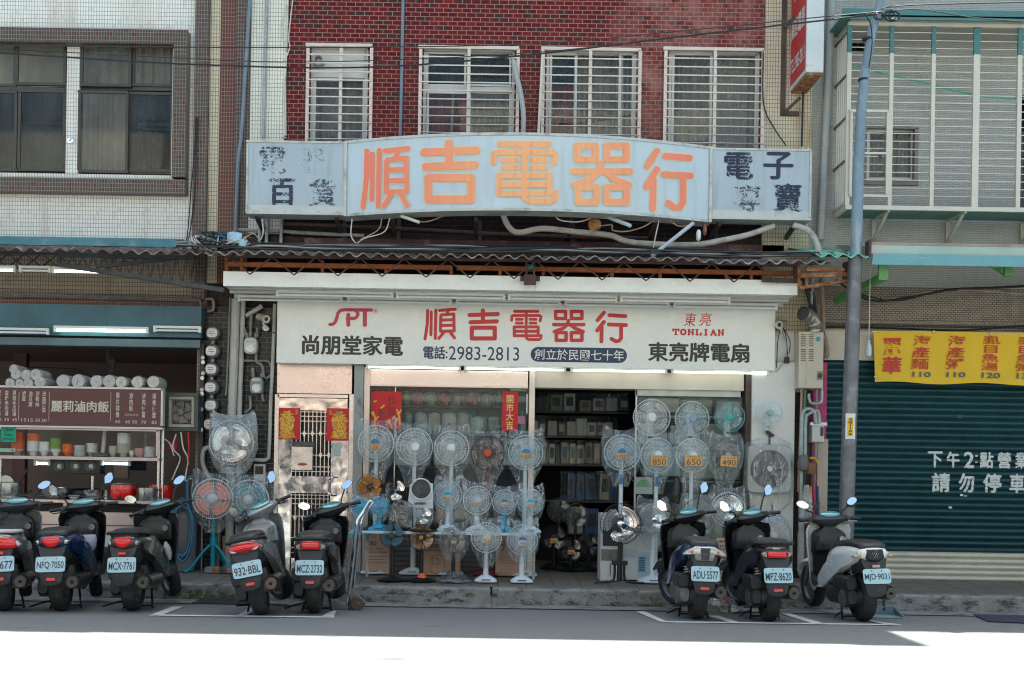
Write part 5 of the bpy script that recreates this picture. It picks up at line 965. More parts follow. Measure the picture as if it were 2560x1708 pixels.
# right of the doorway
y = F - .17
fan(1629, 1044, 46, y, 'white wall fan on the right window, largest and leftmost', g4, 'white', 'clear', 5, 'disc', (None, '', 1, white_b), base='wall', seed=41, panel=dgrey)
fan(1730, 1047, 43, y, 'pale blue wall fan with a grey blue hub in the middle of the right window', g4, 'blue', 'clear', 5, 'disc', (None, '', 1, mat('hub grey blue', (.22, .33, .44), .3)), base='wall', seed=42, panel=dgrey)
fan(1824, 1043, 37, y, 'small teal rimmed wall fan with a teal hub at the right of the window', g4, 'teal', 'clear', 5, 'disc', (None, '', 1, mat('hub teal', (.05, .38, .36), .3)), base='wall', seed=43, panel=teal_b)
fan(1924, 1033, 32, F - .3, 'small blue rimmed wall fan with a green hub on the white column', None, 'blue', 'clear', 3, 'disc', (None, '', 1, mat('hub sage', (.25, .45, .38), .3)), base='wall', seed=44, panel=mat('panel green', (.2, .4, .3), .4), wires=40, wide=1.6)
y = 13.3
fan(1555, 1132, 45, y, 'bagged blue rimmed standing fan with a small orange card right of the doorway', g5, 'blue', 'clear blue', 5, 'dome', (card_o, '16吋\n999', 1, blue_b), bagm=bag, seed=51, panel=blue_b, tail=1.9, ears=.45)
fan(1643, 1139, 44, y, 'bagged blue standing fan with a big card reading 850', g5, 'blue', 'clear', 5, 'disc', (card_o, '16吋立扇\n850', 2, white_b), bagm=bag, seed=52, panel=blue_b)
fan(1731, 1139, 42.5, y, 'bagged white standing fan with a big card reading 650', g5, 'white', 'clear blue', 5, 'disc', (card_o, '14吋立扇\n650', 2.1, white_b), bagm=bag, seed=53)
fan(1817, 1141, 42, y, 'bagged dark standing fan with a big card reading 490', g5, 'grey', 'dark', 5, 'disc', (card_o, '14吋立扇\n490', 2.1, mat('hub smoke', (.3, .31, .33), .4)), 'grey', bagm=bag, seed=54)
y = 12.75
fan(1552, 1310, 51, y, 'big black standing fan with three chrome blades beside the doorway', g3, 'black', 'chrome', 3, 'chrome', None, 'black', base='u', wires=56, seed=55, wide=1.5)
fan(1634, 1299, 40, 13.0, 'bagged fan with wide chrome blades left of the blue scooter', g5, 'chrome', 'chrome', 3, 'chrome', None, 'white', bagm=bag, seed=56, wires=44, wide=1.7, tail=1.9)
fan(1746, 1288, 41, 13.0, 'bagged grey fan behind the mirrors of the blue scooter', g5, 'grey', 'clear', 3, 'chrome', None, 'black', bagm=bag, seed=57, wires=44, wide=1.3, tail=1.6, base='disc')
fan(1820, 1274, 43, 13.0, 'bagged chrome bladed fan with a clear rim above the pink carton', g5, 'white', 'chrome', 3, 'chrome', None, 'black', bagm=bag, seed=58, wires=44, wide=1.3, tail=1.5, base='disc')
# left fans
fan(579, 1107, 55, 13.45, 'big wall fan with three chrome blades wrapped in plastic under the meters', None, 'chrome', 'chrome', 3, 'chrome', (None, '', 1, dgrey), 'black', base='wall', seed=61, wires=56, wide=1.5, bagm=bag_thick, tail=1.5, panel=black)
fan(532, 1247, 50, 13.3, 'bagged standing fan with four coral blades on a teal tripod', 'fans beside the eatery', 'white', 'coral', 4, 'ring', (None, '', 1, mat('hub silver', (.45, .47, .48), .3)), 'teal', base='tripod', seed=62, bagm=bag, tail=1.7, wide=1.15)
fan(623, 1250, 50, 13.38, 'bagged standing fan with teal blades behind the grey scooter', 'fans beside the eatery', 'white', 'teal', 4, 'ring', (None, '', 1, mat('hub silver', (.45, .47, .48), .3)), 'teal', base='tripod', seed=63, bagm=bag, tail=1.7, wide=1.15)
# box fan and hanging fan on the column
c = W(1920, 1235, F - .22); k = (F - .2) / FPX; t = T('box_fan', 'grey square box fan wrapped in plastic on the white column', 'fan', c)
mb = MB(); mb.loft([[(x, -.05 + d, z) for x, _, z in sup(0, 62 * k, 56 * k * q, 61 * k * q, 0, 28, 7)] for d, q in ((0, .96), (.015, 1), (.13, 1))]); mb.build('casing', mat('box fan grey', (.42, .43, .41), .45, var=.08), t, smooth=True, ang=40)
mb = MB(); mb.xf = Matrix.Translation((0, -.055, 62 * k)) @ Matrix.Scale(47 * k, 4); g = grille_mesh((60, 'b'), 60, (1, .94, .75, .55, .35, .2), .08, False); mb.add(g.v, g.f); mb.build('grille', gm['grey'], t, smooth=True)
MB().lathe([(0, -.052), (46 * k, -.051)], (0, 0, 62 * k), 'y', 30).build('fan_well', mat('fan well', (.1, .1, .095), .7), t); MB().lathe([(0, -.08), (.03, -.078), (.036, -.06)], (0, 0, 62 * k), 'y', 14).build('hub_badge', white_b, t, smooth=True)
for q in range(5): b = blade_mb(q, 5, 43 * k, .9); mb = MB(); mb.xf = Matrix.Translation((0, -.056, 62 * k)) @ Matrix.Scale(.3, 4, (0, 1, 0)); mb.add(b.v, b.f); mb.build('blade', mat('smoke blade', (.2, .2, .19), .4), t, smooth=True)
mb = MB(); rnd = random.Random(3); mb.loft([[(x + rnd.uniform(-.012, .012), yy + rnd.uniform(-.02, .02), z) for x, yy, _ in suph(0, .0, w_, .11, 0, 26, 4)] for z, w_ in ((-.22, .14), (-.1, .26), (.0, .285), (.15, .29), (.35, .29), (.55, .285), (.62, .24), (.66, .1))], close=False); mb.build('plastic_bag', bag, t, smooth=True, ang=25)
c = W(1929, 1390, F - .25); t = T('hanging_bagged_fan', 'fan in a grey bag hanging from a hook on the white column', 'fan', c); mb = MB(); rnd = random.Random(4); mb.loft([[(x + rnd.uniform(-.008, .008), yy + rnd.uniform(-.015, .015), z) for x, yy, _ in suph(0, 0, w_, d, 0, 24, 2.3)] for z, w_, d in ((0, .1, .05), (.08, .19, .09), (.2, .235, .12), (.32, .225, .11), (.43, .16, .08), (.5, .07, .04), (.54, .02, .02))]); mb.build('plastic_bag', bag_thick, t, smooth=True, ang=25)
mb = MB(); mb.xf = Matrix.Translation((0, .0, .25)) @ Matrix.Scale(.2, 4); g = grille_mesh((40, True), 40, (1, .8, .55, .3), .22, True); mb.add(g.v, g.f); mb.build('grille', gm['grey'], t, smooth=True); MB().lathe([(0, -.1), (.04, -.1), (.045, 0), (.03, .08), (0, .08)], (0, 0, .25), 'y', 14).build('motor', pm['white'], t, smooth=True); MB().cyl((0, 0, .53), (0, .02, .62), .008).build('hook', black, t)
for u, v, lab in ((1924, 1086, 'black bracket clip under the small wall fan on the column'),):
    mb = MB(); c = W(u, v, F - .17); mb.lathe([(.0, -.02), (.02, -.02), (.026, 0), (.02, .03)], c + Vector((-.02, 0, .02)), 'y', 10); mb.bar(c + Vector((-.03, 0, .03)), c + Vector((.05, 0, -.02)), .03); mb.bar(c + Vector((0, 0, 0)), c + Vector((0, .0, -.12)), .02); tag(mb.build('bracket_clip', black, None, world=True), lab, 'bracket')
# cartons and coolers
cart = mat('pink carton', (.50, .33, .25), .7, var=.06, stain=(.42, .27, .2), ss=3); print_ = mat('carton print', (.07, .045, .035), .7)
def carton(u0, v0, u1, v1, y, d, label, texts, m=cart, lines=(), pics=()):
    c = W((u0 + u1) / 2, v1, y); c.z = gz(y) + .004; q = y / FPX; w_ = (u1 - u0) / 2 * q; h = W(u0, v0, y).z - c.z; t = T('carton', label, 'carton', c, 'appliance cartons')
    MB().box(-w_, w_, 0, d, 0, h).build('box', m, t, bev=.004)
    mb = MB(); X = lambda u: (u - (u0 + u1) / 2) * q; Z = lambda v: h - (v - v0) * q
    for s, a, b_, cc, dd in texts: text_to(mb, s, X(a), X(cc), Z(dd), Z(b_), -.0025, bold=.012)
    for a, b_, cc, dd in lines:
        for i in range(3): mb.add([(X(a), -.0025, Z(b_ + i * (dd - b_) / 3)), (X(cc - (i % 2) * 6), -.0025, Z(b_ + i * (dd - b_) / 3)), (X(cc - (i % 2) * 6), -.0025, Z(b_ + i * (dd - b_) / 3 + 1)), (X(a), -.0025, Z(b_ + i * (dd - b_) / 3 + 1))], [(0, 1, 2, 3)])
    for s in pics:
        for k in range(len(s) - 1): ribbon(mb, [s[k], s[k + 1]], .5, lambda u, v, l: (X(u), -.0025 - l, Z(v)), k * .0002)
    if mb.v: mb.build('printing', print_, t)
    return t
carton(908, 1329, 972, 1449, 13.35, .3, 'tall pinkish carton printed JD-3600 behind the steel blue fan', [('溫熱\n開飲', 923, 1352, 940, 1364), ('JD-3600', 922, 1369, 957, 1375), ('(全自動) 溫熱開飲機', 920, 1378, 968, 1383)], lines=[(922, 1391, 966, 1412), (912, 1432, 964, 1446)], pics=[[(925, 1340), (932, 1335), (939, 1340), (932, 1345), (925, 1340)]])
carton(1058, 1350, 1150, 1449, 13.35, .3, 'wide pinkish carton with a printed water boiler behind the orange fan', [('溫熱開飲機', 1070, 1360, 1110, 1370), ('JD-5322', 1069, 1372, 1106, 1379)], pics=[[(1078, 1392), (1075, 1428), (1088, 1434), (1109, 1430), (1112, 1392), (1095, 1386), (1078, 1392)], [(1080, 1394), (1080, 1410), (1096, 1412), (1096, 1396), (1080, 1394)]])
carton(1238, 1332, 1312, 1449, 13.35, .3, 'tall pinkish carton printed JD-3600 at the doorway end of the window', [('溫熱\n開飲', 1248, 1352, 1262, 1366), ('JD-3600', 1248, 1371, 1284, 1378)], lines=[(1245, 1392, 1290, 1414), (1240, 1434, 1290, 1447)], pics=[[(1252, 1340), (1258, 1336), (1264, 1342)]])
carton(1788, 1345, 1842, 1464, 13.0, .35, 'pinkish carton between the blue and the black scooter', [('SAMPO', 1792, 1351, 1810, 1356), ('聲寶除濕機', 1793, 1362, 1818, 1367), ('AD-WB112T', 1793, 1369, 1832, 1376)], pics=[[(1800, 1424), (1826, 1409), (1842, 1412)], [(1800, 1424), (1800, 1432), (1840, 1442)], [(1803, 1425), (1840, 1434)]], lines=[(1800, 1392, 1832, 1396)])
t = carton(1500, 1283, 1550, 1455, 13.1, .3, 'white evaporative cooler carton beside the open doorway', [], mat('white carton', (.58, .57, .55), .6, var=.05)); k = 13.1 / FPX
MB().box(-20 * k, 22 * k, -.006, -.001, .40, .68).build('cooler_grille', tile('cooler slat', (.03, .03, .032), (.035, .035, .04), (.1, .1, .1), 1, .02, .002, .5), t); MB().box(-23 * k, 18 * k, -.005, -.001, .23, .36).build('picture', mat('picture grey', (.16, .14, .12), .5, var=.6, vs=40), t); MB().box(-1 * k, 1 * k, -.004, -.001, .06, .2).build('seam', dgrey, t)
t = carton(1556, 1318, 1624, 1455, 13.2, .3, 'white carton with a picture of an air cooler behind the big black fan', [('空調扇 冰涼', 1575, 1326, 1612, 1333)], mat('white carton', 0)); k = 13.2 / FPX
MB().box(2 * k, 32 * k, -.005, -.001, .04, .32).build('cooler_picture', mat('picture blue', (.35, .48, .56), .4, var=.1), t); MB().box(6 * k, 22 * k, -.007, -.0055, .1, .27).build('picture_grille', tile('pic slat', (.05, .1, .16), (.05, .1, .16), (.3, .4, .45), 1, .02, .004, .4), t); MB().box(-32 * k, 0, -.005, -.001, .26, .36).build('picture_top', mat('picture pale blue', (.38, .45, .5), .4), t)
# ------------------------------------------------------------------ scooters
plate_m = mat('plate sky tinted', (.42, .62, .70), .35, var=.03); plate_ink = mat('plate ink', (.03, .04, .06), .4)  # white plates; the blue of the reflected sky is put into their colour
lens_r = mat('red lens', (.75, .004, .01), .12, var=.1, coat=1.); lens_o = mat('orange lens', (.6, .2, .06), .12, var=.1, coat=1.); lens_c = mat('clear lens', (.48, .46, .43), .1, .3, var=.25, vs=40, coat=1.)
mirror_m = mat('mirror glass', (.93, .93, .9), .02, 1., var=.01); trimp = mat('scooter trim grey', (.030, .034, .040), .5, var=.2, vs=9, stain=(.085, .088, .09), ss=8, st=(.62, .85)); seatm = mat('seat vinyl', (.022, .022, .024), .45, var=.2, vs=7); metal_d = mat('engine metal', (.2, .2, .2), .45, .7, var=.25, vs=20, stain=(.1, .07, .05), ss=15, st=(.55, .7)); exh_m = mat('exhaust', (.12, .11, .105), .42, .7, var=.3, vs=15, stain=(.16, .09, .05), ss=9, st=(.6, .75))
def paint(n, c): return mat('paint ' + n, c, .3, .2, var=.1, vs=4, coat=.5, stain=tuple(q * .6 + .05 for q in c), ss=9, st=(.62, .85))
def srect(hw, hh, cx=0, cz=0, n=24, e=4): return [(x, z) for x, _, z in sup(cx, cz, hw, hh, 0, n, e)]
def scooter(u, v, label, plate, body, style, yaw=0, lean=0, steer=0, tail=None, rail=None, shock=None, seat=seatm, mirrors=(1, 1), msh='hex', stand='center', shield=None, extra=(), dash=None, flap=True, sign_c=None, mz=0):
    g = GP(u, v); t = T('scooter', label, 'scooter', (g.x, g.y, gz(g.y)), 'scooters parked along the kerb'); t.rotation_euler = (0, R(lean), R(yaw))
    B = lambda: MB()
    wr, ww = .225, .062
    def wheel(name, xf):
        prof = [(wr - .075, -ww * .7), (wr - .06, -ww * .92), (wr - .03, -ww), (wr - .008, -ww * .72), (wr, -ww * .35), (wr + .002, 0), (wr, ww * .35), (wr - .008, ww * .72), (wr - .03, ww), (wr - .06, ww * .92), (wr - .075, ww * .7)]
        m_ = B(); m_.xf = xf; m_.lathe(prof, (0, 0, 0), 'x', 40, cap=False)
        for i in range(30):
            a = i / 30 * 6.2832
            for s in (-1, 1):
                vs = []
                for dx, da, dr in ((.006, 0, .0035), (.05, .12, -.006), (.05, .17, -.006), (.006, .05, .0035)): vs.append((s * dx, (wr + dr) * math.cos(a + da), (wr + dr) * math.sin(a + da)))
                m_.add(vs, [(0, 1, 2, 3)])
        o = m_.build(name, rubber, t, smooth=True, ang=40)
        m_ = B(); m_.xf = xf; m_.lathe([(.03, -.05), (.05, -.045), (.06, -.02), (wr - .085, -.02), (wr - .072, -ww * .72), (wr - .06, -ww * .72), (wr - .06, ww * .72), (wr - .072, ww * .72), (wr - .085, .02), (.06, .02), (.05, .045), (.03, .05)], (0, 0, 0), 'x', 28); m_.build('rim', metal_d, o, smooth=True, ang=30); return o
    wheel('rear_wheel', Matrix.Translation((0, 0, wr)))
    SX = Matrix.Translation((0, 1.0, .8)) @ Matrix.Rotation(R(steer), 4, Vector((0, -.42, .91)).normalized()) @ Matrix.Translation((0, -1.0, -.8))
    wheel('front_wheel', SX @ Matrix.Translation((0, 1.27, wr)))
    m_ = B(); m_.xf = SX; m_.loft([[(s * .085, y, z) for s, y, z in ((-1, y0, z0), (-.6, y0, z0 + .03), (.6, y0, z0 + .03), (1, y0, z0), (.9, y0 + .0, z0 - .012), (-.9, y0, z0 - .012))] for y0, z0 in ((1.02, .42), (1.1, .47), (1.27, .49), (1.4, .46), (1.5, .38))]); m_.build('front_fender', shield or body, t, smooth=True)
    m_ = B(); m_.xf = SX; [m_.cyl((s * .09, 1.27, wr), (s * .075, 1.1, .62), .02, n=8) for s in (-1, 1)]; m_.build('front_fork', metal_d, t, smooth=True)
    # engine, transmission, exhaust, shock, stand
    m_ = B(); m_.loft([sup(-.135, .24, .055 * k, .085 * k, y, 18, 3) for y, k in ((-.1, .75), (-.07, 1), (.15, 1.05), (.38, 1.1), (.46, .8))]); m_.build('transmission_case', trimp if style != 'led' else metal_d, t, smooth=True)
    m_ = B(); m_.loft([sup(-.15, .37, .055 * k, .07 * k, y, 16, 4) for y, k in ((-.12, .8), (-.09, 1), (.2, 1), (.25, .7))]); m_.build('air_filter_box', trimp, t, smooth=True)
    m_ = B(); m_.lathe([(.0, -.205), (.07, -.2), (.085, -.19), (.09, -.1), (.09, .05)], (0, .02, .22), 'x', 20); m_.box(-.1, .1, .05, .6, .2, .42); m_.build('engine_block', metal_d, t, smooth=True)
    m_ = B(); m_.tube([(.165, -.26, .285), (.163, -.2, .28), (.155, .0, .27), (.145, .2, .25), (.13, .3, .22), (.1, .42, .17)], [.052, .062, .064, .06, .04, .018], 18); ex = m_.build('exhaust', exh_m, t, smooth=True, ang=40)
    m_ = B(); m_.lathe([(0, -.002), (.046, -.004), (.05, .004)], (.165, -.262, .285), 'y', 18); m_.build('end_cap', mat('end cap rust', (.2, .12, .08), .6, .4) if style == 'wide' else mat('end cap', (.10, .095, .09), .45, .6, var=.2), ex, smooth=True); m_.__init__(); m_.lathe([(0, -.014), (.013, -.014), (.016, 0)], (.165, -.264, .285), 'y', 12); m_.build('tail_pipe', dark, ex)
    m_ = B(); m_.loft([[(.165 + r_ * math.cos(a), y, .28 + r_ * math.sin(a)) for r_ in (.069, .076) for a in ((-.5, .1, .7, 1.3, 1.9) if r_ < .07 else (1.9, 1.3, .7, .1, -.5))] for y in (-.2, -.1, .1, .2)]); m_.build('heat_shield', black, ex, smooth=True, ang=40)
    for s in (-1,) if style != 'led' else (-1, 1):
        m_ = B(); x = -.105 if s < 0 else .1; a, b = Vector((x, -.06, .2)), Vector((x * .95, .04, .58)); m_.cyl(a, b, .013, n=8); sh = m_.build('shock_absorber', metal_d, t, smooth=True)
        m_ = B(); n = 84; m_.tube([a.lerp(b, .18 + .62 * i / n) + Vector((.03 * math.cos(i / n * 6.2832 * 9), .03 * math.sin(i / n * 6.2832 * 9), 0)) for i in range(n + 1)], .0065, 5); m_.build('spring', shock or dgrey, sh, smooth=True)
    m_ = B()
    if stand == 'center':
        for s in (-1, 1): m_.tube(cat_rom([(s * .09, .3, .18), (s * .12, .2, .08), (s * .14, .14, .008)], 3), .011, 6)
        m_.cyl((-.13, .16, .03), (.13, .16, .03), .009, n=6); m_.tube(cat_rom([(-.12, .2, .08), (-.2, .08, .07), (-.27, .0, .05), (-.28, -.03, .05)], 3), .009, 6)
    else: m_.tube(cat_rom([(-.1, .35, .22), (-.14, .3, .12), (-.2 + .0, .28, .03 - .2 * math.sin(R(lean)) * -1)], 3), .011, 6); m_.tube(cat_rom([(-.12, .2, .1), (-.22, .02, .13)], 3), .01, 6)
    m_.build('stand', black, t, smooth=True)
    # body
    wide = 1.06 if style in ('led', 'split') else 1
    secs = [(-.30, .655, .105, .035), (-.27, .655, .135, .06), (-.2, .65, .16, .085), (-.08, .635, .18, .11), (.1, .6, .19, .14), (.3, .55, .185, .17), (.48, .48, .165, .2), (.56, .42, .14, .16)]
    m_ = B(); m_.loft([sup(0, z, hw * wide * .92, hh, y, 26, 2.7) for y, z, hw, hh in secs]); bo = m_.build('body_fairing', body, t, smooth=True, ang=50)
    for s in (-1, 1):                       # side skirt sweeping down to the floorboard
        m_ = B(); m_.loft([[(s * x * .92, y, z) for x, y, z in q] for q in ([(.178, -.2, .64), (.186, -.18, .58), (.15, -.17, .575)], [(.212, .0, .65), (.216, .05, .50), (.15, .05, .48)], [(.218, .25, .61), (.212, .3, .38), (.14, .3, .36)], [(.2, .5, .5), (.196, .55, .28), (.12, .55, .27)], [(.178, .7, .38), (.178, .75, .26), (.1, .75, .25)])]); m_.build('side_panel', body if style != 'dark' else trimp, t, smooth=True, ang=60)
    if style in ('vivo', 'split', 'hexr'):
        m_ = B(); text_to(m_, {'vivo': 'Vivo', 'split': 'Many', 'hexr': 'R'}[style], -.05, .05, -.018, .018, 0, keep=True, slant=.3, fn=lambda p: (.19 + .015, .12 + p[0], .60 + p[2] - p[0] * .5)); m_.build('side_lettering', white, bo)
    m_ = B(); m_.loft([sup(0, z, hw, hh, y, 24, 3) for y, z, hw, hh in ((-.27, .715, .085, .02), (-.24, .725, .13, .035), (-.1, .74, .145, .042), (.1, .735, .14, .045), (.3, .71, .12, .05), (.47, .69, .08, .045), (.52, .67, .04, .03))]); m_.build('seat', seat, t, smooth=True)
    if rail:
        m_ = B(); h0 = .70 if rail[1] == 'low' else .73; m_.tube(cat_rom([(-.155, .02, h0 - .02), (-.165, -.12, h0 + .005), (-.14, -.27, h0 + .01), (-.06, -.325, h0 + .015), (.06, -.325, h0 + .015), (.14, -.27, h0 + .01), (.165, -.12, h0 + .005), (.155, .02, h0 - .02)], 4), .017, 8); m_.build('grab_rail', rail[0], t, smooth=True)
    # under-tail, mudguard, plate
    m_ = B(); m_.loft([[(x, y + .0, z) for x, y, z in q] for q in ([(-.125, -.27, .62), (.125, -.27, .62), (.13, -.05, .6), (-.13, -.05, .6)], [(-.11, -.29, .56), (.11, -.29, .56), (.12, -.05, .5), (-.12, -.05, .5)], [(-.085, -.31, .5), (.085, -.31, .5), (.09, -.08, .46), (-.09, -.08, .46)])]); m_.build('under_tail', trimp, t, smooth=True, ang=30)
    if flap:
        m_ = B(); m_.loft([[(-w_, y, z), (-w_ * .6, y - .012, z), (w_ * .6, y - .012, z), (w_, y, z), (w_, y + .014, z), (-w_, y + .014, z)] for w_, y, z in ((.08, -.28, .5), (.1, -.305, .42), (.1, -.315, .36), (.085, -.32, .29), (.05, -.322, .265))]); fe = m_.build('mudguard', trimp, t, smooth=True, ang=35)
        if style not in ('split', 'hexr', 'led2'): m_ = B(); m_.box(-.04, .04, -.342, -.33, .305, .335); m_.build('reflector', lens_r, fe, bev=.004)
    PX = Matrix.Translation((0, -.338, .455)) @ Matrix.Rotation(R(-14), 4, 'X')
    m_ = B(); m_.xf = PX; m_.prism(srect(.13, .07, e=9, n=36), -.002, .002); po = m_.build('licence_plate', plate_m, t)
    m_ = B(); m_.xf = PX; text_to(m_, plate, -.117, .117, -.048, .026, -.0045, bold=.012); m_.build('plate_number', plate_ink, po)
    m_ = B(); m_.xf = PX; [m_.lathe([(0, -.003), (.006, -.003), (.007, 0)], (s * .05, -.002, .05), 'y', 8) for s in (-1, 1)]; m_.build('bolt', rust, po)
    # lamps
    def L(poly, y, bulge, m, name, depth=.06): m2 = B(); m2.lens(poly, y, bulge, depth); return m2.build(name, m, t, smooth=True, ang=50)
    def mirror(poly): return [(-x, z) for x, z in reversed(poly)]
    if style in ('vivo', 'hexr'):
        L([(-.075, .695), (.0, .705), (.075, .695), (.085, .655), (.03, .605), (-.03, .605), (-.085, .655)], -.30, .025, lens_r, 'tail_light')
        for s in (0, 1): p = [(.085, .68), (.15, .665), (.13, .63), (.092, .625)]; L(p[::-1] if s else mirror(p[::-1]), -.265, .02, lens_c, 'turn_signal')
        for s in (-1, 1): m_ = B(); m_.lathe([(0, -.01), (.012, -.008), (.014, 0)], (s * .118, -.272, .645), 'y', 10); m_.build('signal_bulb', lens_o, t, smooth=True)
        if style == 'hexr': m_ = B(); m_.box(-.035, .035, -.325, -.31, .545, .57); m_.build('reflector', lens_r, t, bev=.004)
    elif style == 'wide':
        L([(-.15, .63), (-.13, .665), (-.06, .69), (.06, .69), (.13, .665), (.15, .63), (.1, .61), (-.1, .61)], -.29, .035, lens_r, 'tail_light')
        for s in (0, 1): p = [(.06, .618), (.135, .645), (.125, .618), (.09, .605)]; L(p[::-1] if s else mirror(p[::-1]), -.305, .02, mat('white lens', (.6, .57, .54), .15, coat=1.), 'turn_signal')
    elif style == 'old':
        L([(-.16, .60), (-.15, .665), (-.06, .69), (.06, .69), (.15, .665), (.16, .60), (.12, .585), (-.12, .585)], -.29, .035, lens_r, 'tail_light')
        for s in (0, 1): p = [(.1, .60), (.105, .67), (.15, .66), (.185, .62), (.16, .595)]; L(p[::-1] if s else mirror(p[::-1]), -.285, .02, lens_c, 'turn_signal')
        m_ = B(); m_.box(-.04, .04, -.335, -.315, .535, .565); m_.build('reflector', lens_r, t, bev=.004)
    elif style in ('dark', 'rect'):
        L([(-.085, .61), (-.085, .67), (.085, .67), (.085, .61)] if style == 'dark' else [(-.085, .62), (-.08, .69), (.08, .69), (.085, .62)], -.30, .018, lens_r, 'tail_light')
        for s in (0, 1): p = [(.09, .612), (.09, .672), (.135, .655), (.13, .625)]; L(p[::-1] if s else mirror(p[::-1]), -.285, .016, lens_c, 'turn_signal')
        for s in (-1, 1): m_ = B(); m_.lathe([(0, -.012), (.013, -.01), (.016, 0)], (s * .11, -.297, .645), 'y', 10); m_.build('signal_bulb', lens_o, t, smooth=True)
    elif style == 'led':                     # clear wrap-round lamp with a dark slatted centre
        L([(-.20, .625), (-.17, .655), (-.09, .70), (.09, .70), (.17, .655), (.20, .625), (.1, .625), (.08, .57), (-.08, .57), (-.1, .625)], -.285, .03, lens_c, 'tail_light')
        m_ = B(); [m_.box(-.042 + i * .002, .042 - i * .002, -.335 + i * .004, -.29, .665 - i * .028, .689 - i * .028) for i in range(4)]; m_.build('slatted_centre', dgrey, t, bev=.003)
        for s in (-1, 1): m_ = B(); m_.lathe([(0, -.014), (.018, -.01), (.02, 0)], (s * .12, -.298, .65), 'y', 10); m_.build('signal_bulb', lens_o, t, smooth=True)
    elif style == 'split':
        L([(-.075, .70), (.075, .70), (.09, .62), (.04, .59), (-.04, .59), (-.09, .62)], -.30, .015, black, 'tail_light')
        for i in range(12):
            a = i * 2.4; r_ = .008 + .0026 * i; m_ = B(); m_.lathe([(0, -.003), (.0035, -.002), (.004, 0)], (r_ * math.cos(a), -.315, .655 + r_ * math.sin(a)), 'y', 6); m_.build('lamp_dot', mat('pale dot', (.5, .45, .42), .3), t)
        for s in (0, 1): p = [(.1, .685), (.12, .69), (.19, .64), (.175, .62), (.105, .635)]; L(p[::-1] if s else mirror(p[::-1]), -.26, .02, lens_c, 'turn_signal')
        for s in (-1, 1): m_ = B(); m_.lathe([(0, -.014), (.016, -.01), (.018, 0)], (s * .145, -.27, .65), 'y', 10); m_.build('signal_bulb', lens_o, t, smooth=True)
        m_ = B(); m_.box(-.035, .035, -.33, -.315, .535, .56); m_.build('reflector', mat('pale reflector', (.55, .35, .3), .3), t, bev=.004)
    # floor, leg shield, glove box
    m_ = B(); m_.loft([sup(0, z, hw, hh, y, 18, 4) for y, z, hw, hh in ((.42, .33, .15, .05), (.6, .3, .17, .05), (.85, .3, .17, .05), (.95, .34, .15, .07))]); m_.build('floorboard', trimp, t, smooth=True)
    m_ = B(); sh = shield or body
    m_.loft([[(hw * a, y + b, z) for a, b in ((-1, .0), (-.85, .07), (-.4, .13), (.4, .13), (.85, .07), (1, .0), (.95, -.015), (.8, .03), (.4, .07), (-.4, .07), (-.8, .03), (-.95, -.015))] for hw, y, z in ((.1, 1.0, .2), (.14, .98, .27), (.17, .92, .4), (.2, .875, .55), (.225, .84, .7), (.235, .82, .83), (.215, .81, .885), (.13, .81, .9))]); m_.build('leg_shield', sh, t, smooth=True, ang=40)
    m_ = B(); m_.loft([suph(0, y, hx, hy, z, 24, 6) for y, hx, hy, z in ((.9, .12, .05, .33), (.9, .13, .05, .55), (.88, .15, .05, .6), (.84, .165, .07, .63), (.82, .165, .07, .78), (.84, .14, .06, .82), (.83, .06, .05, .86), (.83, .06, .05, .9))]); m_.build('glove_box', body if style == 'wide' else black, t, smooth=True, ang=45)
    m_ = B(); m_.lathe([(0, -.006), (.012, -.006), (.014, -.012), (.028, -.012), (.032, 0)], (.11, .745, .74), 'y', 16); m_.build('key_switch', mat('key ring', (.3, .31, .32), .3, .7), t, smooth=True)
    m_ = B(); m_.loft([suph(0, y, hx, hy, z, 14, 3) for y, hx, hy, z in ((.3, .1, .2, .3), (.25, .12, .28, .5))]); m_.build('frame_cover', dark, t)
    # handlebar assembly
    HX = Matrix.Translation((0, .01, -.075)) @ SX
    hb = trimp if style in ('old', 'split') else black
    if style == 'wide': hb = body
    m_ = B(); m_.xf = HX; m_.loft([suph(0, y, hx, hy, z, 24, e) for y, hx, hy, z, e in ((.86, .05, .055, .84, 2.2), (.85, .06, .065, .92, 2.4), (.83, .1, .075, .96, 2.8), (.815, .165, .085, .985, 3), (.81, .18, .09, 1.02, 3), (.825, .165, .08, 1.05, 3), (.85, .1, .06, 1.072, 2.6), (.865, .04, .03, 1.08, 2.2))]); m_.build('handlebar_cover', hb, t, smooth=True, ang=50)
    DX = HX @ Matrix.Translation((0, .768, 1.07)) @ Matrix.Rotation(R(-52), 4, 'X')
    m_ = B(); m_.xf = DX; m_.lens([(.105 * math.cos(a / 20 * 6.2832), .045 * math.sin(a / 20 * 6.2832)) for a in range(20)], -.004, .008, .04); m_.build('dashboard', dash or mat('dash glass', (.06, .24, .28), .06, var=.3, vs=40, coat=1.), t, smooth=True, ang=40)  # teal base colour paints in the sky mirrored by the dash glass
    for s in (-1, 1):
        m_ = B(); m_.xf = HX; m_.tube([(s * .165, .81, 1.02), (s * .2, .80, 1.02), (s * .21, .80, 1.02), (s * .31, .77, 1.015), (s * .325, .767, 1.015)], [.03, .03, .018, .018, .02], 12); gr = m_.build('grip', black, t, smooth=True, ang=40)
        m_ = B(); m_.xf = HX; m_.box(s * .2 - .018, s * .2 + .018, .775, .8, 1.0, 1.04); m_.build('switch_block', dgrey, gr, bev=.004)
        m_ = B(); m_.xf = HX; m_.tube(cat_rom([(s * .19, .83, .995), (s * .25, .84, .985), (s * .31, .82, .985)], 3), .006, 6); m_.build('brake_lever', alu if style in ('split', 'led') else black, t, smooth=True)
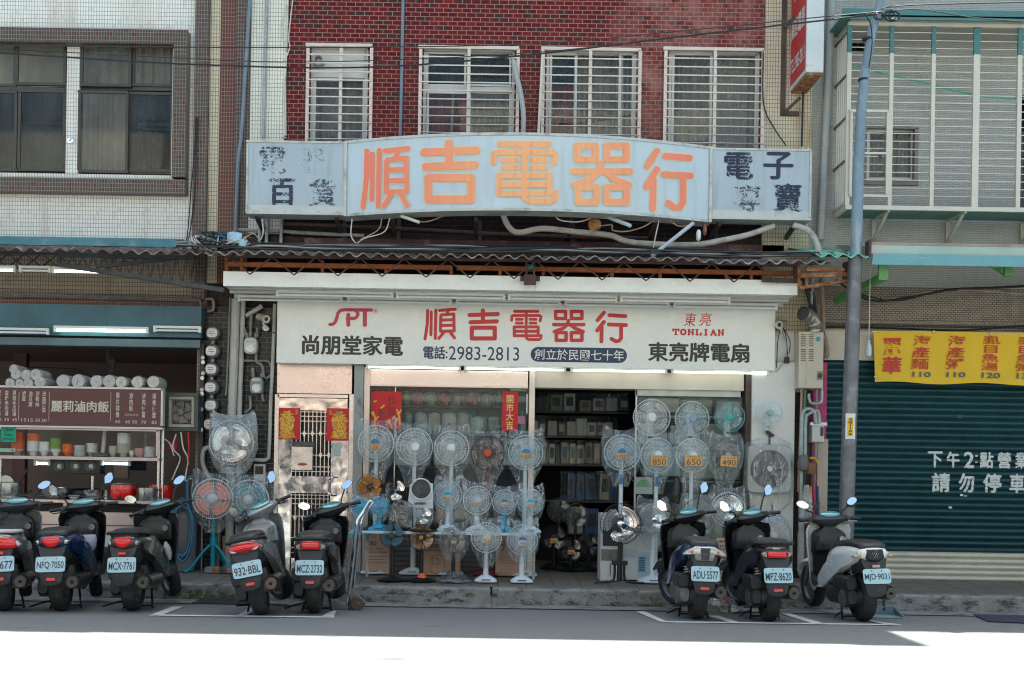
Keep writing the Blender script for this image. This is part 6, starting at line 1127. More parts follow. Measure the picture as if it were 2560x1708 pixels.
    for s, on in zip((-1, 1), mirrors):
        if not on: continue
        hgt = (1.20 + mz) if on == 1 else on; b0 = Vector((s * .15, .84, 1.05)); b1 = Vector((s * .26, .83, hgt))
        m_ = B(); m_.xf = HX; m_.tube(cat_rom([b0, b0 + Vector((s * .01, 0, .04)), b1 + Vector((-s * .05, .01, -.06)), b1 + Vector((0, .02, 0))], 4), .008, 8); st = m_.build('mirror_stem', black, t, smooth=True)
        if msh == 'hex': pl = [(-.035, -.055), (.015, -.05), (.045, -.01), (.04, .055), (.01, .06), (-.03, .02)]; pl = [(s * x * 1.15, z * 1.05) for x, z in pl]; pl = pl if s > 0 else pl[::-1]
        else: pl = [(.06 * math.cos(a / 18 * 6.2832) * (1 + .1 * math.cos(a / 18 * 6.2832 * 2)), .042 * math.sin(a / 18 * 6.2832) + s * .35 * .05 * math.cos(a / 18 * 6.2832)) for a in range(18)]
        MX = HX @ Matrix.Translation(b1) @ Matrix.Rotation(R(-steer * .9), 4, 'Z') @ Matrix.Rotation(R(s * 10), 4, 'Z') @ Matrix.Rotation(R(-17 - 3 * s), 4, 'X')
        m_ = B(); m_.xf = MX; m_.lens(pl[::-1], -.004, -.035, .0); hd = m_.build('mirror_housing', black, st, smooth=True, ang=60)
        m_ = B(); m_.xf = MX; cxp = sum(p[0] for p in pl) / len(pl); czp = sum(p[1] for p in pl) / len(pl); m_.prism([(cxp + (x - cxp) * .92, czp + (z - czp) * .92) for x, z in pl], -.008, -.0045); m_.build('mirror_glass', mirror_m, st)
    if 'phone' in extra:
        m_ = B(); m_.xf = HX @ Matrix.Translation((-.12, .84, 1.13)); m_.box(-.03, .03, -.008, .008, -.01, .04); m_.bar((-.045, 0, .05), (.045, 0, .0), .012); m_.bar((-.045, 0, -.01), (.045, 0, .05), .012); m_.cyl((0, 0, -.08), (0, 0, 0), .008, n=6); m_.build('phone_holder', black, t, bev=.003)
    if 'helmet' in extra: m_ = B(); m_.lathe([(.0, -.12), (.06, -.11), (.1, -.05), (.11, .02), (.1, .07), (0, .07)], (.08, .6, .6), 'z', 18); m_.build('hanging_helmet', mat('helmet lilac', (.5, .5, .6), .4), t, smooth=True, ang=40)
    if 'rag' in extra: m_ = B(); m_.loft([suph(.19 + d, .45, .03 * k, .07 * k, z, 12, 2.2) for z, k, d in ((.62, .3, 0), (.57, 1, .01), (.5, .9, .03), (.44, .3, .04))]); m_.build('tucked_cloth', mat('cloth', (.4, .38, .33), .9), t, smooth=True)
    return t
p_navy = mat('paint navy blue', (.006, .025, .085), .25, .2, var=.15, vs=4, coat=.6); p_grey = paint('grey', (.23, .24, .25)); p_dgrey = paint('dark grey', (.06, .062, .066)); p_black = paint('black', (.018, .018, .02)); p_white = mat('paint white', (.74, .77, .77), .25, var=.03, coat=.5); p_olive = paint('dark olive grey', (.05, .05, .045))
scooter(14, 1527, 'grey scooter with a white grab rail and red tail lamp, leftmost of the row', '923·677', p_grey, 'old', yaw=14, lean=-2, steer=8, rail=(mat('rail white', (.55, .57, .58), .35), 'high'), mirrors=(1, 1), msh='oval')
scooter(154, 1527, 'navy blue scooter with plate NFQ 7050 in front of the eatery counter', 'NFQ·7050', p_navy, 'vivo', yaw=5, lean=-2, steer=14, shield=p_black, extra=('helmet',), mirrors=(1.21, 1.27), msh='hex')
scooter(334, 1527, 'dark grey scooter with plate MCX 7761 and a round bar behind its seat', 'MCX·7761', p_olive, 'hexr', yaw=0, lean=-2, steer=32, rail=(black, 'high'), shield=p_dgrey, extra=('rag',), mirrors=(1.17, 1.24), msh='oval')
scooter(657, 1538, 'worn grey scooter with plate 932 BBL leaning left on its side stand', '932·BBL', p_grey, 'wide', yaw=2, lean=-12, steer=38, rail=(black, 'low'), stand='side', mirrors=(1.12, 1.26), msh='hex')
scooter(787, 1533, 'black scooter with plate MCZ 2732 in front of the steel door', 'MCZ·2732', p_dgrey, 'rect', yaw=0, lean=-1, steer=36, rail=(black, 'low'), shield=p_black, mirrors=(1.13, 1.22), msh='oval')
scooter(1741, 1548, 'dark blue scooter with plate ADU 5577 and a clear tail lamp', 'ADU·5577', p_navy, 'led', yaw=0, lean=1, steer=26, shield=p_black, shock=mat('spring white', (.5, .5, .47), .4), mirrors=(1.17, 1.27), msh='hex', extra=('phone',), seat=trimp)
scooter(1922, 1553, 'black scooter with plate MPZ 8620 and a wide rear grab rail', 'MPZ·8620', p_black, 'dark', yaw=0, lean=-1, steer=22, rail=(black, 'high'), shock=mat('spring white', (.5, .5, .47), .4), mirrors=(1.17, 1.25), msh='hex')
scooter(2157, 1553, 'white and black scooter with plate MJD 9031 beside the utility pole', 'MJD·9031', p_white, 'split', yaw=4, lean=-2, steer=2, shield=p_white, shock=mat('spring dark', (.09, .09, .1), .4), mirrors=(1.17, 1.19), msh='oval', extra=('phone',))
# ------------------------------------------------------------------ eatery on the left
def z1(x, y): return (x * .3316, 580 + y * .3316)
def z2(x, y): return (x * .3571, 1000 + y * .3571)
trussm = mat('truss grey', (.06, .065, .068), .6, .3, var=.3, stain=(.15, .1, .07), ss=6, st=(.6, .75))
t = T('lattice_bracket', 'dark grey lattice truss carrying the rusty roof over the eatery', 'truss', W(300, 690, 12.95))
y = 12.95; mb = MB(); mb.bar(W(148, 638, y), W(488, 645, y), .045); mb.bar(W(150, 662, y), W(560, 726, y), .05); mb.bar(W(148, 634, y), W(148, 665, y), .04); mb.bar(W(240, 668, y + .02), W(488, 640, y + .02), .035); mb.build('chord', trussm, t, world=True)
mb = MB(); k = 0
for i in range(13):
    a = 155 + i * 26; lo = 663 + (a - 150) * .155; mb.bar(W(a, 640, y + .03), W(a + 13, lo, y + .03), .012); mb.bar(W(a + 13, lo + 2, y + .035), W(a + 26, 641, y + .035), .012)
mb.build('lacing', trussm, t, world=True)
t = T('roof_lattice', 'criss cross steel lattice under the rusty roof at the left edge', 'truss', W(60, 660, 13.2)); y = 13.2; mb = MB(); mb.bar(W(-200, 668, y), W(150, 670, y), .03); mb.bar(W(-200, 630, y), W(150, 634, y), .03); mb.build('chord', trussm, t, world=True); mb = MB()
for i in range(8): a = -190 + i * 42; mb.bar(W(a, 634, y + .02), W(a + 42, 668, y + .02), .013); mb.bar(W(a + 42, 634, y + .04), W(a, 668, y + .04), .013)
mb.build('lacing', trussm, t, world=True)
for i, (a, b, v) in enumerate(((-160, 40, 673), (48, 128, 675), (130, 266, 678))):
    p, q = W(a, v, 13.1), W(b, v, 13.1); batten(p.x, q.x, 13.1, (p.z + q.z) / 2, tube_on if i != 1 else tube_off, ('lit tube lamp at the left edge under the rusty roof', 'unlit lamp between the lit tubes under the rusty roof', 'lit tube lamp under the lattice truss of the eatery')[i], 'lamps over the eatery')
for i, (pts, lab) in enumerate((([(-200, 726), (200, 738), (500, 748)], 'upper grey conduit on the red tile ledge over the eatery'), ([(-200, 733), (150, 742), (500, 752)], 'lower grey conduit on the red tile ledge over the eatery'))): cable('conduit', [(u, v, F - .12) for u, v in pts], .013, iron, lab, 'conduit')
blueb = mat('blue shutter box', (.045, .12, .16), .5, var=.2, vs=2, stain=(.03, .055, .07), ss=3, st=(.55, .75), sv=(3, 1, .5))
t = T('shutter_box', 'dark teal roller shutter box over the eatery', 'shutter box', W(200, 862, 13.5)); mb = MB(); mb.fbox(-300, 760, 503, 838, 13.5, F + .3); mb.build('box_front', blueb, t, world=True); mb = MB(); mb.fbox(-300, 844, 500, 863, 13.53, 13.7); mb.build('guide_rail', mat('teal rail', (.09, .14, .16), .4, .3), t, world=True)
MB().fbox(-300, 838.5, 501, 843.5, 13.56, 13.6).build('slot', dark, t, world=True)
for a, b, m, lab in ((-300, 123, tube_off, 'unlit tube at the left on the teal shutter box'), (135, 372, tube_teal, 'lit tube across the teal shutter box of the eatery'), (384, 503, tube_off, 'unlit tube at the right on the teal shutter box')):
    p, q = W(a, 824, 13.44), W(b, 826 if b > 300 else 824, 13.44); batten(p.x, q.x, 13.44, p.z, m, lab, None)
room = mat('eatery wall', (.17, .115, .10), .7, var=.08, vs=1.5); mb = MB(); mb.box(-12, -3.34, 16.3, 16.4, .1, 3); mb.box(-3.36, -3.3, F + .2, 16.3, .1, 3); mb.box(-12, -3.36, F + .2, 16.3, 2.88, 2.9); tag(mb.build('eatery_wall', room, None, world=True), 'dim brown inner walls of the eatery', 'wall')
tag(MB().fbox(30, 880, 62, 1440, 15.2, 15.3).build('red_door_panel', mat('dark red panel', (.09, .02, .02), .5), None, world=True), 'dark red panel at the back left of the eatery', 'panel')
tag(MB().fbox(495, 860, 506, 1445, F - .12, F + .1).build('dark_post', mat('dark navy post', (.018, .022, .03), .5, var=.2), None, world=True), 'dark post between the eatery and the electric meters', 'post')
# menu board
t = T('menu_board', 'maroon menu board with cream dishes and prices over the food counter', 'sign', W(180, 1068, 13.2)); ym = 13.2; mar = mat('menu maroon', (.105, .03, .032), .4, var=.06)
MB().fbox(-90, 972, 403, 1064, ym, ym + .08).build('board', mar, t, world=True); mb = MB(); fr(mb, -95, 966, 407, 1070, ym - .01, ym + .09, 5); mb.build('board_frame', mat('pale frame', (.58, .54, .52), .4, .3, var=.05), t, world=True)
crm = mat('menu cream', (.62, .56, .45), .5, var=.03); mb = MB(); yy = ym - .004
def vcol(s, x, y0, y1, price=None, w_=29, px=None):
    mb = MB(); a, b = z1(x - w_ / 2, y0), z1(x + w_ / 2, y1); ftext(mb, '\n'.join(s), a[0], a[1], b[0], b[1], yy, bold=.01)
    if price: q = px or 38; a, b = z1(x - q / 2, 1403), z1(x + q / 2, 1426); ftext(mb, price, a[0], a[1] + x * .006, b[0], b[1] + x * .006, yy)
    mb.build('dish_price' if s == '滷肉飯' else 'dish_column', crm, t, world=True)
for s, x, y0, y1, p in (('金針赤肉湯', 50, 1192, 1388, '35'), ('草菇冬瓜湯', 108, 1194, 1390, '45'), ('滷蛋', 180, 1198, 1276, '15'), ('油豆腐', 230, 1200, 1318, '15'), ('滷筍絲', 282, 1200, 1318, '30'), ('滷高麗菜', 332, 1202, 1362, '30'), ('單片排骨', 887, 1212, 1400, '60'), ('滷肉便當', 1083, 1216, 1400, '70'), ('排骨便當', 1162, 1218, 1404, '85'), ('酸辣排骨湯', -8, 1190, 1386, '35')): vcol(s, x, y0, y1, p)
vcol('滷肉飯', 988, 1214, 1350, '40 30', px=92); a, b = z1(942, 1368), z1(1040, 1390); ftext(mb, '(大)(小)', *a, *b, yy)
a, b = z1(384, 1272), z1(822, 1360); fbold(mb, '麗莉滷肉飯', *a, *b, yy, .7)
for x in (142, 370, 835): a = z1(x, 1206); mb.fbox(a[0] - .5, a[1], a[0] + .5, a[1] + 72, yy - .001, yy)
mb.build('lettering', crm, t, world=True)
# bundles of paper bowls on the board
pap = mat('paper bundle', (.50, .45, .42), .6, var=.08, vs=14); papw = mat('paper end', (.62, .52, .42), .6, var=.06, vs=20)
for i, (x, yv, r) in enumerate(((475, 1130, 53), (588, 1130, 54), (725, 1134, 50), (822, 1132, 52), (912, 1140, 46), (1038, 1142, 47), (1155, 1145, 48), (75, 1136, 38), (150, 1134, 36), (215, 1138, 38), (300, 1137, 44), (120, 1072, 42), (195, 1078, 42), (268, 1078, 46), (102, 1032, 34))):
    c = W(*z1(x, yv), ym + .0); r *= .3316 * ym / FPX; low = i < 11
    if low: c.z = W(*z1(x, 1186 if i > 6 else 1188), ym).z + r + .012
    t = T('paper_bowl_bundle', ORD[i] + ' of the seven big wrapped bowl rolls on the menu board' if i < 7 else 'small wrapped bowl roll in the pile at the left end of the menu board', 'bowl bundle', (c.x, c.y, c.z - r), 'big bowl rolls on the menu board' if i < 7 else 'small bowl rolls at the left end')
    mb = MB(); mb.lathe([(0, -.004), (r * .86, -.003), (r * .9, .006)], (0, 0, r), 'y', 20); mb.build('end_face', papw if 3 < i < 7 else pap, t, smooth=True, ang=40)
    mb = MB(); mb.lathe([(r * .9, .007), (r, .02), (r * .98, .1), (r, .2), (r * .97, .32), (r * .7, .36), (0, .37)], (0, 0, r), 'y', 22); mb.build('roll', pap, t, smooth=True)
    mb = MB(); rnd = random.Random(i); mb.lathe([(0, -.012), (r * .95, -.01), (r * 1.05, .02), (r * 1.04, .35), (0, .4)], (0, 0, r), 'y', 16); mb.v = [(a + rnd.uniform(-.006, .006), b, c_ + rnd.uniform(-.006, .006)) for a, b, c_ in mb.v]; mb.build('plastic_wrap', bag, t, smooth=True, ang=25)
# glass case with crockery
t = T('glass_case', 'steel framed glass case of bowls under the menu board', 'display case', W(160, 1150, 13.25)); yc = 13.22; mb = MB(); mb.fbox(-90, 1071, 397, 1075, yc, yc + .02); mb.fbox(-90, 1141, 397, 1149, yc, yc + .4); mb.fbox(390, 1075.5, 397, 1140.5, yc, yc + .02); mb.build('case_frame', mat('case frame', (.5, .42, .40), .35, .7, var=.08), t, world=True); MB().fbox(-88, 1075.5, 389.5, 1140.5, yc + .006, yc + .009).build('pane', case_glass, t, world=True)
cer = {'w': mat('ceramic white', (.82, .82, .8), .25, var=.03), 'o': mat('bowl orange', (.9, .2, .04), .3, var=.04), 'g': mat('bowl green', (.22, .4, .05), .3, var=.05), 'p': mat('bowl pink', (.66, .42, .38), .3), 'c': mat('paper cup', (.62, .55, .46), .5, var=.1, vs=60), 'k': mat('cup pink', (.66, .35, .33), .4, var=.2, vs=50), 'y': mat('plate grey', (.4, .4, .39), .3)}
def stack(x0, y0, x1, y1, m, label, kind='bowl', top=None, y=13.42):
    a, b = z2(x0, y0), z2(x1, y1); c = W((a[0] + b[0]) / 2, b[1], y); c.z = W(200, 1141, 13.22).z + .001 + (0.0); r = (b[0] - a[0]) / 2 * y / FPX; h = (b[1] - a[1]) * y / FPX; t = T(kind + '_stack', label, kind + ' stack', c, 'crockery stacks in the glass case')
    if kind == 'bowl':
        prof = [(r * .45, 0), (r * .5, .008), (r * .8, h * .3), (r * .9, min(.05, h * .4))]; z = min(.05, h * .4); n = max(1, int((h - z) / .012)); k = int(n * (top[1] if top else 1))
        seg = lambda n0, n1: sum([[(r * .9, z + (h - z) * i / n), (r, z + (h - z) * (i + .25) / n), (r, z + (h - z) * (i + .8) / n), (r * .92, z + (h - z) * (i + .95) / n)] for i in range(n0, n1)], [])
        MB().lathe(prof + seg(0, k) + [(r * .8, z + (h - z) * k / n)], (0, 0, 0), 'z', 22).build('bowls', m, t, smooth=True, ang=30)
        if top: MB().lathe(seg(k, n) + [(r * .8, h)], (0, 0, 0), 'z', 22).build('top_bowls', top[0], t, smooth=True, ang=30)
    else:
        n = max(2, int(h / .013)); MB().lathe([(r * .6, 0)] + sum([[(r * .75, h * i / n), (r, h * (i + .6) / n), (r * (.98), h * (i + .8) / n)] for i in range(n)], []) + [(r * .6, h)], (0, 0, 0), 'z', 24).build('plates', m, t, smooth=True, ang=30)
for q in ((80, 222, 168, 385, cer['p'], 'tall stack of orange bowls beside the green sticker', 'bowl', (cer['o'], .12)), (190, 232, 275, 388, cer['w'], 'stack of white bowls topped with orange bowls', 'bowl', (cer['o'], .62)), (272, 290, 348, 390, cer['w'], 'shorter stack of plain white bowls', 'bowl'), (354, 268, 428, 392, cer['w'], 'white bowls topped with green bowls', 'bowl', (cer['g'], .3)), (437, 305, 510, 392, cer['o'], 'stack of all orange bowls', 'bowl'),
          (515, 316, 598, 395, cer['w'], 'narrow stack of white dishes', 'plate'), (603, 300, 686, 395, cer['w'], 'stack of white cups behind the dishes', 'bowl', None, 13.5), (632, 365, 756, 395, cer['y'], 'low stack of grey plates', 'plate'), (762, 322, 820, 400, cer['c'], 'short stack of paper cups', 'bowl'), (818, 232, 912, 402, cer['c'], 'tall stack of patterned paper bowls', 'bowl', (cer['w'], .5)), (905, 352, 938, 400, cer['w'], 'little white cup between the paper bowls and the pink cup', 'bowl'), (942, 338, 1010, 402, cer['k'], 'pink patterned paper tub', 'bowl'), (1010, 325, 1084, 402, cer['w'], 'stack of white dishes at the right end of the case', 'plate')):
    stack(*q[:7], *(q[7:] if len(q) > 7 else ()))
tag(MB().bar(W(265, 1062, 13.4), W(257, 1138, 13.4), .04).build('rolled_paper', pap, None, world=True), 'pale rolled paper standing in the glass case', 'paper roll')
t = T('delivery_sticker', 'green delivery sticker with black writing at the left of the glass case', 'sticker', W(21, 1105, yc)); MB().fbox(2, 1064, 40, 1105, yc - .006, yc - .002).build('paper', mat('delivery green', (.0, .30, .17), .5), t, world=True); mb = MB(); ftext(mb, 'Uber\nEats', 9, 1070, 34, 1090, yc - .009, bold=.01); ftext(mb, '合作商家', 7, 1094, 35, 1101, yc - .009); mb.build('lettering', ink, t, world=True)
t = T('price_sticker', 'small green price sticker reading 50 on the glass case', 'sticker', W(18, 1130, yc)); MB().fbox(-10, 1121, 38, 1130, yc - .006, yc - .002).build('paper', mat('price green', (.25, .5, .35), .5), t, world=True); mb = MB(); ftext(mb, '50', 27, 1123, 35, 1129, yc - .009, bold=.02); mb.build('lettering', red, t, world=True)
t = T('vent_box', 'black box with three round vents under the glass case', 'box', W(189, 1184, 13.3)); MB().fbox(128, 1149.5, 250, 1184, 13.32, 13.5).build('box', black, t, world=True, bev=.006)
for u in (149, 190, 228):
    mb = MB(); c = W(u, 1166, 13.32); mb.lathe([(.0, -.01), (.03, -.012), (.034, -.018), (.06, -.018), (.066, -.002), (.072, -.002), (.072, .003)], c, 'y', 20); vv = mb.build('round_vent', dgrey, t, world=True, smooth=True, ang=40); mb = MB(); mb.lathe([(0, -.016), (.028, -.015), (.03, -.01)], c, 'y', 16); mb.build('vent_label', cer['y'], vv, world=True, smooth=True)
for a, b, lab in ((86, 127, 'short lit tube left of the black vent box'), (252, 327, 'lit tube right of the black vent box under the glass case')): p, q = W(a, 1153, 13.35), W(b, 1154, 13.35); batten(p.x, q.x, 13.35, p.z - .02, emit('lit cool tube ' + str(a), (.6, .85, 1), 3), lab, None)
for u, v0, v1, lab in ((398, 1072, 1256, 'steel upright at the right end of the food counter'), (408, 1072, 1440, 'second steel upright right of the food counter'), (232, 1190, 1250, 'thin steel upright behind the pots'), (2, 1145, 1256, 'steel upright at the left of the food counter')): cable('steel_upright', [(u, v0, 13.3), (u - (v1 - v0) * .016, v1, 13.3)], .018, steel, lab, 'post', n=8)
# counter
yk = 13.1; zc_ = W(200, 1250, yk).z; csteel = mat('counter steel', (.60, .47, .43), .35, .75, var=.1, vs=2.5, stain=(.42, .34, .32), ss=2, st=(.5, .8))
t = T('food_counter', 'stainless food counter with pots in front of the eatery', 'counter', W(160, 1440, yk)); mb = MB(); p, q = W(-95, 1252, yk), W(404, 1252, yk); mb.box(p.x, q.x, yk, yk + .75, zc_ - .04, zc_); mb.build('counter_top', csteel, t, world=True, bev=.005)
mb = MB(); mb.box(p.x, q.x - .02, yk + .04, yk + .7, gz(yk) + .32, zc_ - .14); mb.build('cabinet', csteel, t, world=True, bev=.004)
for z_ in (.55, .22): MB().box(p.x, q.x - .02, yk + .034, yk + .0395, gz(yk) + .32 + z_, gz(yk) + .33 + z_).build('seam', dgrey, t, world=True)
MB().box(p.x, q.x - .02, yk + .036, yk + .04, gz(yk) + .3, gz(yk) + .45).build('lower_rail', mat('pale steel', (.55, .55, .53), .4, .5), t, world=True)
for x in (p.x + .3, (p.x + q.x) / 2, q.x - .15): MB().box(x, x + .04, yk + .05, yk + .09, zc_ - .139, zc_ - .041).build('leg', csteel, t, world=True); 
for x in (p.x + .3, q.x - .15): MB().box(x, x + .04, yk + .08, yk + .12, gz(yk), gz(yk) + .32).build('foot', dgrey, t, world=True)
tag(MB().box(p.x, q.x - .1, yk + .3, yk + .65, zc_ - .138, zc_ - .06).build('burner_tray', dgrey, None, world=True), 'dark burner tray under the counter top', 'tray')
potm = mat('pot steel', (.5, .5, .48), .25, .9, var=.1, vs=8); redp = mat('cooker red', (.75, .008, .006), .25, var=.08, coat=.6)
def pot(x0, y0, x1, y1, m, label, kind='pot', y=13.3, lid=None):
    a, b = z2(x0, y0), z2(x1, y1); c = W((a[0] + b[0]) / 2, b[1], y); c.z = zc_ + .001; r = (b[0] - a[0]) / 2 * y / FPX; h = (b[1] - a[1]) * y / FPX; t = T({'pot': 'cooking_pot', 'bowl': 'steel_bowl', 'cooker': 'rice_cooker', 'dish': 'dish'}[kind], label, kind, c)
    P = {'pot': [(r * .96, 0), (r, .01), (r, h * .97), (r * 1.06, h), (r * .95, h * .99), (r * .94, h * .3), (0, h * .25)], 'bowl': [(r * .5, 0), (r * .7, h * .15), (r * .92, h * .6), (r, h), (r * .96, h), (r * .6, h * .25), (0, h * .2)], 'cooker': [(r * .75, 0), (r * .9, h * .06), (r, h * .35), (r * .98, h * .75), (r * .93, h * .9)], 'dish': [(r * .5, 0), (r, h), (r * .9, h), (0, h * .5)]}[kind]
    MB().lathe(P, (0, 0, 0), 'z', 26).build('body', m, t, smooth=True, ang=45)
    if kind == 'cooker':
        MB().lathe([(r * .95, h * .905), (r * .98, h * .95), (r * .9, h), (r * .3, h * 1.03), (0, h * 1.03)], (0, 0, 0), 'z', 24).build('lid', lid or potm, t, smooth=True)
        MB().box(-.02, .02, -r - .012, -r + .02, h * .1, h * .25).build('switch', black, t, bev=.003)
        for s in (-1, 1): MB().box(s * r - .02, s * r + .02, -.03, .03, h * .72, h * .8).build('handle', black, t, bev=.005)
    elif kind == 'pot':
        for s in (-1, 1): MB().tube(cat_rom([(s * r, -.04, h * .8), (s * (r + .03), -.03, h * .82), (s * (r + .03), .03, h * .82), (s * r, .04, h * .8)], 3), .006, 6).build('handle', black, t, smooth=True)
    return t
for q in ((5, 578, 148, 690, potm, 'tall steel pot with a raised lid at the left of the counter', 'pot'), (272, 608, 486, 690, potm, 'wide steel mixing bowl on the counter', 'bowl'), (582, 630, 712, 697, potm, 'small steel basin beside the red cooker', 'bowl'), (715, 625, 775, 695, potm, 'narrow steel pot left of the red cooker', 'pot', 13.4), (772, 578, 948, 697, redp, 'big red rice cooker in the middle of the counter', 'cooker', 13.25), (964, 608, 1094, 700, potm, 'plain steel pot in front of the second red cooker', 'pot', 13.2), (1040, 575, 1206, 695, redp, 'second red rice cooker at the right end of the counter', 'cooker', 13.6), (475, 660, 560, 690, cer['w'], 'shallow white dish on the counter', 'dish', 13.25)): pot(*q)
tag(MB().lathe([(0, 0), (.05, .004), (.09, 0), (.1, -.006)], W(14, 1210, 13.3), 'y', 24).build('pot_lid', potm, None, world=True, smooth=True), 'steel lid standing upright in the tall pot', 'lid')
mb = MB(); c = W(205, 1240, 13.5); mb.loft([suph(c.x + dx, c.y, .2 * k, .14 * k, zc_ + z, 16, 4) for z, k, dx in ((0, .9, 0), (.05, 1, 0), (.1, .95, .02), (.13, .7, .05))]); tag(mb.build('black_pan', black, None, world=True, smooth=True, ang=40), 'black covered pan behind the steel basin', 'pan')
tag(MB().bar(W(44, 1208, 13.3), W(70, 1172, 13.3), .02).build('ladle', black, None, world=True), 'black ladle handle sticking out of the tall pot', 'ladle')
tag(MB().bar(W(50, 1244, 13.2), W(78, 1228, 13.15), .022).build('knife_handle', black, None, world=True), 'black utensil handle lying on the counter', 'utensil')
mb = MB(); c = W(302, 1175, 14.2); mb.box(c.x - .09, c.x + .09, 14.2, 14.3, c.z - .1, c.z + .06); tag(mb.build('paper_box', mat('paper box', (.36, .24, .18), .7), None, world=True, bev=.006), 'brown paper box on the shelf behind the cookers', 'box')
mb = MB(); c = W(345, 1165, 14.5); mb.box(c.x - .1, c.x + .1, 14.5, 14.53, c.z - .06, c.z + .07); tag(mb.build('screen', mat('dark screen', (.02, .03, .04), .1), None, world=True), 'small dark screen hanging inside the eatery', 'screen')
cable('hanging_string', [(272, 862, 14), (272, 905, 14), (283, 900, 14), (281, 925, 14), (270, 945, 14)], .03, mat('dark bundle', (.035, .03, .028), .8), 'dark twisted bundle hanging inside the eatery', 'cord', n=8)
cable('hanging_string', [(60, 918, 14), (130, 920, 14), (200, 925, 14), (235, 948, 14)], .008, blackc, 'thin black cord strung inside the eatery', 'cord')
# exhaust fan
t = T('exhaust_fan', 'square exhaust fan in a cream frame beside the menu board', 'fan', W(453, 1077, 13.45)); y = 13.42; mb = MB(); fr(mb, 412, 982, 495, 1078, y, y + .15, 9); mb.build('outer_frame', mat('dark green frame', (.045, .06, .055), .5, var=.2, vs=15), t, world=True)
mb = MB(); fr(mb, 421.5, 991.5, 485.5, 1068, y + .02, y + .13, 7); mb.build('inner_frame', mat('grimy cream', (.40, .34, .27), .6, var=.12, stain=(.2, .16, .12), ss=6, st=(.55, .75)), t, world=True); c = W(454, 1031, y + .1); MB().fbox(429, 999, 478, 1060.5, y + .14, y + .15).build('back_plate', dgrey, t, world=True)
for k in range(6): mb = MB(); mb.xf = Matrix.Translation(c); b = blade_mb(k, 6, .13, .75); mb.add(b.v, b.f); mb.build('blade', mat('grimy blade', (.34, .29, .25), .5), t, world=True, smooth=True)
mb = MB(); mb.lathe([(0, -.05), (.035, -.05), (.04, .02)], c, 'y', 14)
for i in range(9): mb.fbox(429.5 + i * 5.6, 999, 430.3 + i * 5.6, 1060, y + .03, y + .034); mb.fbox(429.5, 1001 + i * 6.8, 478, 1001.8 + i * 6.8, y + .035, y + .039)
mb.build('wire_guard', iron, t, world=True)
for i, (pts, m, lab) in enumerate((([(440, 1085), (432, 1120), (450, 1145), (438, 1180), (430, 1200)], whitec, 'pale cable hanging under the exhaust fan'), ([(452, 1080), (458, 1120), (470, 1150), (463, 1200), (480, 1195)], whitec, 'pale looped cable beside the blue hose'), ([(410, 1097), (425, 1110), (435, 1140)], whitec, 'short pale cable from the steel upright'), ([(470, 1080), (472, 1130), (468, 1170)], red, 'thin red cord hanging under the exhaust fan'))): cable('loose_cable', [(*q, 13.4) for q in pts], .009, m, lab, 'cable', 'cables under the exhaust fan')
mb = MB(); c = W(432, 1118, 13.6); mb.loft([suph(c.x, c.y, .06 * k, .05 * k, c.z + z, 12, 2.2) for z, k in ((-.06, .4), (-.02, 1), (.04, .9), (.08, .3))]); tag(mb.build('pink_bag', mat('pink bag', (.45, .03, .13), .5), None, world=True, smooth=True), 'small pink bag hanging under the exhaust fan', 'bag')
t = T('garden_hose', 'coiled blue hose hanging beside the food counter', 'hose', W(455, 1405, 13.2)); mb = MB()
pts = []
for i in range(75): a = i / 12 * 6.2832; pts.append(W(456 + (24 + 3 * math.sin(i * .7)) * math.sin(a), 1325 - (70 + 6 * math.sin(i * .37)) * math.cos(a) + 6 * math.sin(i * .21), 13.15 + .0022 * i))
mb.tube(pts, .015, 7); mb.build('coil', bluec, t, world=True, smooth=True); cable('hose_end', [(470, 1262, 13.2), (468, 1220, 13.2), (472, 1195, 13.2), (486, 1192, 13.2)], .015, bluec, None, parent=t, n=7)
mb = MB(); c = W(450, 1330, 13.45); mb.loft([suph(c.x, c.y, .2 * k, .16 * k, gz(13.4) + z, 20, 3) for z, k in ((0, .85), (.03, .9), (.6, 1), (.66, 1.04), (.7, .95))]); tag(mb.build('waste_bin', mat('bin grey', (.2, .2, .2), .5, var=.15), None, world=True, smooth=True, ang=40), 'grey bin behind the coiled blue hose', 'bin')
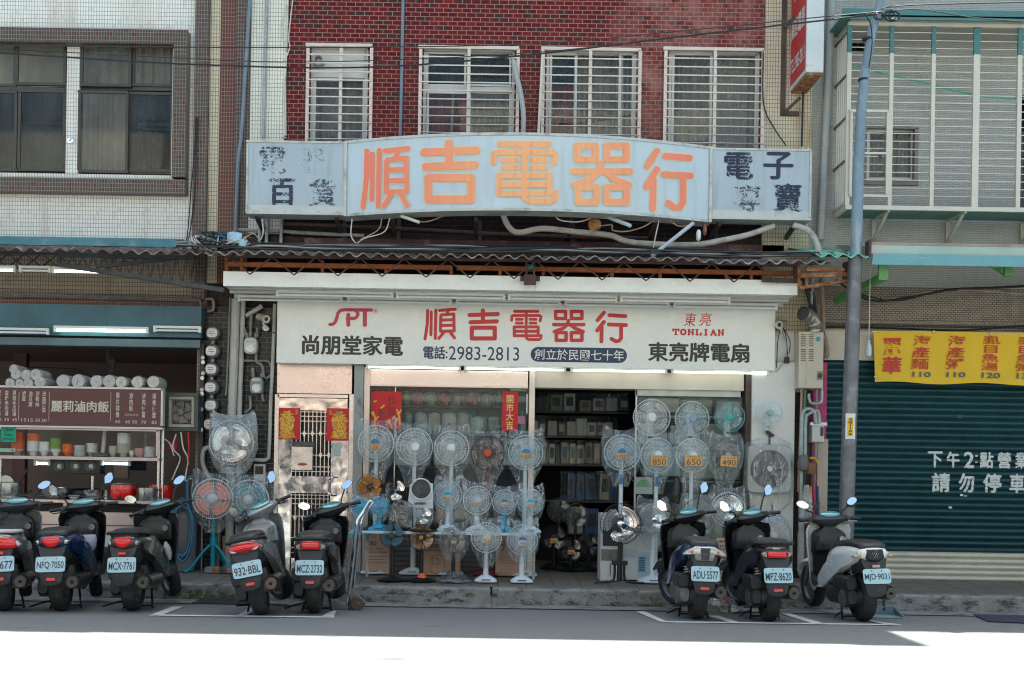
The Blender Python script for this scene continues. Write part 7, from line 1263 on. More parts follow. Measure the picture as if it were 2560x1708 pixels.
# ------------------------------------------------------------------ meters and pipes between the shops
def zM(x, y): return (480 + x * .2551, 740 + y * .2551)
mb = MB(); mb.box(W(507, 1100, F).x, W(690, 1100, F).x, F - .02, F + .015, .1, 3.32); tag(mb.build('tiled_pier', greentile, None, world=True), 'dark green tiled pier carrying the meters between the two shops', 'wall')
mglass = glass('meter glass', (.95, .95, .95), .05); mface = mat('meter face', (.72, .70, .68), .4, var=.06, vs=50); mbody = mat('meter body', (.12, .115, .11), .45, .4, var=.2)
for i, (x, yv) in enumerate(((208, 368), (205, 545), (197, 722), (197, 900), (193, 1076), (187, 1260))):
    c = W(*zM(x, yv), F - .1); t = T('electric_meter', ('topmost', 'second', 'third', 'fourth', 'fifth', 'lowest')[i] + ' round glass electric meter in the column on the tiled pier', 'meter', c, 'electric meters in a column')
    MB().lathe([(.086, .08), (.09, .0), (.088, -.03), (.078, -.04)], (0, 0, 0), 'y', 26).build('meter_body', mbody, t, smooth=True, ang=40); MB().lathe([(0, -.085), (.055, -.082), (.072, -.07), (.08, -.03)], (0, 0, 0), 'y', 26).build('glass_dome', mglass, t, smooth=True)
    mb = MB(); mb.prism(srect(.06, .054, -.01 if i % 2 else 0, 0, 20, 3), -.066, -.035); fc = mb.build('meter_face', mface, t); mb = MB(); mb.box(-.035, .03, -.069, -.0665, -.012, -.002); mb.box(-.04, .03, -.069, -.0665, .015, .022); mb.box(-.015, .012, -.069, -.0665, -.034, -.03); mb.build('dial', mat('meter dial', (.2, .1, .09), .5), fc)
    MB().box(-.02, .02, -.02, .03, -.125, -.088).build('clamp', iron, t)
for i, (x, yv) in enumerate(((105, 605), (107, 650), (107, 758), (100, 805), (97, 920), (97, 960), (93, 1112), (90, 1312))):
    c = W(*zM(x, yv), F - .125); mb = MB(); mb.lathe([(0, -.003), (.024, -.003), (.025, 0)], c, 'y', 12); tag(mb.build('round_label', cer['p'] if i % 2 == 0 else cer['w'], None, world=True), 'small round sticker on the dark post beside the meters', 'sticker', 'stickers on the dark post')
for pts, r, m, lab in (([(590, 748), (585, 900), (579, 1060), (575, 1250), (572, 1425)], .052, pvc, 'thick pale waste pipe right of the meters'), ([(608, 750), (603, 900), (598, 1060), (594, 1425)], .03, pvc, 'thinner pale pipe right of the thick waste pipe'), ([(576, 745), (570, 900), (566, 980), (563, 985)], .016, iron, 'thin iron conduit left of the thick waste pipe'), ([(687, 760), (682, 900), (677, 1000), (673, 1120), (668, 1148), (640, 1150), (610, 1150)], .022, pvc, 'pale pipe bending left beside the steel door'), ([(500, 745), (503, 790), (500, 850)], .013, iron, 'iron conduit at the top left of the meters'),
                       ([(514, 748), (530, 748), (534, 760), (532, 775), (518, 778)], .02, iron, 'bent iron pipe above the top meter'), ([(628, 782), (626, 842)], .02, iron, 'iron gas pipe into the pale gas meter'), ([(645, 820), (642, 842)], .022, iron, 'short iron elbow beside the pale gas meter'), ([(610, 820), (616, 842)], .022, iron, 'left iron elbow above the pale gas meter'), ([(640, 885), (642, 905), (655, 915), (660, 945)], .02, iron, 'iron pipe between the two gas meters'), ([(600, 902), (640, 903), (672, 905), (678, 935), (664, 948)], .016, iron, 'iron pipe crossing behind the gas meters'), ([(632, 920), (632, 942)], .022, iron, 'iron elbow into the grey gas meter'),
                       ([(655, 985), (658, 1000), (662, 1003)], .018, iron, 'small outlet pipe under the grey gas meter'), ([(625, 990), (626, 1020), (612, 1032)], .017, iron, 'bent pipe left of the grey gas meter'), ([(525, 1200), (507, 1160), (510, 1125), (530, 1118)], .03, pvc, 'pale elbow pipe left of the big wall fan'), ([(505, 1200), (502, 1330), (500, 1435)], .024, pvc, 'grey pipe behind the coral fan'), ([(548, 1200), (546, 1330), (544, 1432)], .03, iron, 'iron pipe behind the teal tripod'), ([(655, 765), (640, 775), (615, 790)], .028, pvc, 'slanting pale pipe under the canopy corner'), ([(563, 1340), (562, 1432)], .035, mat('brown pipe', (.3, .2, .12), .6), 'brown pipe stub behind the fan tripods')):
    cable('wall_pipe', [(*q, F - .07 - r) for q in pts], r, m, lab, 'pipe', 'pipes between the shops', n=10)
for i, (x, yv, m, lab) in enumerate(((578, 490, mat('gas meter pale', (.5, .49, .47), .4, var=.08), 'pale gas meter on the tiled pier, upper one'), (637, 880, mat('gas meter grey', (.2, .24, .235), .4, var=.08), 'grey gas meter on the tiled pier, lower one'))):
    c = W(*zM(x, yv), F - .12); t = T('gas_meter', lab, 'meter', c, 'gas meters'); MB().loft([sup(0, -.0, .078 * k, .1 * k, y, 24, 3.5) for y, k in ((.09, .9), (.07, 1), (-.03, 1), (-.045, .94))]).build('casing', m, t, smooth=True, ang=40)
    MB().lathe([(0, -.06), (.045, -.06), (.055, -.045)], (.0, 0, -.035), 'y', 20).build('dial', mface, t, smooth=True); MB().box(-.05, .05, -.056, -.046, .045, .085).build('counter_window', mat('counter pale', (.5, .5, .5), .3), t, bev=.003); MB().bar((.02, -.065, -.02), (.05, -.065, .01), .012).build('tag_wire', white, t)
    for s in (-1, 1): MB().cyl((s * .05, .02, .1), (s * .05, .02, .15), .022, n=10).build('union', iron, t, smooth=True)
def cctv(u, v, y, ang, label):
    c = W(u, v, y); t = T('security_camera', label, 'camera', c, 'security cameras'); xf = Matrix.Rotation(ang, 4, 'Z') @ Matrix.Rotation(R(14), 4, 'X'); mb = MB(); mb.xf = xf; mb.lathe([(0, .1), (.035, .1), (.04, .08), (.04, -.08), (.048, -.09), (.048, -.1), (.03, -.095), (.0, -.08)], (0, 0, 0), 'y', 18); mb.build('camera_body', mat('camera cream', (.5, .46, .38), .4), t, smooth=True, ang=40)
    mb = MB(); mb.xf = xf; mb.lathe([(0, -.086), (.032, -.092)], (0, 0, 0), 'y', 16); mb.build('lens', black, t); mb = MB(); mb.bar((0, .05, -.03), (.02, .12, -.1), .03); mb.lathe([(0, .0), (.04, 0), (.04, .02), (0, .02)], (.02, .12, -.1), 'y', 12); mb.build('mount', white, t)
cctv(656, 795, F - .22, R(40), 'cream security camera under the left end of the canopy'); cctv(1955, 810, F - .22, R(-35), 'cream security camera at the right end of the fascia sign')
for i, pts in enumerate(([(655, 805), (670, 815), (680, 830), (690, 832)], [(650, 810), (645, 830), (652, 850)], [(1950, 825), (1944, 860), (1942, 920)], [(1955, 828), (1968, 870), (1955, 910), (1940, 930)], [(1962, 825), (1975, 855), (1972, 885)], [(1958, 820), (1965, 845), (1970, 900)])): cable('camera_cable', [(*q, F - .16) for q in pts], .006, blackc if i != 3 else greyc, 'thin cable dangling below the ' + ('left' if i < 2 else 'right') + ' security camera', 'cable', 'camera cables ' + ('left' if i < 2 else 'right'))
tag(MB().fbox(1962, 892, 1974, 908, F - .18, F - .14).build('power_adapter', black, None, world=True, bev=.004), 'black power adapter hanging on the white panel', 'adapter')
c = W(650, 1198, F - .06); t = T('intercom', 'pale intercom panel behind the bagged fans', 'intercom', c); k = F / FPX; MB().box(-15 * k, 14 * k, -.03, .03, -36 * k, 37 * k).build('panel', mat('intercom pale', (.42, .41, .39), .5), t, bev=.005); MB().box(-11 * k, 9 * k, -.034, -.0305, 12 * k, 32 * k).build('screen', black, t); [MB().box(-10 * k, 8 * k, -.034, -.0305, (-8 - 9 * i) * k, (-4 - 9 * i) * k).build('button', dgrey, t) for i in range(3)]
for i, (u, v) in enumerate(((540, 1436), (560, 1434), (578, 1438), (525, 1438))):
    mb = MB(); c = W(u, v, 13.3); rnd = random.Random(i); mb.loft([suph(c.x, c.y, .07 * k_, .06 * k_, gz(13.3) + z, 8, 3) for z, k_ in ((0, 1), (.05, .95), (.07, .6))]); tag(mb.build('rubble', (rust, dgrey, mat('brick bit', (.3, .13, .09), .8), iron)[i], None, world=True), ('rusty', 'dark', 'reddish', 'iron')[i] + ' lump on the pavement between the fan tripods', 'rubble')
# ------------------------------------------------------------------ right side: heater, clutter, shutter, banner, pole, balcony
def zR(x, y): return (1860 + x * .3316, 600 + y * .3316)
def zS(x, y): return (1860 + x * .3316, 1080 + y * .3316)
y = 13.4; t = T('water_heater', 'old cream gas water heater beside the white column', 'water heater', W(2028, 970, y)); cream2 = mat('heater cream', (.55, .49, .40), .45, var=.06, stain=(.35, .25, .15), ss=5, st=(.62, .8))
MB().fbox(1997, 829, 2059, 971, y, F).build('casing', cream2, t, world=True, bev=.012, seg=3); MB().fbox(2016, 832, 2018, 968, y - .006, y).build('ridge', cream2, t, world=True); mb = MB()
for x in (2002, 2022):
    for i in range(15):
        if i != 7: mb.fbox(x, 836 + i * 4.6, x + 12, 838 + i * 4.6, y - .003, y)
mb.build('louvres', mat('louvre rust', (.14, .08, .05), .7, var=.3), t, world=True); MB().fbox(2043, 928, 2057, 950, y - .004, y).build('control_plate', mat('grey plate', (.25, .25, .25), .4), t, world=True); mb = MB(); mb.lathe([(0, -.02), (.025, -.018), (.03, 0)], W(2050, 939, y - .003), 'y', 14); mb.build('knob', dgrey, t, world=True, smooth=True); mb = MB(); mb.lathe([(0, -.003), (.03, -.002)], W(2045, 848, y), 'y', 12); mb.build('badge', mat('badge blue green', (.1, .3, .35), .4), t, world=True)
pts = cat_rom([W(2038, 830, 13.45), W(2036, 808, 13.43), W(2022, 790, 13.35), W(2008, 784, 13.25)], 10); t = T('flue_duct', 'ribbed steel flue duct on top of the water heater', 'duct', W(2038, 830, 13.45)); mb = MB(); mb.tube(pts, [.078 + .007 * (i % 2) for i in range(len(pts))], 18, cap=False); mb.build('ribbed_duct', mat('flue steel', (.45, .42, .38), .4, .8, var=.15), t, world=True, smooth=True, ang=60); d = (pts[-1] - pts[-2]).normalized(); MB().cyl(pts[-1] - d * .03, pts[-1] - d * .025, .074).build('duct_mouth', dgrey, t, world=True)
mag = mat('magenta board', (.42, .02, .13), .5, var=.1, stain=(.5, .12, .02), ss=3, st=(.6, .66)); t = T('magenta_board', 'narrow magenta board behind the pipes and the hanging tools', 'board', W(2048, 1335, F - .02)); MB().fbox(2030, 906, 2065, 1335, F - .03, F + .01).build('board', mag, t, world=True); mb = MB(); ftext(mb, 'F00', 2012 + 20, 1188, 2052 - 2, 1206, F - .033, bold=.03); mb.build('lettering', mat('board grey', (.45, .42, .42), .5), t, world=True)
tag(MB().fbox(2042, 1098, 2068, 1440, F - .06, F - .031).build('beige_jamb', mat('beige jamb', (.5, .4, .33), .7, var=.1, stain=(.3, .24, .2), ss=6, st=(.58, .75)), None, world=True), 'stained beige jamb beside the teal shutter', 'jamb')
t = T('meter_box', 'pale electric box with pipes beside the teal shutter', 'meter box', W(2045, 1107, 13.55)); MB().fbox(2030, 1058, 2061, 1106, 13.52, F - .03).build('casing', mat('box pale', (.55, .53, .5), .4, var=.05), t, world=True, bev=.012, seg=3); MB().fbox(2051, 1068, 2059, 1090, 13.515, 13.519).build('breaker', dgrey, t, world=True); MB().fbox(2026, 1056, 2068, 1064, 13.5, 13.518).build('lip', white, t, world=True)
for pts, r, m, lab in (([(2005, 1345), (2002, 1200), (2004, 1060), (2008, 1030), (2022, 1022), (2036, 1032), (2040, 1058)], .024, galv, 'grey pipe arching over into the pale electric box'), ([(2013, 1140), (2014, 1050), (2022, 1035), (2044, 1028), (2049, 1058)], .022, galv, 'second grey pipe arching into the pale electric box'), ([(2054, 970), (2054, 1000), (2048, 1008), (2028, 1008), (2022, 995), (2022, 985)], .02, galv, 'grey U bend below the water heater'), ([(2012, 972), (2011, 1010), (2006, 1150), (2003, 1330)], .016, mat('green pipe', (.03, .2, .09), .5), 'green pipe running down below the water heater'), ([(2004, 972), (2002, 1050), (1995, 1230)], .014, mat('copper pink', (.4, .22, .18), .5), 'copper coloured pipe below the water heater'), ([(2041, 970), (2041, 1010), (2037, 1060)], .018, iron, 'dark pipe between the heater and the electric box'), ([(2040, 1106), (2038, 1150), (2034, 1230)], .02, iron, 'dark pipe below the pale electric box'), ([(2002, 1330), (2002, 1428), (2010, 1432)], .038, pvc, 'pale waste pipe at the foot of the white column'), ([(2002, 1180), (2001, 1330)], .026, galv, 'grey stained pipe above the pale waste pipe'),
                       ([(2052, 690), (2056, 740), (2058, 800), (2057, 832)], .026, mat('brown pipe2', (.28, .2, .15), .6), 'brownish pipe above the water heater'), ([(2010, 700), (2020, 740), (2034, 790), (2040, 828)], .02, blackc, 'black cable bundle above the flue duct'), ([(2000, 690), (2030, 730), (2040, 790), (2044, 825)], .02, blackc, 'second black cable bundle above the flue duct'), ([(2025, 640), (2030, 700), (2028, 760)], .022, galv, 'grey conduit down from the green roof corner'), ([(2058, 836), (2063, 850), (2068, 885), (2064, 895)], .026, mat('lagged pipe', (.28, .2, .15), .8, var=.5, vs=40), 'striped lagged hose end right of the water heater')): cable('wall_pipe', [(*q, 13.5) for q in pts], r, m, lab, 'pipe', 'pipes by the water heater', n=9)
def blob(name, u, v, y, secs, m, label, cat, e=2.3, jit=0., seed=0, ang=50):
    c = W(u, v, y); rnd = random.Random(seed); mb = MB(); mb.loft([[(a + rnd.uniform(-jit, jit), b + rnd.uniform(-jit, jit), d) for a, b, d in suph(c.x + (q[3] if len(q) > 3 else 0), c.y, q[1], q[2], c.z + q[0], 16, e)] for q in secs]); return tag(mb.build(name, m, None, world=True, smooth=True, ang=ang), label, cat)
blob('grey_cap', 2008, 1157, 13.35, [(-.1, .03, .02), (-.08, .06, .05), (.0, .068, .06), (.07, .055, .05), (.1, .015, .015)], mat('cap grey', (.16, .15, .14), .6), 'grey cap hanging on the pipes below the heater', 'cap')  # a plain grey cap hung on the pipes
blob('wicker_basket', 2028, 1170, 13.35, [(-.07, .05, .05), (.0, .06, .06), (.05, .062, .06), (.06, .05, .05)], mat('wicker', (.22, .1, .04), .7, var=.5, vs=60), 'small brown basket hanging beside the grey cap', 'basket')
tag(MB().tube(cat_rom([W(2025, 1146, 13.3), W(2035, 1146, 13.28), W(2044, 1156, 13.3), W(2046, 1160, 13.3)], 3), .016, 8).build('yellow_scoop', mat('tool yellow', (.65, .38, .02), .4), None, world=True, smooth=True), 'yellow scoop lying on the small basket', 'tool')
blob('white_plastic_bag', 2016, 1255, 13.3, [(-.2, .04, .03), (-.16, .075, .05), (-.05, .07, .05), (.06, .05, .03), (.16, .025, .02), (.2, .02, .02)], bag_thick, 'white plastic bag hanging beside the white column', 'bag', jit=.006)
for u0, u1, c, lab in ((2024, 2032, (.62, .28, .03), 'orange'), (2032, 2042, (.42, .04, .12), 'crimson'), (2042, 2049, (.04, .12, .2), 'dark blue')): tag(MB().loft([suph(*W(u0 + 2, 1215, 13.4).xy, .012, .02, W(u0, 1215, 13.4).z, 10), suph(*W((u0 + u1) / 2, 1290, 13.4).xy, (u1 - u0) / 2 * 13.4 / FPX, .025, W(u0, 1290, 13.4).z, 10), suph(*W((u0 + u1) / 2 - 4, 1335, 13.4).xy, (u1 - u0) / 2 * 13.4 / FPX, .02, W(u0, 1335, 13.4).z, 10)]).build('folded_umbrella', mat('cloth ' + lab, c, .7), None, world=True, smooth=True, ang=60), lab + ' folded umbrella hanging beside the teal shutter', 'umbrella')
mb = MB(); a = [W(2018, 1338, 13.3), W(2045, 1325, 13.3), W(2055, 1445, 13.25), W(2042, 1445, 13.25)]; mb.add(a + [p + Vector((0, .02, 0)) for p in a], [(0, 1, 2, 3), (7, 6, 5, 4), (0, 4, 5, 1), (1, 5, 6, 2), (2, 6, 7, 3), (3, 7, 4, 0)]); tag(mb.build('leaning_board', mat('board pale', (.45, .45, .42), .6, var=.1), None, world=True), 'pale board leaning behind the white scooter', 'board')
for i, (u, w_, h_, c) in enumerate(((2015, .05, .1, (.4, .4, .4)), (2032, .05, .09, (.5, .5, .5)), (2022, .04, .25, (.04, .1, .2)))): tag(MB().lathe([(w_ * .8, 0), (w_, .01), (w_, h_), (w_ * .8, h_)], (W(u, 1440, 13.4).x, 13.4, gz(13.4)), 'z', 14).build('tin', mat('tin %d' % i, c, .5), None, world=True, smooth=True, ang=40), ('grey', 'pale', 'tall blue')[i] + ' can on the pavement by the foot of the white column', 'can')
# shutter
def slats(name, u0, v0, u1, v1, n, y, m, parent):
    x0, x1, za, zb_ = rect(u0, v0, u1, v1, y); mb = MB(); vs = []; K = 6; N = n * K
    for i in range(N + 1):
        z = za + (zb_ - za) * i / N; f = (i % K) / K; d = -.024 * math.sin(math.pi * f * 1.22) if f * 1.22 < 1 else 0.012; vs += [(x0, y + d, z), (x1, y + d, z)]
    mb.add(vs, [(2 * i, 2 * i + 1, 2 * i + 3, 2 * i + 2) for i in range(N)]); return mb.build(name, m, parent, world=True, smooth=True, ang=50)
tealm = mat('shutter teal', (.007, .048, .058), .5, var=.2, vs=3, stain=(.022, .05, .055), ss=5, st=(.58, .8), sv=(.5, 1, 3)); t = T('roller_shutter', 'teal roller shutter with white painted writing and a cream lower part', 'shutter', W(2320, 1452, F)); ysh = F + .0
slats('upper_slats', 2064, 905, 2760, 1381, 30, ysh, tealm, t); slats('lower_slats', 2064, 1381, 2760, 1453, 5, ysh - .004, cream, t)
mb = MB(); wash = worn('white wash paint', (.6, .62, .6), .36, .42, 30)
for s, a, b in (('下', 2319, 2357), ('午', 2366, 2400), ('2', 2409, 2436), ('點', 2449, 2484), ('營', 2493, 2528), ('業', 2537, 2571)): fbold(mb, s, a, 1128 + (a - 2319) * .012, b, 1170 + (a - 2319) * .012, ysh - .022, 1.6)
for s, a, b in (('請', 2329, 2376), ('勿', 2396, 2436), ('停', 2457, 2504), ('車', 2523, 2562)): fbold(mb, s, a, 1181 + (a - 2319) * .014, b, 1231 + (a - 2319) * .014, ysh - .022, 1.8)
for v in (1137, 1152): mb.fbox(2438, v, 2444, v + 5, ysh - .0225, ysh - .022)
mb.build('painted_writing', wash, t, world=True)
tag(MB().fbox(2060, 1452, 2760, 1475, F - .12, F).build('doorstep', mat('step grey', (.16, .14, .13), .8, var=.2), None, world=True), 'dark step below the cream part of the teal shutter', 'step')
tag(MB().fbox(2062, 828, 2760, 905, F - .06, F + .07).build('beige_lintel', mat('lintel beige', (.55, .49, .40), .6, var=.06, stain=(.4, .34, .26), ss=3, st=(.6, .8)), None, world=True), 'beige lintel over the teal shutter', 'lintel')
for i, (u, v, c) in enumerate(((2404, 1238, (.6, .6, .6)), (2414, 1240, (.1, .35, .5)), (2376, 1269, (.6, .6, .58)), (2400, 1041, (.6, .6, .6)))): tag(MB().fbox(u - 4, v - 2.5, u + 4, v + 2.5, ysh - .02, ysh - .018).build('small_sticker', mat('stk%d' % i, c, .5), None, world=True), ('white sticker below the second line of painted writing', 'blue sticker below the second line of painted writing', 'white sticker low on the teal shutter', 'tiny white sticker high on the teal shutter')[i], 'sticker')
# yellow banner
t = T('yellow_banner', 'yellow cloth banner with red dish names and blue prices over the teal shutter', 'banner', W(2400, 955, 13.5)); ybn = 13.52; x0, x1 = W(2181, 890, ybn).x, W(2760, 890, ybn).x; zt_, zb2 = W(2300, 829, ybn).z, W(2300, 958, ybn).z; mb = MB(); NX, NZ = 70, 12; vs = []
def wav(x, z): return ybn - .02 + .010 * mnoise.noise(Vector((x * 3, z * 2, 2))) + .007 * math.sin((x * 6 + z * 7)) * (zt_ - z) / (zt_ - zb2)
for i in range(NX + 1):
    for j in range(NZ + 1):
        x = x0 + (x1 - x0) * i / NX; z = zb2 + (zt_ - zb2) * j / NZ; vs.append((x + (.03 * (1 - j / NZ) if i == 0 else 0), wav(x, z), z - (.012 * math.sin(x * 6) if j in (0,) else 0)))
mb.add(vs, [(i * (NZ + 1) + j, (i + 1) * (NZ + 1) + j, (i + 1) * (NZ + 1) + j + 1, i * (NZ + 1) + j + 1) for i in range(NX) for j in range(NZ)]); mb.build('cloth', mat('banner yellow', (.72, .45, .008), .5, var=.04), t, world=True, smooth=True)
drape = lambda p: (p[0], wav(p[0], p[2]) - .016, p[2])
bred = mat('banner red', (.50, .015, .02), .5); bgrey = mat('banner grey blue', (.08, .09, .14), .5)
def S(s, x0, y0, x1, y1, b=.004): mb = MB(); ftext(mb, s, *zR(x0, y0), *zR(x1, y1), ybn, bold=b, fn=drape, slant=.08); mb.build('price' if s.isdigit() else 'dish_name', bgrey if s.isdigit() else bred, t, world=True)
S('麗', 1035, 742, 1175, 868, .02); S('華', 1035, 882, 1178, 1012, .02); S('海\n產\n麵', 1258, 722, 1396, 976); S('海\n產\n粥', 1520, 724, 1655, 976); S('虱\n目\n魚\n湯', 1785, 730, 1918, 988); S('虱\n目\n魚\n粥', 2045, 736, 2180, 992)
S('110', 1262, 996, 1402, 1036, .02); S('110', 1520, 998, 1660, 1038, .02); S('120', 1782, 1002, 1922, 1044, .02); S('130', 2045, 1006, 2185, 1050, .02)
for q in ((975, 693), (1432, 693), (1865, 710), (990, 1030)): mb = MB(); c = W(*zR(*q), ybn - .04); mb.lathe([(.006, 0), (.014, -.004), (.016, .004)], c, 'y', 10); mb.build('eyelet', alu, t, world=True)
t = T('hanging_bottle', 'clear bottle hanging on a white string beside the yellow banner', 'bottle', W(2171, 892, 12.9)); MB().tube([W(2176, 664, 12.9), W(2172, 850, 12.9)], .005, 5).build('string', whitec, t, world=True); c = W(2171, 892, 12.9); MB().lathe([(.025, 0), (.032, .01), (.033, .1), (.028, .13), (.013, .16), (.013, .19), (0, .19)], c, 'z', 16).build('bottle_body', mat('bottle pale', (.5, .58, .62), .1, var=.1), t, world=True, smooth=True)
# utility pole
t = T('utility_pole', 'leaning steel utility pole with a blue grey upper sleeve and a yellow number plate', 'utility pole', W(2112, 1450, 12.62)); yp = 12.62
MB().tube([W(2112, 1462, yp), W(2119, 1200, yp), W(2129, 900, yp), W(2138, 640, yp)], [.085, .082, .08, .076], 20).build('lower_tube', mat('pole steel', (.16, .16, .17), .5, .5, var=.25, vs=5, stain=(.3, .31, .33), ss=5, st=(.55, .72), sv=(1, 1, .6)), t, world=True, smooth=True)
MB().tube([W(2140, 640, yp), W(2146, 420, yp), W(2153, 280, yp), W(2163, 180, yp), W(2180, 80, yp), W(2202, 0, yp), W(2215, -45, yp)], [.062, .06, .055, .052, .05, .046, .044], 18).build('upper_sleeve', mat('sleeve blue grey', (.2, .27, .33), .5, .2, var=.15, vs=6, stain=(.4, .42, .43), ss=6, st=(.55, .75), sv=(2, 2, .3)), t, world=True, smooth=True)
for a, b in (((2135, 200), (2162, 206)), ((2145, 98), (2172, 100)), ((2108, 1265), (2132, 1268))): mb = MB(); c = W((a[0] + b[0]) / 2 + (10 if a[1] < 300 else 0), a[1], yp); mb.lathe([(.058 if a[1] < 300 else .088, -.012), (.058 if a[1] < 300 else .088, .012)], c, 'z', 18); mb.build('strap', blackc, t, world=True, smooth=True)
pl = MB().fbox(2114, 1034, 2138, 1098, yp - .093, yp - .088).build('number_plate', mat('plate white', (.66, .67, .68), .4), t, world=True); MB().fbox(2119, 1044, 2133, 1090, yp - .096, yp - .0935).build('yellow_field', mat('plate yellow', (.75, .46, .01), .4), pl, world=True)
mb = MB(); ftext(mb, '2\n8\n1\n1\n9\n9', 2121, 1046, 2131, 1089, yp - .098, bold=.03); mb.build('digits', ink, pl, world=True)
mb = MB(); [mb.tube([W(2196 + dx + r_ * math.cos(a / 14 * 6.28), 40 + r_ * .8 * math.sin(a / 14 * 6.28), yp - .1 - .004 * a) for a in range(15)], .008, 5) for dx, r_ in ((0, 12), (4, 10), (34, 17), (40, 14), (28, 13))]; tag(mb.build('cable_coil', blackc, None, world=True, smooth=True), 'coil of spare black cable tied to the top of the utility pole', 'cable')
cable('loose_cable', [(2160, 34, 12.5), (2176, 60, 12.5), (2180, 110, 12.5), (2172, 170, 12.52)], .007, blackc, 'black cable looping down along the upper utility pole')
# balcony cage
cg = mat('cage cream', (.62, .58, .50), .4, var=.05, stain=(.4, .36, .28), ss=6, st=(.62, .8)); cgt = mat('cage teal', (.07, .19, .185), .4, var=.1); yb_ = 13.25
t = T('balcony_cage', 'cream and teal barred balcony cage on the grey building', 'balcony', W(2350, 520, yb_)); xl = W(2118, 280, yb_).x; xr = xl + 4; zt_ = W(2300, 52, yb_).z; zb3 = W(2300, 515, yb_).z
mb = MB(); mb.box(xl, xr, yb_, yb_ + .04, zb3 - .05, zb3); mb.box(xl, xl + .04, yb_ + .041, YR, zb3 - .05, zb3); mb.box(xl, xr, yb_ + .002, yb_ + .038, zt_ - .06, zt_ - .02); mb.build('rail', cg, t, world=True)
for i, (u, w_) in enumerate(((2122, .05), (2228, .045), (2333, .045), (2441, .075), (2549, .05), (2655, .045))):
    x = W(u, 280, yb_).x; MB().box(x - w_ / 2, x + w_ / 2, yb_ + .003, yb_ + .037, zb3 + .001, zt_ - .38).build('bar', cg, t, world=True); MB().box(x - w_ / 2, x + w_ / 2, yb_ + .003, yb_ + .037, zt_ - .379, zt_ - .061).build('bar_top', cgt, t, world=True)
n = 22
for i in range(n): z = zb3 + .12 + (zt_ - zb3 - .25) * i / (n - 1); MB().cyl((xl + .03, yb_ + .02, z), (xr, yb_ + .02, z), .0055, n=6).build('rod', alu, t, world=True, smooth=True)
for i in range(6): y_ = yb_ + .05 + i * .075; MB().box(xl + .01, xl + .03, y_, y_ + .02, zb3 + .001, zt_ - .07).build('side_bar', cg, t, world=True)
for i in range(5): z = zb3 + .5 * i + .02; MB().box(xl + .005, xl + .035, yb_ + .045, YR, z, z + .03).build('side_rail', iron if i else cg, t, world=True)
mb = MB(); mb.box(xl - .1, xr, yb_ - .1, YR - .001, zt_ + .0, zt_ + .02); mb.box(xl - .1, xr, yb_ - .1, yb_ - .08, zt_ - .03, zt_ + .09); mb.build('roof', cgt, t, world=True); MB().box(xl + .02, xr, yb_ - .02, YR - .01, zt_ - .019, zt_ - .001).build('roof_lining', plaster, t, world=True)
mb = MB(); fr(mb, 2125, 274, 2222, 492, yb_ - .03, yb_ - .003, 6); mb.fbox(2131, 380, 2216, 385, yb_ - .028, yb_ - .005); mb.build('hatch', cg, t, world=True)
for i in range(8): y_ = yb_ + .05 + i * .055; MB().box(xl + .05, xr, y_, y_ + .03, zb3 - .048, zb3 - .02).build('floor_slat', mat('floor green', (.10, .19, .15), .5), t, world=True)
for u in (2190, 2375, 2562): mb = MB(); p = W(u - 8, 535, YR); mb.bar((p.x, YR - .02, zb3 - .06), (p.x, YR - .02, zb3 - .34), .045); mb.bar((p.x, YR - .03, zb3 - .32), (p.x + .02, yb_ + .1, zb3 - .06), .035); mb.bar((p.x, YR - .03, zb3 - .055), (p.x + .02, yb_ + .03, zb3 - .055), .03); mb.build('bracket', mat('bracket cream', (.5, .46, .38), .5, var=.15), t, world=True)
cable('green_rope', [(2132, 160, 13.5), (2180, 178, 13.5), (2300, 205, 13.5), (2430, 237, 13.5), (2560, 248, 13.5), (2700, 240, 13.5)], .011, mat('rope green', (.1, .42, .28), .6), 'green rope stretched inside the balcony cage', 'rope')
tag(MB().add([W(2195, 390, 13.2), W(2200, 387, 13.2), W(2206, 392, 13.2), W(2200, 398, 13.2)], [(0, 1, 2, 3)]).build('blue_tag', navy, None, world=True), 'small navy tag on the balcony hatch', 'tag')
# awning on green brackets
agr = mat('awning pale green', (.35, .47, .42), .5, var=.1, stain=(.45, .42, .38), ss=4, st=(.55, .7)); t = T('awning', 'pale green and blue metal awning on green brackets over the yellow banner', 'awning', W(2370, 660, 12.6)); ya = 12.55; x0 = W(2177, 640, ya).x; x1 = x0 + 4; za, zm, zl_ = W(2400, 616, ya).z, W(2400, 638, ya).z, W(2400, 664, ya).z
mb = MB(); mb.box(x0, x1, ya, ya + .04, zm, za); mb.add([(x0, ya + .04, za - .01), (x1, ya + .04, za - .01), (x1, YR - .01, za + .25), (x0, YR - .01, za + .25)], [(0, 1, 2, 3)]); mb.build('front_board', agr, t, world=True)
mb = MB(); mb.add([(x0 + .02, ya - .02, zm - .002), (x1, ya - .02, zm - .002), (x1, ya + .02, zl_), (x0 + .02, ya + .02, zl_), (x0 + .02, ya + .03, zl_), (x1, ya + .03, zl_), (x1, ya - .0, zm - .002), (x0 + .02, ya, zm - .002)], [(0, 1, 2, 3), (4, 5, 6, 7), (3, 2, 5, 4)]); mb.build('valance', mat('valance blue', (.17, .40, .47), .45, var=.1, stain=(.4, .5, .52), ss=4, st=(.55, .75), sv=(.4, 1, 3)), t, world=True)
MB().box(x0, x1, ya - .005, ya + .03, za + .001, za + .03).build('rust_edge', mat('edge pinkish', (.32, .25, .23), .7, var=.2), t, world=True)
MB().box(x0 - .03, x0 - .001, ya - .02, ya + .1, zm - .03, za + .05).build('end_cap', maroon, t, world=True)
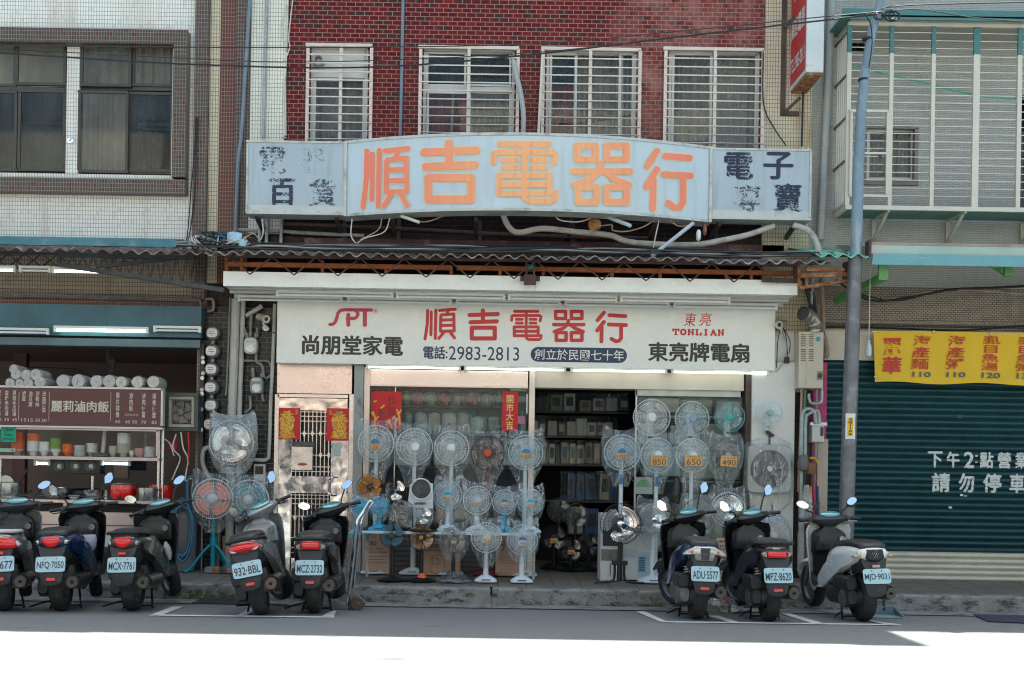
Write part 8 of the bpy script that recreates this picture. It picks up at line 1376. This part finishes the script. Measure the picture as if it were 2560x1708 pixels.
grm = mat('bracket green', (.12, .32, .10), .5, var=.1); mb = MB(); mb.bar(W(2090, 752, 13.6), W(2212, 690, 12.75), .075); mb.build('bracket_arm', grm, t, world=True); MB().fbox(2197, 660, 2221, 700, 12.7, 12.74).build('bracket_plate', grm, t, world=True)
mb = MB(); mb.bar(W(2470, 655, 12.75), W(2520, 688, 13.2), .05); mb.build('bracket_arm', grm, t, world=True); MB().fbox(2512, 664, 2532, 690, 12.8, 12.84).build('bracket_plate', grm, t, world=True)
for i, (pts, r) in enumerate((([(2090, 700), (2150, 742), (2210, 752), (2300, 738), (2380, 724), (2480, 720), (2700, 708)], .016), ([(2140, 745), (2230, 748), (2330, 730), (2420, 725), (2560, 735), (2700, 735)], .009), ([(2140, 735), (2240, 752), (2350, 728), (2460, 722), (2560, 716), (2700, 715)], .011), ([(2066, 818), (2200, 820), (2400, 826), (2560, 815), (2700, 810)], .012))): cable('wall_cable', [(*q, F - .13) for q in pts], r, blackc if i != 1 else tanc, ('thick black', 'tan', 'thin black', 'lowest black')[i] + ' cable sagging along the brown tiled wall under the awning', 'cable', 'cables under the awning')
# ------------------------------------------------------------------ things on the road
t = T('hand_truck', 'chrome handled hand truck standing at the kerb', 'hand truck', (W(880, 1529, 11.25).x, 11.25, gz(11.25))); yh = 11.25
mb = MB(); mb.tube(cat_rom([W(927, 1252, yh - .15), W(912, 1276, yh - .12), W(896, 1300, yh - .1), W(890, 1330, yh - .09), W(880, 1420, yh - .05), W(867, 1530, yh)], 4), .019, 10); mb.build('handle', chrome, t, world=True, smooth=True)
mb = MB(); mb.tube(cat_rom([W(934, 1256, yh + .12), W(905, 1300, yh + .1), W(888, 1420, yh + .15), W(878, 1520, yh + .2)], 4), .015, 8); mb.build('rear_handle', chrome, t, world=True, smooth=True)
p = W(866, 1529, yh); mb = MB(); mb.box(p.x - .3, p.x + .02, yh - .02, yh + .3, gz(yh) + .004, gz(yh) + .016); mb.build('toe_plate', iron, t, world=True); mb = MB(); mb.add([(p.x + .0, yh + .0, gz(yh) + .02), (p.x + .2, yh + .0, gz(yh) + .06), (p.x + .04, yh, gz(yh) + .2), (p.x, yh + .1, gz(yh) + .02), (p.x + .2, yh + .1, gz(yh) + .06), (p.x + .04, yh + .1, gz(yh) + .2)], [(0, 1, 2), (5, 4, 3), (0, 3, 4, 1), (1, 4, 5, 2), (2, 5, 3, 0)]); mb.build('axle_plate', iron, t, world=True)
for d in (0, .26):
    c = (p.x + .11, yh - .05 + d, gz(yh) + .066); w_ = MB().lathe([(.03, -.016), (.058, -.018), (.066, -.01), (.066, .01), (.058, .018), (.03, .016)], c, 'y', 24).build('wheel', mat('wheel brown', (.09, .07, .06), .7, var=.2), t, world=True, smooth=True, ang=40); MB().lathe([(0, -.022), (.014, -.022), (.03, -.012), (.03, .012), (0, .02)], c, 'y', 16).build('wheel_hub', mat('hub rust red', (.2, .06, .05), .6), w_, world=True, smooth=True)
g = GP(1802, 1533); blob('rubbish_bag', 1802, 1533, g.y + .05, [(0.0, .13, .1), (.03, .17, .12), (.09, .17, .12), (.14, .12, .09), (.18, .06, .05), (.22, .03, .03, .01)], bag_thick, 'clear rubbish bag by the kerb between the blue and black scooters', 'bag', jit=.012, seed=3, ang=25); rb = [o for o in COL.objects if o.name.startswith('rubbish_bag')][0]
for i, (dx, dz, c, a) in enumerate(((-.03, .1, (.6, .55, .5), .5), (.04, .12, (.55, .12, .08), .9), (.0, .05, (.55, .42, .1), .2), (.07, .06, (.3, .24, .18), 1.4), (-.08, .05, (.25, .2, .15), .7))): mb = MB(); mb.xf = Matrix.Translation((rb.location.x + dx, g.y, gz(g.y) + .02 + dz * .8)) @ Matrix.Rotation(a, 4, 'Y'); mb.loft([sup(0, 0, .07, .02, d, 10) for d in (-.04, .03)]); o = mb.build('rubbish', mat('rubbish %d' % i, c, .7, var=.3, vs=30), rb, world=True)
t = T('dustpan', 'grey blue long handled dustpan on the road beside the white scooter', 'dustpan', GP(2215, 1545)); g = t.location; mb = MB(); k = g.y / FPX; mb.add([(-38 * k, -.05, .01), (38 * k, -.05, .01), (36 * k, .14, .02), (-20 * k, .14, .02), (30 * k, .12, .1), (-16 * k, .12, .1), (38 * k, -.05, .03)], [(0, 1, 2, 3), (3, 2, 4, 5), (1, 6, 4, 2)]); mb.build('pan', mat('pan grey blue', (.2, .28, .32), .45), t).modifiers.new('solid', 'SOLIDIFY').thickness = .006
MB().cyl((6 * k, .13, .06), (9 * k, .18, .66), .013, n=10).build('handle', black, t, smooth=True); MB().cyl((8.6 * k, .17, .56), (9 * k, .18, .67), .018, n=10).build('grip', black, t, smooth=True)
mb = MB(); q = [GP(2432, 1538, .012), GP(2700, 1545, .012), GP(2700, 1566, .012), GP(2470, 1556, .012)]; mb.add(q + [p - Vector((0, 0, .008)) for p in q], [(3, 2, 1, 0), (4, 5, 6, 7), (0, 1, 5, 4), (2, 3, 7, 6), (3, 0, 4, 7)]); tag(mb.build('door_mat', mat('mat navy', (.02, .022, .05), .9, var=.3, vs=25, stain=(.05, .09, .2), ss=9, st=(.62, .66)), None, world=True), 'dark blue door mat lying at the kerb on the right', 'mat')
mb = MB(); a, b = GP(458, 1516, .012), GP(600, 1518, .012); mb2 = MB()
for i in range(17): x = a.x + (b.x - a.x) * i / 16; mb.box(x - .008, x + .008, 11.74, 12.2, gz(12) - .0, gz(12) + .022)
for i in range(6): yy = 11.75 + i * .088; mb.box(a.x, b.x, yy - .007, yy + .007, gz(12) + .0, gz(12) + .021)
t = T('drain_grate', 'iron drain grate in the gutter left of the leaning scooter', 'grate', ((a.x + b.x) / 2, 11.97, gz(12))); mb.build('grate', mat('grate iron', (.035, .035, .036), .6), t, world=True); MB().box(a.x, b.x, 11.74, 12.2, gz(12) - .02, gz(12) + .017).build('pit', dark, t, world=True)
